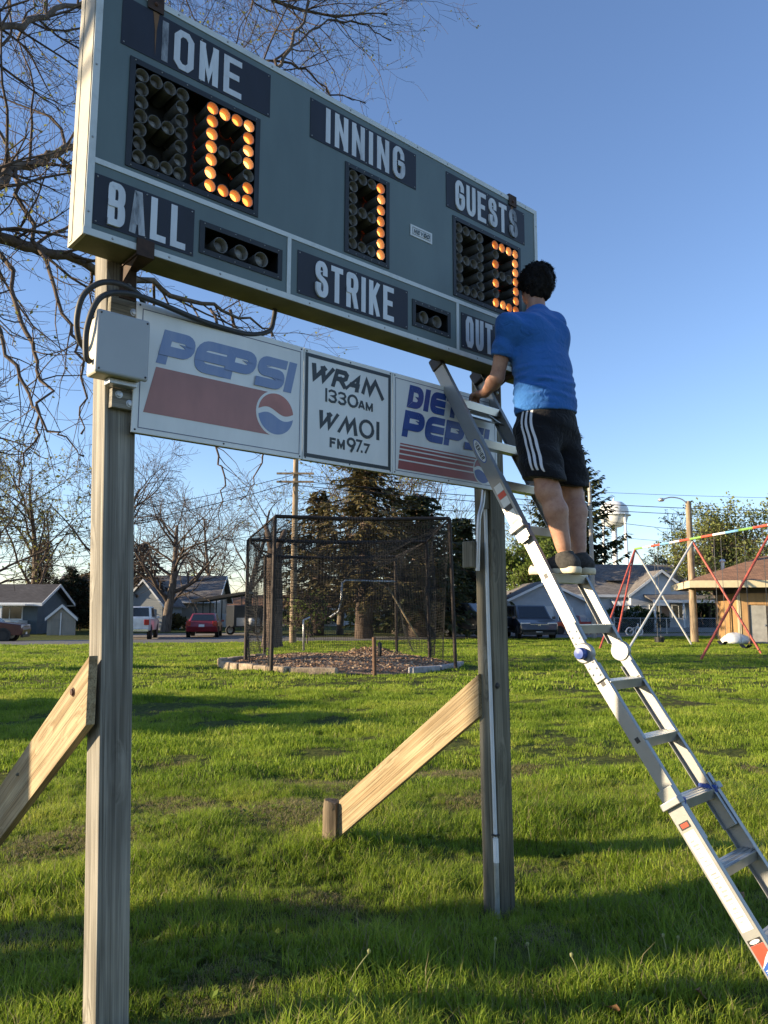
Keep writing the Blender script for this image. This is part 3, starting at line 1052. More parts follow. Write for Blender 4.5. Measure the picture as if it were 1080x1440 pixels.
def brace_obj(name, label, u, pa, pb, wdt, vert_top):
    """plank lying in the plane u=const; ends cut upright at the post and at the stake"""
    o = local_thing(name, label, 'brace')
    (b0, z0), (b1, z1) = pa, pb
    d = Vector((0, b1 - b0, z1 - z0)); L = d.length; d.normalize()
    ex = Vector((1, 0, 0)); ey = ex.cross(d) * -1          # across the plank
    p0 = Vector((u, b0, z0))
    c = d
    M = Matrix(((ex.x, ey.x, c.x, p0.x), (ex.y, ey.y, c.y, p0.y), (ex.z, ey.z, c.z, p0.z), (0, 0, 0, 1)))
    m = MB()
    t = .019
    k = abs(d.z / d.y) * wdt / 2
    sg = 1 if ey.z > 0 else -1
    # upright cuts: shift the corners along the plank
    prof = [(-wdt / 2, k * sg), (wdt / 2, -k * sg), (wdt / 2, L - k * sg), (-wdt / 2, L + k * sg)]
    prof = [(a, b) for a, b in prof]
    m.add([(-t, a, b) for a, b in prof] + [(t, a, b) for a, b in prof], [(0, 1, 2, 3), (7, 6, 5, 4), (0, 4, 5, 1), (1, 5, 6, 2), (2, 6, 7, 3), (3, 7, 4, 0)])
    q = m.build('plank', M_wood_new, o, bevel=.003, matrix=M)
    return o


lb = brace_obj('timber_brace', 'pale new plank brace slanting down from the left post to the picture edge', .195, (.165, 1.420), (1.95, .28), .235, True)
bolt_head(lb, (.175, .32, 1.40), (-1, 0, 0), .015, M_rust_br)
bolt_head(lb, (.175, .98, .96), (-1, 0, 0), .007, M_wood_dark)
rb = brace_obj('timber_brace', 'pale plank brace running from the right post down to a short stake', 2.735, (.285, 1.215), (1.70, .185), .215, True)


def stake(label, u, b, h):
    o = local_thing('wooden_stake', label, 'stake')
    m = MB(); r = random.Random(int(u * 100))
    n = 14
    rings = []
    for i, z in enumerate((-.25, 0, .12, .25, h - .02, h)):
        for j in range(n):
            a = 6.283 * j / n; rr = .060 * (1 + .13 * math.sin(3 * a + i * .4) + .08 * math.sin(7 * a + 1) + r.uniform(-.08, .08)) * (1 if i < 5 else .9)
            rings.append((u + rr * math.cos(a), b + rr * math.sin(a), z + (r.uniform(-.022, .016) if i > 3 else 0)))
    fs = [(i * n + j, i * n + (j + 1) % n, (i + 1) * n + (j + 1) % n, (i + 1) * n + j) for i in range(5) for j in range(n)] + [tuple(5 * n + j for j in range(n))]
    m.add(rings, fs)
    m.build('stake_body', M_wood_stake, o, smooth=True, auto=40)
    return o


M_wood_stake = wood('split_cedar', (.24, .185, .12), (.06, .048, .036), 11.0, False)
stake('short weathered brown stake in the grass at the foot of the right brace', 2.69, 1.755, .315)
stake('short wooden stake beyond the picture edge at the foot of the left brace', .15, 1.98, .33)

# ------------------------------------------------------------------ advertising panels
SY = .118
M_panel = P('white_sign_panel', (.71, .72, .70), .42, 0, .09, 3, .05, 4, (1.5, 1, .4))
M_panel_edge = P('sign_edge', (.55, .56, .55), .5, 0, .1, 6)
M_pblue = worn('faded_blue_print', (.165, .235, .41), (.36, .40, .48), .42, 12, (1.6, 1, .2), .45)
M_pblue2 = P('strong_blue_print', (.018, .055, .24), .4, 0, .15, 5)
M_pred = P('faded_red_print', (.34, .155, .135), .45, 0, .2, 4, 0, 1, (1, 1, .5))
M_pred2 = P('dark_red_print', (.30, .075, .07), .45, 0, .14, 3)
M_ink = P('black_green_ink', (.016, .024, .026), .45, 0, .2, 8)
M_line = P('thin_blue_line', (.06, .08, .16), .5)
ZS0, ZS1 = ZB - .765, ZB - .172


def sign(x0, x1, label):
    o = local_thing('advertising_sign', label, 'sign', 'advertising panels under the scoreboard')
    MB().box(x0, x1, SY, SY + .012, ZS0, ZS1).build('panel', M_panel, o, bevel=.0025)
    MB().box(x0 + .01, x1 - .01, SY + .0125, SY + .048, ZS0 + .004, ZS0 + .05).build('backing_rail', M_wood_dark, o)
    MB().box(x0 + .01, x1 - .01, SY + .0125, SY + .048, ZS1 - .05, ZS1 - .004).build('backing_rail', M_wood_dark, o)
    k = 0
    for x in (x0 + .015, (x0 + x1) / 2, x1 - .015):
        for z in (ZS0 + .014, ZS1 - .014):
            m = MB(); m.lathe([(.005, 0), (.004, -.002), (.0002, -.003)], 8, (x, SY, z), (1, 0, 0), (0, 0, -1), (0, 1, 0)); m.build('screw', M_steel_dk, o)
    return o


def border(o, x0, x1, z0, z1, w, mat):
    for a, b, c, d in ((x0, x1, z0, z0 + w), (x0, x1, z1 - w, z1), (x0, x0 + w, z0 + w + .0002, z1 - w - .0002), (x1 - w, x1, z0 + w + .0002, z1 - w - .0002)):
        flat(rect(a, b, c, d), SY, o, mat, 'border_line')


def arc(cx_, cz_, r, a0, a1, n=24):
    return [(cx_ + r * math.cos(a0 + (a1 - a0) * i / n), cz_ + r * math.sin(a0 + (a1 - a0) * i / n)) for i in range(n + 1)]


def roundel(o, cx_, cz_, r, red, blue, ring):
    flat(arc(cx_, cz_, r * 1.0, 0, 2 * math.pi, 40)[:-1], SY, o, M_panel, 'roundel_disc', .0020)
    flat(arc(cx_, cz_, r * 1.035, 0, 2 * math.pi, 40)[:-1], SY, o, ring, 'roundel_rim', .0016)
    r2 = r * .93
    wave = lambda t, off, am: cz_ + off * r + am * r * math.sin(t * math.pi)
    xs_ = [(-.97 + 1.94 * i / 20) for i in range(21)]
    top = arc(cx_, cz_, r2, math.asin(.12), math.pi - math.asin(.12), 24)
    lo = [(cx_ + x * r2 * .985, cz_ + r2 * (.12 + .16 * math.sin(-x * math.pi))) for x in xs_]
    flat(top + lo[1:-1], SY, o, red, 'roundel_red', .0026)
    bot = arc(cx_, cz_, r2, math.pi + math.asin(.14), 2 * math.pi - math.asin(.14), 24)
    hi = [(cx_ + x * r2 * .98, cz_ + r2 * (-.14 + .16 * math.sin(-x * math.pi))) for x in xs_[::-1]]
    flat(bot + hi[1:-1], SY, o, blue, 'roundel_blue', .0026)


s1 = sign(.291, 1.196, 'white advertising sign with faded blue lettering, red band and roundel beside the left post')
border(s1, .318, 1.178, ZB - .742, ZB - .200, .0035, M_line)
# slanted lettering: lower left corner of each letter, height .163, slant .23
for ch, xa, wd in (('p', .389, .165), ('e', .562, .160), ('p', .722, .165), ('s', .897, .165), ('I', 1.072, .047)):
    letter(ch, xa, ZB - .433, wd, .163, .047, SY, s1, M_pblue, .225)
flat([(.340, ZB - .668), (1.03, ZB - .668), (1.03, ZB - .452), (.391, ZB - .452)], SY, s1, M_pred, 'red_band')
roundel(s1, 1.031, ZB - .557, .112, P('roundel_faded_red', (.40, .16, .13), .45), M_pblue, M_panel)

s2 = sign(1.2005, 1.818, 'white radio station sign with thick black border and black lettering in the middle')
border(s2, 1.206, 1.806, ZB - .748, ZB - .194, .020, M_ink)
for ch, xa, wd, sh, st in (('w', 1.238, .155, .10, .030), ('r', 1.375, .105, .22, .026), ('a', 1.465, .12, .25, .026), ('q', 1.585, .17, .05, .026)):
    letter(ch, xa, ZB - .345, wd, .105, st, SY, s2, M_ink, sh)
x = 1.338
for ch, wd in (('1', .014), ('3', .058), ('3', .058), ('0', .075)):
    letter(ch, x, ZB - .435, wd, .074, .0125, SY, s2, M_ink); x += wd + .007
letter('A', 1.565, ZB - .432, .048, .048, .012, SY, s2, M_ink); letter('M', 1.619, ZB - .434, .052, .048, .012, SY, s2, M_ink)
for ch, xa, wd, sh, st in (('w', 1.290, .135, .10, .026), ('m', 1.42, .145, .12, .024)):
    letter(ch, xa, ZB - .590, wd, .105, st, SY, s2, M_ink, sh)
letter('0', 1.572, ZB - .592, .108, .108, .017, SY, s2, M_ink); letter('1', 1.698, ZB - .588, .022, .105, .022, SY, s2, M_ink)
letter('F', 1.372, ZB - .676, .040, .054, .013, SY, s2, M_ink); letter('M', 1.422, ZB - .677, .052, .054, .013, SY, s2, M_ink)
letter('9', 1.487, ZB - .676, .062, .074, .013, SY, s2, M_ink); letter('7', 1.545, ZB - .677, .046, .072, .013, SY, s2, M_ink, .1)
letter('.', 1.585, ZB - .676, .014, .013, .013, SY, s2, M_ink); letter('7', 1.604, ZB - .677, .046, .058, .013, SY, s2, M_ink, .05)

s3 = sign(1.8225, 2.735, 'white diet soda sign with dark blue lettering and red stripes behind the ladder top')
border(s3, 1.840, 2.715, ZB - .742, ZB - .198, .0035, M_line)
for ch, xa, wd in (('d', 1.930, .122), ('I', 2.062, .042), ('e', 2.113, .125), ('T', 2.248, .125)):
    letter(ch, xa, ZB - .357, wd, .138, .040, SY, s3, M_pblue2, .2)
for ch, xa, wd in (('p', 1.889, .165), ('e', 2.066, .155), ('p', 2.235, .165), ('s', 2.412, .165), ('I', 2.588, .044)):
    letter(ch, xa, ZB - .536, wd, .160, .044, SY, s3, M_pblue2, .2)
zt = ZB - .577
for i, hgt in enumerate((.008, .014, .020, .026, .050)):
    xl = 1.879 - .018 * (ZB - .577 - zt) / .15
    flat([(xl - .018 * hgt / .15, zt - hgt), (2.55, zt - hgt), (2.55, zt), (xl, zt)], SY, s3, M_pred2, 'red_stripe')
    zt -= hgt + .0085
roundel(s3, 2.59, ZB - .650, .088, M_pred2, M_pblue2, M_panel)

# ------------------------------------------------------------------ meter box, hoses, conduit
M_boxp = P('grey_box_enamel', (.36, .38, .39), .42, 0, .06, 4, .04, 60)
M_hose = P('black_cable_sheath', (.030, .031, .033), .55, 0, .2, 30)
jb = local_thing('junction_box', 'grey metal junction box with rounded lid on the left post', 'electrical box')
MB().box(.100, .305, .055, .165, ZB - .552, ZB - .300).build('case', P('beige_box_side', (.50, .46, .36), .5, 0, .1, 6), jb, bevel=.012, seg=3)
MB().box(.088, .320, .030, .0545, ZB - .556, ZB - .284).build('lid', M_boxp, jb, bevel=.018, seg=4)
for x, z in ((.103, -.30), (.103, -.54), (.305, -.30), (.305, -.54)):
    m = MB(); m.lathe([(.005, 0), (.004, -.003), (.0002, -.0035)], 8, (x, .0300, ZB + z), (1, 0, 0), (0, 0, -1), (0, 1, 0)); m.build('lid_screw', M_steel_dk, jb)
MB().box(.17, .29, .08, .14, ZB - .578, ZB - .553).build('bottom_boss', M_galv, jb, bevel=.003)


def spline(pts, n=10):
    pts = [Vector(q) for q in pts]
    out = []
    for i in range(len(pts) - 1):
        p0, p1, p2, p3 = pts[max(i - 1, 0)], pts[i], pts[i + 1], pts[min(i + 2, len(pts) - 1)]
        for k in range(n):
            t = k / n
            out.append(.5 * ((2 * p1) + (-p0 + p2) * t + (2 * p0 - 5 * p1 + 4 * p2 - p3) * t * t + (-p0 + 3 * p1 - 3 * p2 + p3) * t ** 3))
    out.append(pts[-1])
    return out


def cable(name, label, pts, r, parent_frame=True, mat=None, cat='cable', n=10):
    m = MB(); m.tube(spline(pts, n), r, 10)
    o = m.build(name, mat or M_hose, None, smooth=True, auto=60)
    if parent_frame:
        o.location = ORG; o.rotation_euler = (0, 0, TH)
    return tag(o, label, cat)


cable('power_cable', 'thick black cable looping from the junction box along the sign top', [(.092, .10, ZB - .50), (.068, .085, ZB - .48), (.062, .07, ZB - .36), (.10, .05, ZB - .235), (.20, .045, ZB - .185), (.35, .06, ZB - .178), (.60, .10, ZB - .19), (.85, .12, ZB - .185), (.985, .13, ZB - .135), (1.02, .14, ZB - .06), (1.03, .145, ZB - .0)], .0125)
cable('power_cable', 'black cable arching from the junction box side round behind the left post', [(.085, .15, ZB - .43), (.055, .14, ZB - .40), (.035, .12, ZB - .32), (.05, .10, ZB - .22), (.11, .08, ZB - .155), (.20, .09, ZB - .130), (.30, .13, ZB - .135), (.36, .20, ZB - .15)], .0125)
cd = local_thing('conduit_pipe', 'thin white conduit pipe running down the right post into the grass', 'conduit')
m = MB(); m.tube([(2.711, .205, 2.48), (2.722, .200, 1.6), (2.734, .192, .92), (2.744, .186, .36)], .012, 12); m.build('pipe', P('grey_pvc', (.60, .62, .62), .45, 0, .08, 8), cd, smooth=True, auto=60)
m = MB(); m.tube([(2.744, .186, .36), (2.747, .185, .22)], .017, 12); m.build('coupling', M_white, cd, smooth=True, auto=40)
m = MB(); m.tube([(2.747, .185, .22), (2.752, .184, -.2)], .0155, 12); m.build('riser', M_galv, cd, smooth=True, auto=40)
m = MB(); m.box(2.727, 2.762, .168, .204, .375, .387); m.build('strap', M_steel_dk, cd)
mb = local_thing('meter_box', 'small dark box with bent grey pipe on the side of the right post', 'electrical box')
MB().box(2.60, 2.675, .22, .31, 2.02, 2.19).build('case', M_wood_dark, mb, bevel=.006)
m = MB(); m.tube(spline([(2.64, .215, 2.00), (2.64, .205, 2.20), (2.645, .20, 2.34), (2.675, .195, 2.44), (2.69, .19, 2.60)]), .014, 10); m.build('elbow_pipe', M_galv, mb, smooth=True, auto=60)

# ------------------------------------------------------------------ ladder
LH = Vector((1.145, 4.06, 1.538)); LPHI, E1, E2 = .775, .974, 1.061
LW = Vector((math.cos(LPHI), math.sin(LPHI), 0)); LL = Vector((-math.sin(LPHI), math.cos(LPHI), 0))
DLO = -LL * math.cos(E1) + Vector((0, 0, -math.sin(E1))); DUP = LL * math.cos(E2) + Vector((0, 0, math.sin(E2)))
WI, WO, G1, G2, RS = .353, .412, .172, .147, .305


def lpos(k):
    return LH + (DLO * (G1 + RS * (k - 7)) if k >= 7 else DUP * (G2 + RS * (6 - k)))


ld = thing('ladder', 'tall aluminium multi position ladder with blue locks leaning on the sign', 'ladder', (LH.x, LH.y, 0))
LO = Vector((LH.x, LH.y, 0))


def rail(name, side, hw, pa, pb, wd, th, mat):
    """C-channel rail; the web faces outwards"""
    pa, pb = pa + LW * (side * hw) - LO, pb + LW * (side * hw) - LO
    d = (pb - pa).normalized(); nrm = LW.cross(d).normalized()
    m = MB(); L = (pb - pa)
    c = (pa + pb) / 2
    m.obox(c, LW * .0022, nrm * (wd / 2), L / 2)
    for sgn in (-1, 1):
        m.obox(c - LW * (side * (th / 2 + .0022)) + nrm * (sgn * (wd / 2 - .002)), LW * (th / 2), nrm * .002, L / 2)
    return m.build(name, mat, ld, bevel=.0015)


def rung(k, w, deep=.038, hgt=.046, mat=None):
    p = lpos(k) - LO
    d = DLO if k >= 7 else -DUP
    nrm = LW.cross(d).normalized()
    if nrm.z < 0: nrm = -nrm
    fz = Vector((0, 0, 1)); fx = LL
    m = MB()
    # ribbed tread: flat top with grooves, sloping sides
    prof = [(-deep, -.003), (-deep * .8, -hgt), (deep * .8, -hgt), (deep, -.003), (deep, 0), (deep * .72, 0), (deep * .70, -.003), (deep * .5, -.003), (deep * .48, 0), (deep * .1, 0), (deep * .08, -.003), (-deep * .08, -.003), (-deep * .1, 0), (-deep * .48, 0), (-deep * .5, -.003), (-deep * .7, -.003), (-deep * .72, 0), (-deep, 0)]
    m.prism([(a, b + .013) for a, b in prof], p - LW * (w / 2 - .002), fx, fz, LW, w - .004)
    return m.build('rung', mat or M_alu, ld)


M_rail = P('rail_aluminium', (.30, .30, .285), .44, .5, .08, 7, .06, 90)
for sd in (-1, 1):
    rail('lower_outer_rail', sd, WO / 2 + .004, lpos(8.78), lpos(12.86), .082, .028, M_rail)
    rail('lower_inner_rail', sd, WI / 2 + .004, lpos(6.62) + DLO * .03, lpos(9.6), .070, .024, M_rail)
    rail('upper_inner_rail', sd, WI / 2 + .004, LH + DUP * .06, lpos(2.8), .070, .024, M_rail)
    rail('upper_outer_rail', sd, WO / 2 + .004, lpos(4.25), lpos(.02), .082, .028, M_rail)
    # end caps and feet
    pt = lpos(.02) + LW * sd * (WO / 2 - .006) - LO
    nrm = LW.cross(DUP).normalized()
    m = MB(); m.obox(pt + DUP * .012, LW * .021, nrm * .045, DUP * .045); m.build('end_cap', M_black, ld, bevel=.012, seg=3)
    pf = lpos(12.86) + LW * sd * (WO / 2 - .006) - LO
    nl = LW.cross(DLO).normalized()
    m = MB(); m.obox(pf, LW * .022, nl * .046, DLO * .04); m.build('foot', M_rubber, ld, bevel=.008)
    # hinge: two discs with rivet plates and a blue knob
    hp = LH + LW * sd * (WI / 2 + .006) - LO
    a, b_, c = frame_of(LW * sd)
    h = MB(); h.lathe([(.0002, -.018), (.050, -.018), (.052, -.010), (.052, .012), (.046, .018), (.0002, .018)], 24, hp, a, b_, c)
    hg = h.build('hinge', M_alu2, ld, smooth=True, auto=35)
    for dd, sg in ((DUP, 1), (DLO, 1)):
        m = MB(); nn = LW.cross(dd).normalized()
        m.obox(hp + dd * .085, LW * .010, nn * .033, dd * .075); m.build('hinge_plate', M_alu2, hg, bevel=.004)
        for q in range(5):
            pr_ = hp + dd * (.06 + .018 * q) + nn * (.018 if q % 2 else -.018) + LW * (sd * .0102)
            r_ = MB(); r_.lathe([(.0065, 0), (.005, .003), (.0002, .004)], 8, pr_, a, b_, c); r_.build('rivet', M_galv, hg, smooth=True)
    kb = MB(); kp = hp + LW * (sd * .018)
    kb.lathe([(.026, 0), (.030, .006), (.030, .034), (.026, .042), (.0002, .044)], 18, kp, a, b_, c)
    kb.build('release_knob', M_blue_pl, hg, smooth=True, auto=35)
    # rung-end sockets visible in the rail web
    for k in (5, 6, 7, 8):
        p = lpos(k) + LW * sd * (WI / 2 + .0066) - LO
        d = DLO if k >= 7 else DUP
        m = MB(); m.obox(p, LW * .0012, LW.cross(d).normalized() * .011, d * .013); m.build('socket', M_steel_dk, ld)
    # blue lock collars
    for k in (4, 9):
        d = DLO if k >= 7 else DUP
        p = lpos(k) + LW * sd * (WO / 2 + .006) - LO
        nn = LW.cross(d).normalized()
        m = MB(); m.obox(p - LW * (sd * .002), LW * .026, nn * .050, d * .016); lkp = m.build('lock_collar', M_alu2, ld, bevel=.004)
        m = MB(); m.obox(p - LW * (sd * .040) + Vector((0, 0, .008)), LW * .012, LL * .044, Vector((0, 0, .020))); m.build('lock_lever', M_blue_pl, lkp, bevel=.005)
for k in (1, 2, 3, 4, 9, 10, 11, 12):
    rung(k, WO)
for k in (5, 6, 7, 8):
    rung(k, WI)
# diagonal braces under the two top rungs
for k in (1,):
    p = lpos(k) - LO
    for sd in (-1, 1):
        m = MB(); m.bar(p + LW * sd * (WO / 2 - .01) - DUP * .10, p + LW * sd * .06 - Vector((0, 0, .02)), .022, .004); m.build('rung_gusset', M_alu, ld)
# a rear stiffener between the rails at the top
m = MB(); m.bar(lpos(1.25) - LW * (WO / 2) - LO + LL * .03, lpos(1.25) + LW * (WO / 2) - LO + LL * .03, .03, .012); m.build('stiffener', M_alu, ld)

# decals on the near (left) rail
M_dec_w = P('decal_white', (.66, .66, .63), .45, 0, .05, 20)
M_dec_b = P('decal_blue', (.02, .09, .36), .4, 0, .08, 20)
M_dec_r = P('decal_red', (.62, .06, .03), .4, 0, .1, 20)
M_dec_k = P('decal_black', (.02, .02, .022), .45)
M_dec_t = P('decal_grey_print', (.30, .30, .29), .5)


def decal_frame(k, hw):
    d = DUP * -1 if k < 7 else DLO
    o = lpos(k) - LW * (hw + .0068) - LO
    return o, d, LW.cross(d).normalized()


def decal(k, hw, s0, s1, w0, w1, mat, name, lift=.0006, par=None, poly=None):
    o, d, n_ = decal_frame(k, hw)
    if n_.z < 0: n_ = -n_
    pts = poly or [(s0, w0), (s1, w0), (s1, w1), (s0, w1)]
    m = MB(); m.add([o + d * a + n_ * b - LW * lift for a, b in pts], [tuple(range(len(pts)))])
    return m.build(name, mat, par or ld)


ov = [(.085 * math.cos(t * math.pi / 16), .027 * math.sin(t * math.pi / 16)) for t in range(32)]
lab = decal(2.25, WO / 2, 0, 0, 0, 0, M_dec_b, 'maker_decal', .0006, None, ov)
decal(2.25, WO / 2, 0, 0, 0, 0, M_dec_w, 'decal_inner', .0011, lab, [(a * .92, b * .86) for a, b in ov])


def rail_word(s, k, hw, s0, s1, w0, h, sw, mat, par, lift):
    o, d, n_ = decal_frame(k, hw)
    if n_.z < 0: n_ = -n_
    ws = (s1 - s0) / (len(s) + .25 * (len(s) - 1))
    x = s0
    for ch in s:
        m = MB()
        sw_ = sw
        sw = sw * (.62 if ch in 'WNM' else 1.0)
        for st in GL[ch]:
            cl = st[-1] == 'c'; pl = [q for q in st if q != 'c']
            pts = [(sw / 2 + a * (ws - sw), sw / 2 + b * (h - sw)) for a, b in pl]
            for qd in ribbon(pts, sw, (0, ws, 0, h), cl):
                m.add([o + d * (x + q.x) + n_ * (w0 + q.y) - LW * lift for q in qd], [(0, 1, 2, 3)])
        m.build('letter', mat, par)
        sw = sw_
        x += ws * 1.25


rail_word('WERNER', 2.25, WO / 2, -.060, .060, -.012, .024, .0055, M_dec_k, lab, .0016)
for k, mats_ in ((3.05, (M_dec_w, M_dec_r, M_dec_w, M_dec_k, M_dec_w, M_dec_r, M_dec_w)),):
    s = 0
    for i, mt in enumerate(mats_):
        L = (.05, .035, .05, .03, .06, .014, .12)[i]
        decal(k, WO / 2, s, s + L, -.026, .026, mt, 'warning_decal'); s += L + .003
dl = decal(9.28, WO / 2, 0, .030, -.028, .024, M_dec_k, 'warning_decal'); decal(9.28, WO / 2, .006, .024, -.02, .016, M_dec_r, 'decal_inner', .0011, dl)
dl = decal(9.42, WO / 2, 0, .42, -.030, .026, M_dec_w, 'instruction_decal')
rr2 = random.Random(8)
for i in range(21):
    s = .02 + i * .018
    decal(9.42, WO / 2, s, s + rr2.uniform(.003, .009), -.022 + .012 * rr2.random(), -.006 + .026 * rr2.random(), M_dec_t, 'print_line', .0011, dl)
dl = decal(10.90, WO / 2, 0, .30, -.032, .030, M_dec_w, 'maker_decal')
decal(10.90, WO / 2, 0, .022, -.032, .030, M_dec_k, 'decal_inner', .0011, dl, [(0, -.032), (.022, -.032), (.022, .030), (0, .030)])
decal(10.90, WO / 2, 0, 0, 0, 0, M_dec_w, 'decal_inner', .0015, dl, [(.011 + .008 * math.cos(t * .524), -.002 + .024 * math.sin(t * .524)) for t in range(12)])
decal(10.90, WO / 2, 0, 0, 0, 0, M_dec_r, 'decal_inner', .0011, dl, [(.0225, -.032), (.105, -.032), (.075, .0), (.055, .030), (.0225, .030)])
db = decal(10.90, WO / 2, 0, 0, 0, 0, M_dec_b, 'decal_inner', .0011, dl, [(.108, -.032), (.25, -.032), (.25, .002), (.088, .002)])
rail_word('WERNER', 10.90, WO / 2, .112, .245, -.028, .024, .006, M_dec_w, dl, .0018)
# ------------------------------------------------------------------ person: smooth distance fields turned into continuous surfaces
def surf_net(Fd, org, h):
    """naive surface nets"""
    s = Fd < 0
    c = s[:-1, :-1, :-1].astype(np.int8)
    c = sum(s[i:i + s.shape[0] - 1, j:j + s.shape[1] - 1, k:k + s.shape[2] - 1].astype(np.int8) for i in (0, 1) for j in (0, 1) for k in (0, 1))
    act = np.argwhere((c > 0) & (c < 8))
    idx = -np.ones(c.shape, np.int64)
    idx[act[:, 0], act[:, 1], act[:, 2]] = np.arange(len(act))
    P_ = np.zeros((len(act), 3)); N_ = np.zeros(len(act))
    cor = [(i, j, k) for i in (0, 1) for j in (0, 1) for k in (0, 1)]
    for a in cor:
        for b in cor:
            if sum(abs(p - q) for p, q in zip(a, b)) == 1 and a < b:
                fa = Fd[act[:, 0] + a[0], act[:, 1] + a[1], act[:, 2] + a[2]]; fb = Fd[act[:, 0] + b[0], act[:, 1] + b[1], act[:, 2] + b[2]]
                x = (fa < 0) != (fb < 0)
                t = np.where(x, fa / np.where(fa - fb == 0, 1, fa - fb), 0)
                q = np.array(a)[None] + t[:, None] * (np.array(b) - np.array(a))[None]
                P_ += q * x[:, None]; N_ += x
    V = (act + P_ / N_[:, None]) * h + np.array(org)
    faces = []
    for ax in range(3):
        sl0 = [slice(None)] * 3; sl1 = [slice(None)] * 3
        sl0[ax] = slice(0, -1); sl1[ax] = slice(1, None)
        d = s[tuple(sl0)] != s[tuple(sl1)]
        e = np.argwhere(d)
        o1, o2 = [q for q in range(3) if q != ax]
        ok = (e[:, o1] > 0) & (e[:, o2] > 0) & (e[:, o1] < c.shape[o1]) & (e[:, o2] < c.shape[o2])
        e = e[ok]
        ins = s[e[:, 0], e[:, 1], e[:, 2]]

        def g(a, b):
            q = e.copy(); q[:, o1] -= a; q[:, o2] -= b
            return idx[q[:, 0], q[:, 1], q[:, 2]]
        f = np.stack([g(1, 1), g(0, 1), g(0, 0), g(1, 0)], -1)
        flip = ins if ax != 1 else ~ins
        f[~flip] = f[~flip][:, ::-1]
        faces.append(f)
    return V, np.concatenate(faces)


class Field:
    def __init__(s, lo, hi, h):
        s.lo = np.array(lo, float); s.h = h
        n = np.ceil((np.array(hi) - s.lo) / h).astype(int) + 1
        s.F = np.full(n, 1.0, np.float32); s.n = n

    def region(s, lo, hi):
        a = np.clip(np.floor((np.array(lo) - s.lo) / s.h).astype(int), 0, s.n - 1); b = np.clip(np.ceil((np.array(hi) - s.lo) / s.h).astype(int) + 1, 1, s.n)
        sl = tuple(slice(i, j) for i, j in zip(a, b))
        ax = [s.lo[i] + s.h * np.arange(a[i], b[i]) for i in range(3)]
        return sl, np.meshgrid(*ax, indexing='ij')

    def smin(s, sl, d, k):
        f = s.F[sl]
        if k <= 0:
            s.F[sl] = np.minimum(f, d); return
        hh = np.clip(.5 + .5 * (f - d) / k, 0, 1)
        s.F[sl] = f * (1 - hh) + d * hh - k * hh * (1 - hh)

    def cone(s, a, b, ra, rb, k=.03, flat=None):
        """tapered limb from a to b; flat=(axis, factor) squeezes the section"""
        a, b = np.array(a, float), np.array(b, float)
        m = max(ra, rb) * 1.6 + k + .03
        sl, (X, Y, Z) = s.region(np.minimum(a, b) - m, np.maximum(a, b) + m)
        d = b - a; L2 = (d * d).sum()
        t = np.clip(((X - a[0]) * d[0] + (Y - a[1]) * d[1] + (Z - a[2]) * d[2]) / L2, 0, 1)
        vx, vy, vz = X - a[0] - t * d[0], Y - a[1] - t * d[1], Z - a[2] - t * d[2]
        if flat is not None:
            ax, fc = np.array(flat[0], float), flat[1]
            w = vx * ax[0] + vy * ax[1] + vz * ax[2]
            q = np.sqrt(np.maximum(vx ** 2 + vy ** 2 + vz ** 2 + (1 / fc ** 2 - 1) * w ** 2, 0))
        else:
            q = np.sqrt(vx ** 2 + vy ** 2 + vz ** 2)
        s.smin(sl, q - (ra + (rb - ra) * t), k)

    def ell(s, c, r, axes=None, k=.03):
        c, r = np.array(c, float), np.array(r, float)
        m = r.max() + k + .03
        sl, (X, Y, Z) = s.region(c - m, c + m)
        X, Y, Z = X - c[0], Y - c[1], Z - c[2]
        if axes is not None:
            A = [np.array(q, float) for q in axes]
            X, Y, Z = [X * q[0] + Y * q[1] + Z * q[2] for q in A]
        k0 = np.sqrt((X / r[0]) ** 2 + (Y / r[1]) ** 2 + (Z / r[2]) ** 2) + 1e-6
        k1 = np.sqrt((X / r[0] ** 2) ** 2 + (Y / r[1] ** 2) ** 2 + (Z / r[2] ** 2) ** 2) + 1e-6
        s.smin(sl, k0 * (k0 - 1) / k1, k)

    def cut(s, p, n_):
        """keep the side the normal points away from"""
        n_ = np.array(n_, float); n_ /= np.linalg.norm(n_)
        ax = [s.lo[i] + s.h * np.arange(s.n[i]) for i in range(3)]
        d = (ax[0] - p[0])[:, None, None] * n_[0] + (ax[1] - p[1])[None, :, None] * n_[1] + (ax[2] - p[2])[None, None, :] * n_[2]
        s.F = np.maximum(s.F, d.astype(np.float32))

    def displace(s, fn):
        ax = [s.lo[i] + s.h * np.arange(s.n[i]) for i in range(3)]
        X, Y, Z = np.meshgrid(*ax, indexing='ij')
        near = np.abs(s.F) < .05
        s.F[near] += fn(X[near], Y[near], Z[near]).astype(np.float32)

    def value(s, p):
        q = np.clip(np.round((np.array(p) - s.lo) / s.h).astype(int), 0, s.n - 1)
        return s.F[tuple(q)]

    def build(s, name, mat, parent, off):
        F2 = s.F
        F2 = np.pad(F2, 1, constant_values=1.0)
        V, Q = surf_net(F2, s.lo - s.h, s.h)
        o = np_mesh(name, V - np.array(off), Q, mat, parent, smooth=True)
        return o


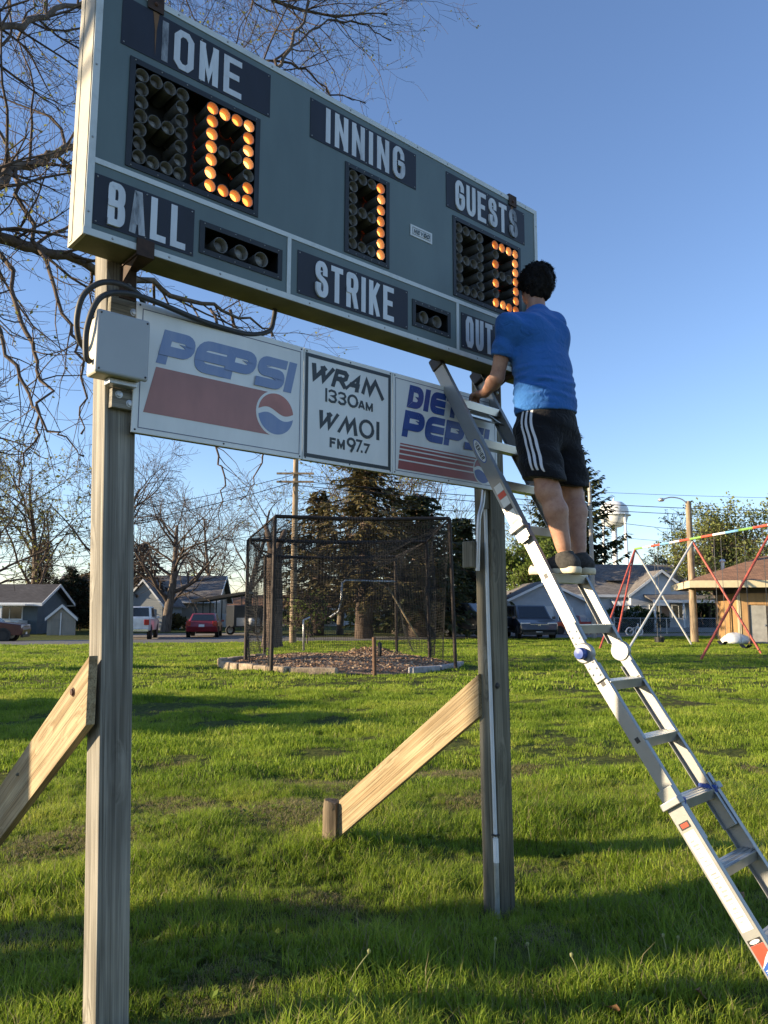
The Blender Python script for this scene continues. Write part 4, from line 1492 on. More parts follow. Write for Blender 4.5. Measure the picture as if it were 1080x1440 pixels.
def skin_mat():
    m, nt, bs = new_mat('skin')
    bs.inputs['Roughness'].default_value = .55
    bs.inputs['Subsurface Weight'].default_value = .12
    bs.inputs['Subsurface Radius'].default_value = (.012, .005, .003)
    bs.inputs['Subsurface Scale'].default_value = 1.0
    co = coords(nt)
    n = nd(nt, 'ShaderNodeTexNoise', Scale=22.0, Detail=7.0, Roughness=.7); lk(nt, co, n.inputs['Vector'])
    lk(nt, ramp(nt, n.outputs[0], [(.28, (.29, .135, .085)), (.5, (.40, .21, .135)), (.74, (.48, .275, .185))]), bs.inputs['Base Color'])
    n2 = nd(nt, 'ShaderNodeTexNoise', Scale=130.0, Detail=3.0); lk(nt, co, n2.inputs['Vector'])
    bump(nt, bs, n2.outputs[0], .15, .002)
    return m


def cloth_mat(name, col, var=.12, bs_=.7):
    m, nt, bs = new_mat(name)
    bs.inputs['Roughness'].default_value = .85
    bs.inputs['Specular IOR Level'].default_value = .15
    bs.inputs['Sheen Weight'].default_value = .12
    co = coords(nt)
    n = nd(nt, 'ShaderNodeTexNoise', Scale=5.0, Detail=4.0); lk(nt, co, n.inputs['Vector'])
    lk(nt, ramp(nt, n.outputs[0], [(.3, tuple(c * (1 - var) for c in col)), (.7, tuple(c * (1 + var) for c in col))]), bs.inputs['Base Color'])
    n2 = nd(nt, 'ShaderNodeTexNoise', Scale=26.0, Detail=5.0, Distortion=.8); lk(nt, co, n2.inputs['Vector'])
    bump(nt, bs, n2.outputs[0], bs_, .018)
    return m


M_skin = skin_mat()
M_shirt = cloth_mat('blue_jersey_cloth', (.030, .125, .37))
M_short = cloth_mat('black_jersey_cloth', (.008, .008, .010))
M_strip = P('white_stripe_cloth', (.62, .62, .64), .85, 0, .05, 30)
M_shoe = P('dark_grey_knit', (.045, .042, .038), .9, 0, .5, 60, .5, 180)
M_sole = P('off_white_sole', (.62, .54, .38), .6, 0, .12, 20)


def hair_mat():
    m, nt, bs = new_mat('dark_hair')
    bs.inputs['Roughness'].default_value = .7
    bs.inputs['Specular IOR Level'].default_value = .2
    co = coords(nt, 'Object', (1, 1, .35))
    n = nd(nt, 'ShaderNodeTexNoise', Scale=70.0, Detail=4.0); lk(nt, co, n.inputs['Vector'])
    lk(nt, ramp(nt, n.outputs[0], [(.3, (.003, .0026, .0022)), (.7, (.012, .009, .007))]), bs.inputs['Base Color'])
    bump(nt, bs, n.outputs[0], .8, .008)
    return m


PZ = lpos(5)
PFT = Vector((PZ.x, PZ.y, PZ.z + .013))                 # top of the tread he stands on
LV = Vector((-LW.x, -LW.y, 0))                          # his left
V3 = lambda q: np.array(q, float)
person = thing('person', 'person in blue shirt and black striped shorts standing high on the ladder', 'person', (PFT.x, PFT.y, PFT.z))
POFF = V3(PFT)
ankL, ankR = PFT + LV * .078 - LL * .055 + Vector((0, 0, .105)), PFT - LV * .082 - LL * .045 + Vector((0, 0, .105))
kneL, kneR = at(771, 690, 4.14), at(803, 692, 4.36)
hip = at(768, 602, 4.30)
tR = Vector((.86, .51, 0)).normalized(); tF = Vector((-tR.y, tR.x, 0))       # torso right / facing
hipL, hipR = hip - tR * .095, hip + tR * .095
wst = at(765, 553, 4.33); chest = at(757, 487, 4.38); shL, shR = at(715, 457, 4.27), at(778, 456, 4.48)
nek = at(754, 434, 4.43); hed = at(753, 402, 4.47)
elL, wrL = at(699, 531, 4.33), at(682, 553, 4.50)
elR, wrR = at(766, 487, 4.78), at(748, 425, 4.93)
hF = Vector((-.52, .85, 0)).normalized(); hR = Vector((hF.y, -hF.x, 0)); ZU = Vector((0, 0, 1))

lo, hi = (.25, 3.75, 1.93), (1.5, 5.25, 3.95)
b = Field(lo, hi, .0075)
# legs: calf bulges behind the shin
for kn, an, hp_ in ((kneL, ankL, hipL), (kneR, ankR, hipR)):
    mid = kn * .68 + an * .32 - LL * .018
    b.cone(kn, an, .054, .034, .02)
    b.cone(kn * .9 + an * .1 - LL * .012, mid, .050, .058, .03)
    b.cone(mid, an * .85 + kn * .15 - LL * .006, .056, .034, .03)
    b.cone(hp_, kn, .085, .060, .04)
    b.ell(kn + LL * .02, (.05, .05, .055), None, .03)
    toe = an + LL * .15 - ZU * .075
    b.cone(an - ZU * .05 - LL * .03, toe, .036, .026, .02)
    b.ell(an - LL * .012 - ZU * .012 + LV * .026, (.014, .014, .016), None, .012); b.ell(an - LL * .012 - ZU * .012 - LV * .026, (.014, .014, .016), None, .012)
# trunk
b.ell(hip, (.145, .095, .11), (tR, tF, ZU), .03)
b.ell(wst, (.135, .09, .14), (tR, tF, ZU), .06)
b.ell(chest, (.175, .115, .17), (tR, tF, ZU), .08)
b.cone(shL, shR, .062, .062, .06)
b.cone(nek - ZU * .05, hed - ZU * .02, .058, .052, .04)
# head with a face
b.ell(hed + ZU * .012, (.074, .094, .105), (hR, hF, ZU), .02)
b.ell(hed + hF * .030 - ZU * .055, (.055, .062, .062), (hR, hF, ZU), .03)
b.ell(hed + hF * .098 - ZU * .018, (.012, .016, .022), (hR, hF, ZU), .014)
b.ell(hed + hF * .088 - ZU * .060, (.024, .012, .008), (hR, hF, ZU), .010)
b.ell(hed + hF * .082 + ZU * .022, (.045, .014, .008), (hR, hF, ZU), .014)
for sd in (-1, 1):
    b.ell(hed + hR * sd * .076 - hF * .012 - ZU * .012, (.010, .019, .032), (hR, hF, ZU), .008)
# arms
for sh_, el, wr in ((shL, elL, wrL), (shR, elR, wrR)):
    b.cone(sh_, el, .054, .040, .03)
    mid = el * .68 + wr * .32
    b.cone(el, mid, .040, .043, .02); b.cone(mid, wr, .043, .027, .02)
# left hand closed over the top tread, right hand reaching to the lamps
rc = lpos(1) - LW * .02
hl = wrL + (at(670, 557, 4.60) - wrL) * .55 + ZU * .004
b.cone(wrL, hl, .028, .034, .02, (ZU, .75))
hd_ = (at(668, 558, 4.60) - wrL).normalized()
side = hd_.cross(ZU).normalized()
for i in range(4):
    r0 = hl + side * (.030 - .020 * i) + hd_ * .02
    r1 = r0 + hd_ * (.040 + (.006 if i in (1, 2) else 0)) - ZU * .004
    r2 = r1 + hd_ * .012 - ZU * .030
    r3 = r2 - hd_ * .016 - ZU * .016
    b.cone(r0, r1, .0105, .0098, .006); b.cone(r1, r2, .0098, .009, .004); b.cone(r2, r3, .009, .008, .004)
th0 = hl - side * .034 - hd_ * .015
b.cone(th0, th0 - side * .012 + hd_ * .035 - ZU * .006, .013, .011, .010); b.cone(th0 - side * .012 + hd_ * .035 - ZU * .006, th0 - side * .004 + hd_ * .055 - ZU * .022, .011, .009, .004)
hr = wrR + Vector((-.01, .03, .05))
b.cone(wrR, hr, .027, .033, .02, (tF, .7))
for i in range(4):
    r0 = hr + tR * (-.03 + .02 * i) + ZU * .03
    r1 = r0 + ZU * .035 + tF * .008; r2 = r1 + tF * .026 + ZU * .012
    b.cone(r0, r1, .010, .0095, .006); b.cone(r1, r2, .0095, .008, .004)
b.cone(hr - tR * .034, hr - tR * .05 + ZU * .035 + tF * .02, .012, .009, .008)
body = b.build('body', M_skin, person, POFF)

# shirt
s = Field((.25, 3.85, 2.72), (1.45, 5.15, 3.58), .0075)
s.ell(hip + ZU * .10, (.190, .142, .19), (tR, tF, ZU), .03)
s.ell(wst + ZU * .02 - tF * .008, (.194, .134, .19), (tR, tF, ZU), .08)
s.ell(chest, (.192, .130, .185), (tR, tF, ZU), .09)
s.ell((chest + wst) * .5 + tR * .012, (.190, .132, .16), (tR, tF, ZU), .06)
s.cone(shL + ZU * .002, shR + ZU * .002, .066, .066, .07)
s.ell(chest + tR * .09 - tF * .06 + ZU * .06, (.08, .06, .09), (tR, tF, ZU), .06); s.ell(chest - tR * .09 - tF * .06 + ZU * .06, (.08, .06, .09), (tR, tF, ZU), .06)
s.cone(nek - ZU * .07, nek - ZU * .03, .085, .066, .06)
slL, slR = shL + (elL - shL) * .60, shR + (elR - shR) * .60
s.cut(nek - ZU * .008, (ZU * .9 + tF * .45))
sleeve = Field((.25, 3.85, 2.72), (1.45, 5.15, 3.58), .0075)
sleeve.cone(shL, slL + (elL - shL) * .2, .066, .064, 0); sleeve.cut(slL, elL - shL)
sl2 = Field((.25, 3.85, 2.72), (1.45, 5.15, 3.58), .0075)
sl2.cone(shR, slR + (elR - shR) * .2, .066, .062, 0); sl2.cut(slR, elR - shR)
_ad = (elL - shL).normalized()
sleeve.displace(lambda X, Y, Z: .004 * np.sin(60 * Z + 35 * X) + np.where(((X - slL.x) * _ad.x + (Y - slL.y) * _ad.y + (Z - slL.z) * _ad.z) > -.024, -.004, 0.0))
for q in (sleeve, sl2):
    hh = np.clip(.5 + .5 * (s.F - q.F) / .04, 0, 1)
    s.F = s.F * (1 - hh) + q.F * hh - .04 * hh * (1 - hh)
s.cut(hip + ZU * .082, -ZU + tR * .06)


def folds(X, Y, Z):
    uu = (X - wst.x) * tR.x + (Y - wst.y) * tR.y
    w = np.clip(1 - np.abs(Z - (wst.z + .03)) / .17, 0, 1)
    a = .013 * w * (np.abs(np.sin(39 * Z + 5 * uu + 1.6 * np.sin(9 * uu + 11 * Z))) - .6)
    a += .0035 * w * np.sin(140 * Z - 16 * uu + 2 * np.sin(13 * uu))
    w2 = np.clip(1 - np.abs(Z - (chest.z + .12)) / .16, 0, 1)
    a += .0055 * w2 * np.sin(34 * uu + 30 * Z + 1.6 * np.sin(20 * Z))
    return a


s.displace(folds)
s.displace(lambda X, Y, Z: np.where(Z < hip.z + .106, -.0035, 0.0))
s.build('shirt', M_shirt, person, POFF)

# shorts
t = Field((.45, 3.8, 2.34), (1.45, 4.95, 2.98), .0075)
t.ell(hip + ZU * .03, (.178, .130, .20), (tR, tF, ZU), .03)
hemL, hemR = kneL + ZU * .045, kneR + ZU * .045
t.cone(hipL - ZU * .03, hemL - ZU * .08, .114, .120, .04); t.cone(hipR - ZU * .03, hemR - ZU * .08, .114, .118, .03)
t.ell(hip - tF * .055 - ZU * .0, (.15, .09, .14), (tR, tF, ZU), .05)
t.cut((hemL + hemR) / 2, -ZU + tF * .10 - tR * .05); t.cut(hip + ZU * .11, ZU)
t.displace(lambda X, Y, Z: .0045 * np.sin(30 * ((X - hip.x) * tR.x + (Y - hip.y) * tR.y) + 9 * Z + 1.7 * np.sin(15 * Z)) * np.clip((hip.z + .05 - Z) / .3, 0, 1) + .003 * np.sin(60 * Z + 20 * X))
shorts = t.build('shorts', M_short, person, POFF)
# three stripes down the left side: follow the cloth surface
sdv = -tR * .97 - tF * .22
sdv.normalize(); sdt = Vector((-sdv.y, sdv.x, 0))
for i in range(3):
    m = MB(); vs = []
    zs_ = np.linspace(hip.z + .095, hemL.z + .006, 34)
    for z in zs_:
        row = []
        fz = (hip.z - z) / (hip.z - hemL.z)
        cc = hip + (hemL + tR * .05 - hip) * max(0, min(1, fz)); cc = Vector((cc.x, cc.y, z))
        for e in (0, .5, 1):
            o_ = cc + sdt * (-.030 + i * .027 + .0135 * e + .008 * fz)
            r_ = .32
            while r_ > 0 and t.value(o_ + sdv * r_) > 0:
                r_ -= .002
            row.append(o_ + sdv * (r_ + .004))
        vs += row
    # smooth the ribbon
    A = np.array([[q.x, q.y, q.z] for q in vs]).reshape(-1, 3, 3)
    for _ in range(4):
        A[1:-1] = (A[:-2] + 2 * A[1:-1] + A[2:]) / 4
    m.add([tuple(q) for q in (A.reshape(-1, 3) - POFF)], [(k * 3 + j, k * 3 + j + 1, k * 3 + j + 4, k * 3 + j + 3) for k in range(33) for j in (0, 1)])
    m.build('stripe', M_strip, shorts, smooth=True)

# hair
hr_ = Field((.5, 4.1, 3.45), (1.2, 4.85, 3.95), .006)
hr_.ell(hed + ZU * .024 - hF * .012, (.095, .114, .116), (hR, hF, ZU), .01)
hr_.ell(hed - hF * .036 - ZU * .036, (.070, .076, .085), (hR, hF, ZU), .03)
hr_.cut(hed + hF * .066 - ZU * .01, hF - ZU * .62)
hr_.cut(hed - ZU * .100 - hF * .05, -ZU + hF * .55)
hr_.displace(lambda X, Y, Z: .0055 * np.sin(125 * X + 50 * Z + 3 * np.sin(30 * Z)) * np.sin(118 * Y + 3) + .006 * np.sin(48 * X + 60 * Y + 33 * Z))
hair = hr_.build('hair', hair_mat(), person, POFF)
# loose strands lying over the hair
strands = MB()
rg = random.Random(6)
for k in range(1500):
    zc_ = rg.uniform(-.35, 1.0); a_ = rg.uniform(0, 6.283); q_ = math.sqrt(max(0, 1 - zc_ * zc_))
    d_ = Vector((q_ * math.cos(a_), q_ * math.sin(a_), zc_))
    r_ = .16
    while r_ > 0 and hr_.value(hed + d_ * r_) > 0:
        r_ -= .003
    if r_ < .06: continue
    p_ = hed + d_ * (r_ - .004)
    fl = (Vector((0, 0, -1)) - hF * .5 + Vector((rg.gauss(0, .5), rg.gauss(0, .5), rg.gauss(0, .4))))
    fl = (fl - d_ * fl.dot(d_)).normalized()
    L_ = rg.uniform(.02, .045); sd_ = fl.cross(d_).normalized() * rg.uniform(.0015, .0032)
    e1_ = p_ + fl * L_ * .5 + d_ * .009; e2_ = p_ + fl * L_ + d_ * rg.uniform(.0, .008)
    strands.add([p_ - sd_ - PFT, p_ + sd_ - PFT, e1_ + sd_ - PFT, e1_ - sd_ - PFT, e2_ - PFT], [(0, 1, 2, 3), (3, 2, 4)])
st_o = strands.build('hair_strands', MATS['dark_hair'], hair)
st_o['kind'] = 'stuff'
# eyes
for sd in (-1, 1):
    m = MB(); c = hed + hF * .082 + hR * sd * .030 + ZU * .004
    m.lathe([(.0003, -.010), (.008, -.006), (.0105, 0), (.008, .006), (.0003, .010)], 10, Vector(c) - PFT)
    m.build('eye', M_white, person, smooth=True)

# shoes
for an, nm in ((ankL, 'L'), (ankR, 'R')):
    g = PFT.z
    f = Field((an.x - .42, an.y - .25, g - .01), (an.x + .25, an.y + .42, g + .22), .006)
    heel = Vector((an.x, an.y, g)) - LL * .045
    f.cone(heel + ZU * .055, heel + LL * .10 + ZU * .052, .042, .046, .02); f.cone(heel + LL * .10 + ZU * .05, heel + LL * .225 + ZU * .042, .046, .036, .03, (ZU, .8))
    f.cone(heel + LL * .03 + ZU * .05, an + ZU * .0, .048, .046, .03)
    f.cut((0, 0, g + .026), -ZU); f.cut(an + ZU * .012, ZU + LL * .18)
    sh = f.build('shoe', M_shoe, person, POFF)
    f = Field((an.x - .42, an.y - .25, g - .01), (an.x + .25, an.y + .42, g + .09), .006)
    f.cone(heel + ZU * .02, heel + LL * .09 + ZU * .02, .047, .044, .01); f.cone(heel + LL * .09 + ZU * .02, heel + LL * .232 + ZU * .022, .046, .043, .01)
    f.cut((0, 0, g + .001), -ZU); f.cut(heel + ZU * .040, ZU - LL * .08)
    f.build('sole', M_sole, sh, POFF)
# ------------------------------------------------------------------ batting cage on its ringed bed
def mound_z(x, y):
    d = math.hypot(x - MOUND_C[0], y - MOUND_C[1]) / MOUND_R
    if d > 1: return 0.0
    return -.04 + .30 * (1 - d ** 5) + .05 * math.sin(2.1 * x + y) * (1 - d) + (.16 * math.exp(-((x + .3) ** 2 + (y - 28.3) ** 2) / .8))


M_chips = P('wood_chip_mulch', (.21, .135, .085), .95, 0, .65, 7, 1.0, 22, bdist=.05)
m = MB(); vs = [(MOUND_C[0], MOUND_C[1], mound_z(*MOUND_C))]; fs = []
NR, NS = 12, 40
for i in range(1, NR + 1):
    for j in range(NS):
        a = 6.2832 * j / NS; r = MOUND_R * i / NR * .985
        x, y = MOUND_C[0] + r * math.cos(a), MOUND_C[1] + r * math.sin(a)
        vs.append((x, y, mound_z(x, y) + random.Random(i * 99 + j).uniform(-.02, .02)))
for j in range(NS):
    fs.append((0, 1 + j, 1 + (j + 1) % NS))
    for i in range(NR - 1):
        a = 1 + i * NS
        fs.append((a + j, a + NS + j, a + NS + (j + 1) % NS, a + (j + 1) % NS))
m.add(vs, fs)
tag(m.build('earth_bed', M_chips, smooth=True), 'round bed of brown wood chips under the batting cage', 'bed', kind='structure')
# loose chips and dead leaves
m = MB(); r = random.Random(5)
for k in range(6500):
    a = r.uniform(0, 6.283); q = MOUND_R * .95 * math.sqrt(r.random())
    x, y = MOUND_C[0] + q * math.cos(a), MOUND_C[1] + q * math.sin(a)
    if k < 900: x, y = r.gauss(-.3, .5), r.gauss(28.3, .5)
    z = mound_z(x, y) + (r.uniform(0, .12) if k < 900 else .015)
    d = Vector((r.gauss(0, 1), r.gauss(0, 1), r.gauss(0, .4))).normalized(); e = d.orthogonal().normalized()
    L, w_ = r.uniform(.02, .055), r.uniform(.008, .022)
    c = Vector((x, y, z))
    m.add([c - d * L - e * w_, c + d * L - e * w_, c + d * L + e * w_, c - d * L + e * w_], [(0, 1, 2, 3)], r.choice((0, 0, 1)))
tag(m.build('wood_chips', [P('brown_chip', (.23, .13, .07), .9, 0, .5, 3), P('pale_chip', (.36, .27, .18), .9, 0, .4, 3)]), 'loose wood chips and a heap of dead leaves on the bed', 'wood chips', kind='stuff')

M_stone = P('buff_edging_stone', (.30, .235, .165), .95, 0, .55, 4, .9, 24, bdist=.02)
M_stone2 = P('grey_edging_stone', (.28, .27, .27), .9, 0, .4, 5, .6, 30)
rw = thing('edging_wall', 'ring of rough cut stone blocks edging the batting cage bed', 'edging', (MOUND_C[0], MOUND_C[1], 0))
r = random.Random(9)
a = RAD(140)
while a < RAD(300):
    L = r.uniform(.42, .75) if a < RAD(246) else r.uniform(1.0, 1.4)
    if a >= RAD(262): break
    da = L / MOUND_R; am = a + da / 2
    c = Vector((math.cos(am), math.sin(am), 0)); tn = Vector((-c.y, c.x, 0))
    m = MB(); hgt = r.uniform(.20, .30)
    m.obox(c * (MOUND_R + r.uniform(-.03, .05)) + Vector((0, 0, hgt / 2 - .03)), tn * (L / 2 - .012), c * .13, Vector((0, 0, hgt / 2)))
    m.build('stone', M_stone, rw, bevel=.03, seg=2)
    a += da
for am in (RAD(312), RAD(329), RAD(345)):
    c = Vector((math.cos(am), math.sin(am), 0)); tn = Vector((-c.y, c.x, 0))
    m = MB(); m.obox(c * MOUND_R + Vector((0, 0, .06)), tn * .55, c * .12, Vector((0, 0, .09))); m.build('stone', M_stone2, rw, bevel=.03)

M_pole = P('rusty_black_pipe', (.035, .026, .022), .7, .4, .5, 12, .2, 40)
M_net = P('black_netting', (.012, .012, .012), .9, 0, .1, 5)
cg = thing('batting_cage', 'netted batting cage of rusty pipe frames on the round chip bed', 'batting cage', (-1.5, 24, 0))
CO = Vector((-1.5, 24, 0))


def cage_post(bx, by, ty, Y, leanx=0):
    p0 = at(bx, by, Y); p1 = at(bx + leanx, ty, Y)
    return p0, p1


frames = []
for (lx, lb_, lt, lY, ll), (rx, rb_, rt_, rY, rl) in (((381, 949, 726, 21.5, 6), (641, 939, 729, 23.0, -9)), ((345, 930, 759, 24.6, 4), (604, 920, 762, 26.4, -4)), ((372, 914, 782, 27.8, 1), (558, 912, 783, 29.2, -2))):
    a0, a1 = cage_post(lx, lb_, lt, lY, ll); b0, b1 = cage_post(rx, rb_, rt_, rY, rl)
    for p0, p1 in ((a0, a1), (b0, b1)):
        m = MB(); m.tube([p0 - CO - Vector((0, 0, .2)), p1 - CO], .055, 8); m.build('upright', M_pole, cg, smooth=True, auto=60)
    mid = (a1 + b1) / 2 - Vector((0, 0, .06))
    m = MB(); m.tube([a1 - CO, mid - CO, b1 - CO], .055, 8); m.build('crossbar', M_pole, cg, smooth=True, auto=60)
    frames.append((a0, a1, b0, b1))
for i, j in ((0, 1), (1, 2)):
    for e in (1, 3):
        m = MB(); m.tube([frames[i][e] - CO, frames[j][e] - CO], .03, 6); m.build('tie_cable', M_pole, cg, smooth=True)
# bent inner pipe frame and leaning stick
m = MB(); m.tube([at(464, 868, 26) - CO, at(476, 860, 26) - CO, at(480, 845, 26) - CO, at(481, 820, 26) - CO, at(486, 816, 26.2) - CO, at(555, 818, 27) - CO], .035, 8); m.build('bent_pipe', M_galv, cg, smooth=True)
m = MB(); m.tube([at(427, 915, 25) - CO, at(427, 872, 25) - CO, at(436, 868, 25) - CO], .035, 8); m.build('support_stub', M_galv, cg, smooth=True)
m = MB(); m.tube([at(545, 825, 26) - CO, at(588, 898, 25.5) - CO], .03, 6); m.build('leaning_bar', M_wood_new, cg, smooth=True)
m = MB(); m.tube([at(527, 953, 20.9) - CO - Vector((0, 0, .1)), at(526, 896, 20.9) - CO], .055, 8); m.build('front_stub', P('brown_rust_pipe', (.11, .06, .035), .8, .2, .4, 12), cg, smooth=True, auto=60)
m = MB(); m.lathe([(.10, -.05), (.2, -.06), (.23, 0), (.2, .06), (.10, .05)], 18, at(534, 913, 23.5) - CO, (0, 1, 0), (0, 0, 1), (1, 0, 0)); m.build('wheel', M_rubber, cg, smooth=True, auto=50)


def net(pa, pb, pc, pd, nu, nv, sag, droop=0, seed=0, rad=.0046, ragged=0.0):
    """netting between a-b (top edge) and d-c (bottom edge)"""
    rg = np.random.default_rng(seed)
    ph = rg.uniform(0, 6.28, 4)
    pa, pb, pc, pd = [np.array(q) for q in (pa, pb, pc, pd)]
    nrm = np.cross(pb - pa, pd - pa); nrm /= np.linalg.norm(nrm) + 1e-9

    def pt(u_, v_):
        q = (pa * (1 - u_) + pb * u_) * (1 - v_) + (pd * (1 - u_) + pc * u_) * v_
        w_ = np.sin(math.pi * u_) * np.sin(math.pi * min(1, v_ * .9 + .1))
        q = q + nrm * (sag * w_ * np.sin(5 * u_ + ph[0]) + .12 * np.sin(9 * u_ + ph[1]) * v_)
        q = q + np.array([0, 0, -droop * math.sin(math.pi * u_) * (math.sin(math.pi * v_)) - ragged * (1 + math.sin(7 * u_ + ph[2])) * v_ * 0])
        return q
    m_ = MB()
    sub = 10
    for i in range(nu + 1):
        m_.tube([pt(i / nu, k / sub) for k in range(sub + 1)], rad, 3, caps=False)
    for j in range(nv + 1):
        m_.tube([pt(k / sub, j / nv) for k in range(sub + 1)], rad, 3, caps=False)
    return m_


(a0, a1, b0, b1), (c0, c1, d0, d1), (e0, e1, f0, f1) = frames
nets = [
    net(a1 - CO, b1 - CO, b0 * .62 + b1 * .38 - CO, a0 * .62 + a1 * .38 - CO, 62, 30, .5, .3, 1),
    net(c1 - CO, d1 - CO, d0 - CO, c0 * .3 + c1 * .7 - CO, 62, 44, .6, .5, 2),
    net(e1 - CO, f1 - CO, f0 - CO, e0 - CO, 60, 48, .5, .2, 3),
    net(b1 - CO, d1 - CO, d0 - CO, b0 * .5 + d0 * .5 - CO, 40, 46, .4, .2, 4),
    net(d1 - CO, f1 - CO, f0 - CO, d0 - CO, 36, 46, .4, .2, 5),
    net(a1 - CO, c1 - CO, c0 - CO, a0 - CO, 40, 46, .35, .2, 6),
    net(c1 - CO, e1 - CO, e0 - CO, c0 - CO, 36, 46, .35, .2, 7),
    net(a1 - CO, b1 - CO, d1 - CO, c1 - CO, 56, 34, .1, .9, 8),
    net(c1 - CO, d1 - CO, f1 - CO, e1 - CO, 56, 30, .1, 1.1, 9),
]
# heavy folds of slack net
g1 = at(372, 805, 25); g2 = at(600, 800, 26.3)
nets.append(net(at(360, 800, 25) - CO, at(602, 795, 26.3) - CO, at(600, 838, 26.3) - CO, at(362, 842, 25) - CO, 70, 16, .3, .6, 10, .0055))
for q in nets:
    o = q.build('netting', M_net, cg); o['kind'] = 'stuff'

# ------------------------------------------------------------------ swing set
M_redp = P('chipped_red_paint', (.36, .07, .045), .55, 0, .4, 14, .1, 60)
M_silver = P('silver_paint', (.50, .51, .50), .45, .3, .15, 10)
SWC = {'r': (.50, .09, .05), 'g': (.20, .38, .08), 'w': (.68, .68, .66), 'b': (.16, .36, .58)}
for k_, c_ in SWC.items():
    P('bar_' + k_, c_, .5, 0, .12, 8)
sw = thing('swing_set', 'long swing set with multicoloured top bar and crossed red and silver legs', 'swing set', (13, 34, 0))
SO = Vector((13, 34, 0))
A = at(893, 772, 40.5); B = at(974, 761, 34.5); C = at(1083, 740, 28.6); D = C + (C - B) * 1.0
seq = 'gwrbwrgrwbgrwrwbgr'
n_ = len(seq)
for i, ch in enumerate(seq):
    p0 = A + (D - A) * (i / n_); p1 = A + (D - A) * ((i + 1) / n_)
    m = MB(); m.tube([p0 - SO, p1 - SO], .055, 10); m.build('top_bar', MATS['bar_' + ch], sw, smooth=True, auto=60)
for p, q, mt in ((A, gnd(842, 913), M_redp), (A, gnd(864, 912), M_redp), (A, gnd(975, 908), M_silver), (B, gnd(878, 919), M_silver), (B, gnd(1073, 920), M_redp), (C + Vector((.1, 0, -.05)), gnd(983, 928), M_redp), (D, D * 1 + Vector((1.6, 1.6, -D.z)), M_redp), (D, D * 1 + Vector((-1.6, -.9, -D.z)), M_redp)):
    q = Vector(q)
    m = MB(); m.tube([p - SO - Vector((0, 0, .03)), q - SO - Vector((0, 0, .1))], .05, 8); m.build('leg', mt, sw, smooth=True, auto=60)
M_chain = P('swing_chain', (.10, .10, .10), .6, .5, .2, 20)


def swing(t_, label, wd=.5, zs=.5, bucket=False):
    p = A + (D - A) * t_
    ax = (D - A).normalized(); ax.z = 0; ax.normalize()
    o = thing('hanging_swing', label, 'swing', (p.x, p.y, zs), 0, 'swings hanging from the swing set')
    for sg in (-1, 1):
        m = MB(); m.tube([ax * (sg * wd * .5) + Vector((0, 0, p.z - zs)), ax * (sg * wd * .5) + Vector((0, 0, .12))], .011, 5); m.build('chain', M_chain, o)
    m = MB(); m2 = []
    for k in range(9):
        s_ = -1 + 2 * k / 8
        m2.append(ax * (s_ * wd * .5) + Vector((0, 0, .12 * s_ * s_)))
    pr = ax.cross(Vector((0, 0, 1)))
    vs_, fs_ = [], []
    for k, q in enumerate(m2):
        vs_ += [q - pr * .09, q + pr * .09, q + pr * .09 + Vector((0, 0, .02)), q - pr * .09 + Vector((0, 0, .02))]
    for k in range(8):
        for e in range(4):
            fs_.append((k * 4 + e, k * 4 + (e + 1) % 4, k * 4 + 4 + (e + 1) % 4, k * 4 + 4 + e))
    m.add(vs_, fs_); m.build('belt_seat', M_rubber, o)
    if bucket:
        m = MB(); m.lathe([(.22, .0), (.25, .25), (.21, .25), (.18, .05), (.0002, .04)], 12, (0, 0, -.1)); m.build('bucket', M_black, o)
    return o


swing(.135, 'black bucket swing hanging left of the silver legs', .35, .35, True)
swing(.46, 'black belt swing right of the street lamp pole', .55, .38)
swing(.555, 'black belt swing in front of the white rubbish bag', .6, .32)
swing(.66, 'black belt swing at the picture edge before the brown building', .6, .32)

# bag and boxes by the brown building
m = MB(); r = random.Random(3)
c = gnd(1033, 906) + Vector((0, 0, 0))
prof = [(.02, 0), (.55, .03), (.62, .2), (.5, .42), (.3, .56), (.1, .62), (.01, .6)]
vs, fs = [], []
for i, (rad, z) in enumerate(prof):
    for j in range(14):
        a = 6.283 * j / 14; k = rad * (1 + .16 * math.sin(3 * a + i * .9) + r.uniform(-.08, .08))
        vs.append((c.x + k * math.cos(a) * 1.15, c.y + k * math.sin(a), z + r.uniform(-.03, .03)))
fs = [(i * 14 + j, i * 14 + (j + 1) % 14, (i + 1) * 14 + (j + 1) % 14, (i + 1) * 14 + j) for i in range(6) for j in range(14)]
m.add(vs, fs)
tag(m.build('rubbish_bag', P('white_plastic_bag', (.66, .66, .66), .45, 0, .1, 6), smooth=True), 'crumpled white plastic bag lying in the grass by the building', 'bag')
# ------------------------------------------------------------------ buildings
def siding(name, col, pitch=.2, vertical=False, var=.1):
    m, nt, bs = new_mat(name)
    bs.inputs['Roughness'].default_value = .6
    co = coords(nt)
    n = nd(nt, 'ShaderNodeTexNoise', Scale=1.6, Detail=5.0); lk(nt, co, n.inputs['Vector'])
    lk(nt, ramp(nt, n.outputs[0], [(.3, tuple(c * (1 - var) for c in col)), (.7, tuple(min(1, c * (1 + var)) for c in col))]), bs.inputs['Base Color'])
    w = nd(nt, 'ShaderNodeTexWave', wave_type='BANDS', bands_direction='X' if vertical else 'Z', wave_profile='SAW')
    w.inputs['Scale'].default_value = .314 / pitch
    lk(nt, co, w.inputs['Vector'])
    bump(nt, bs, w.outputs[0], .6, .03)
    return m


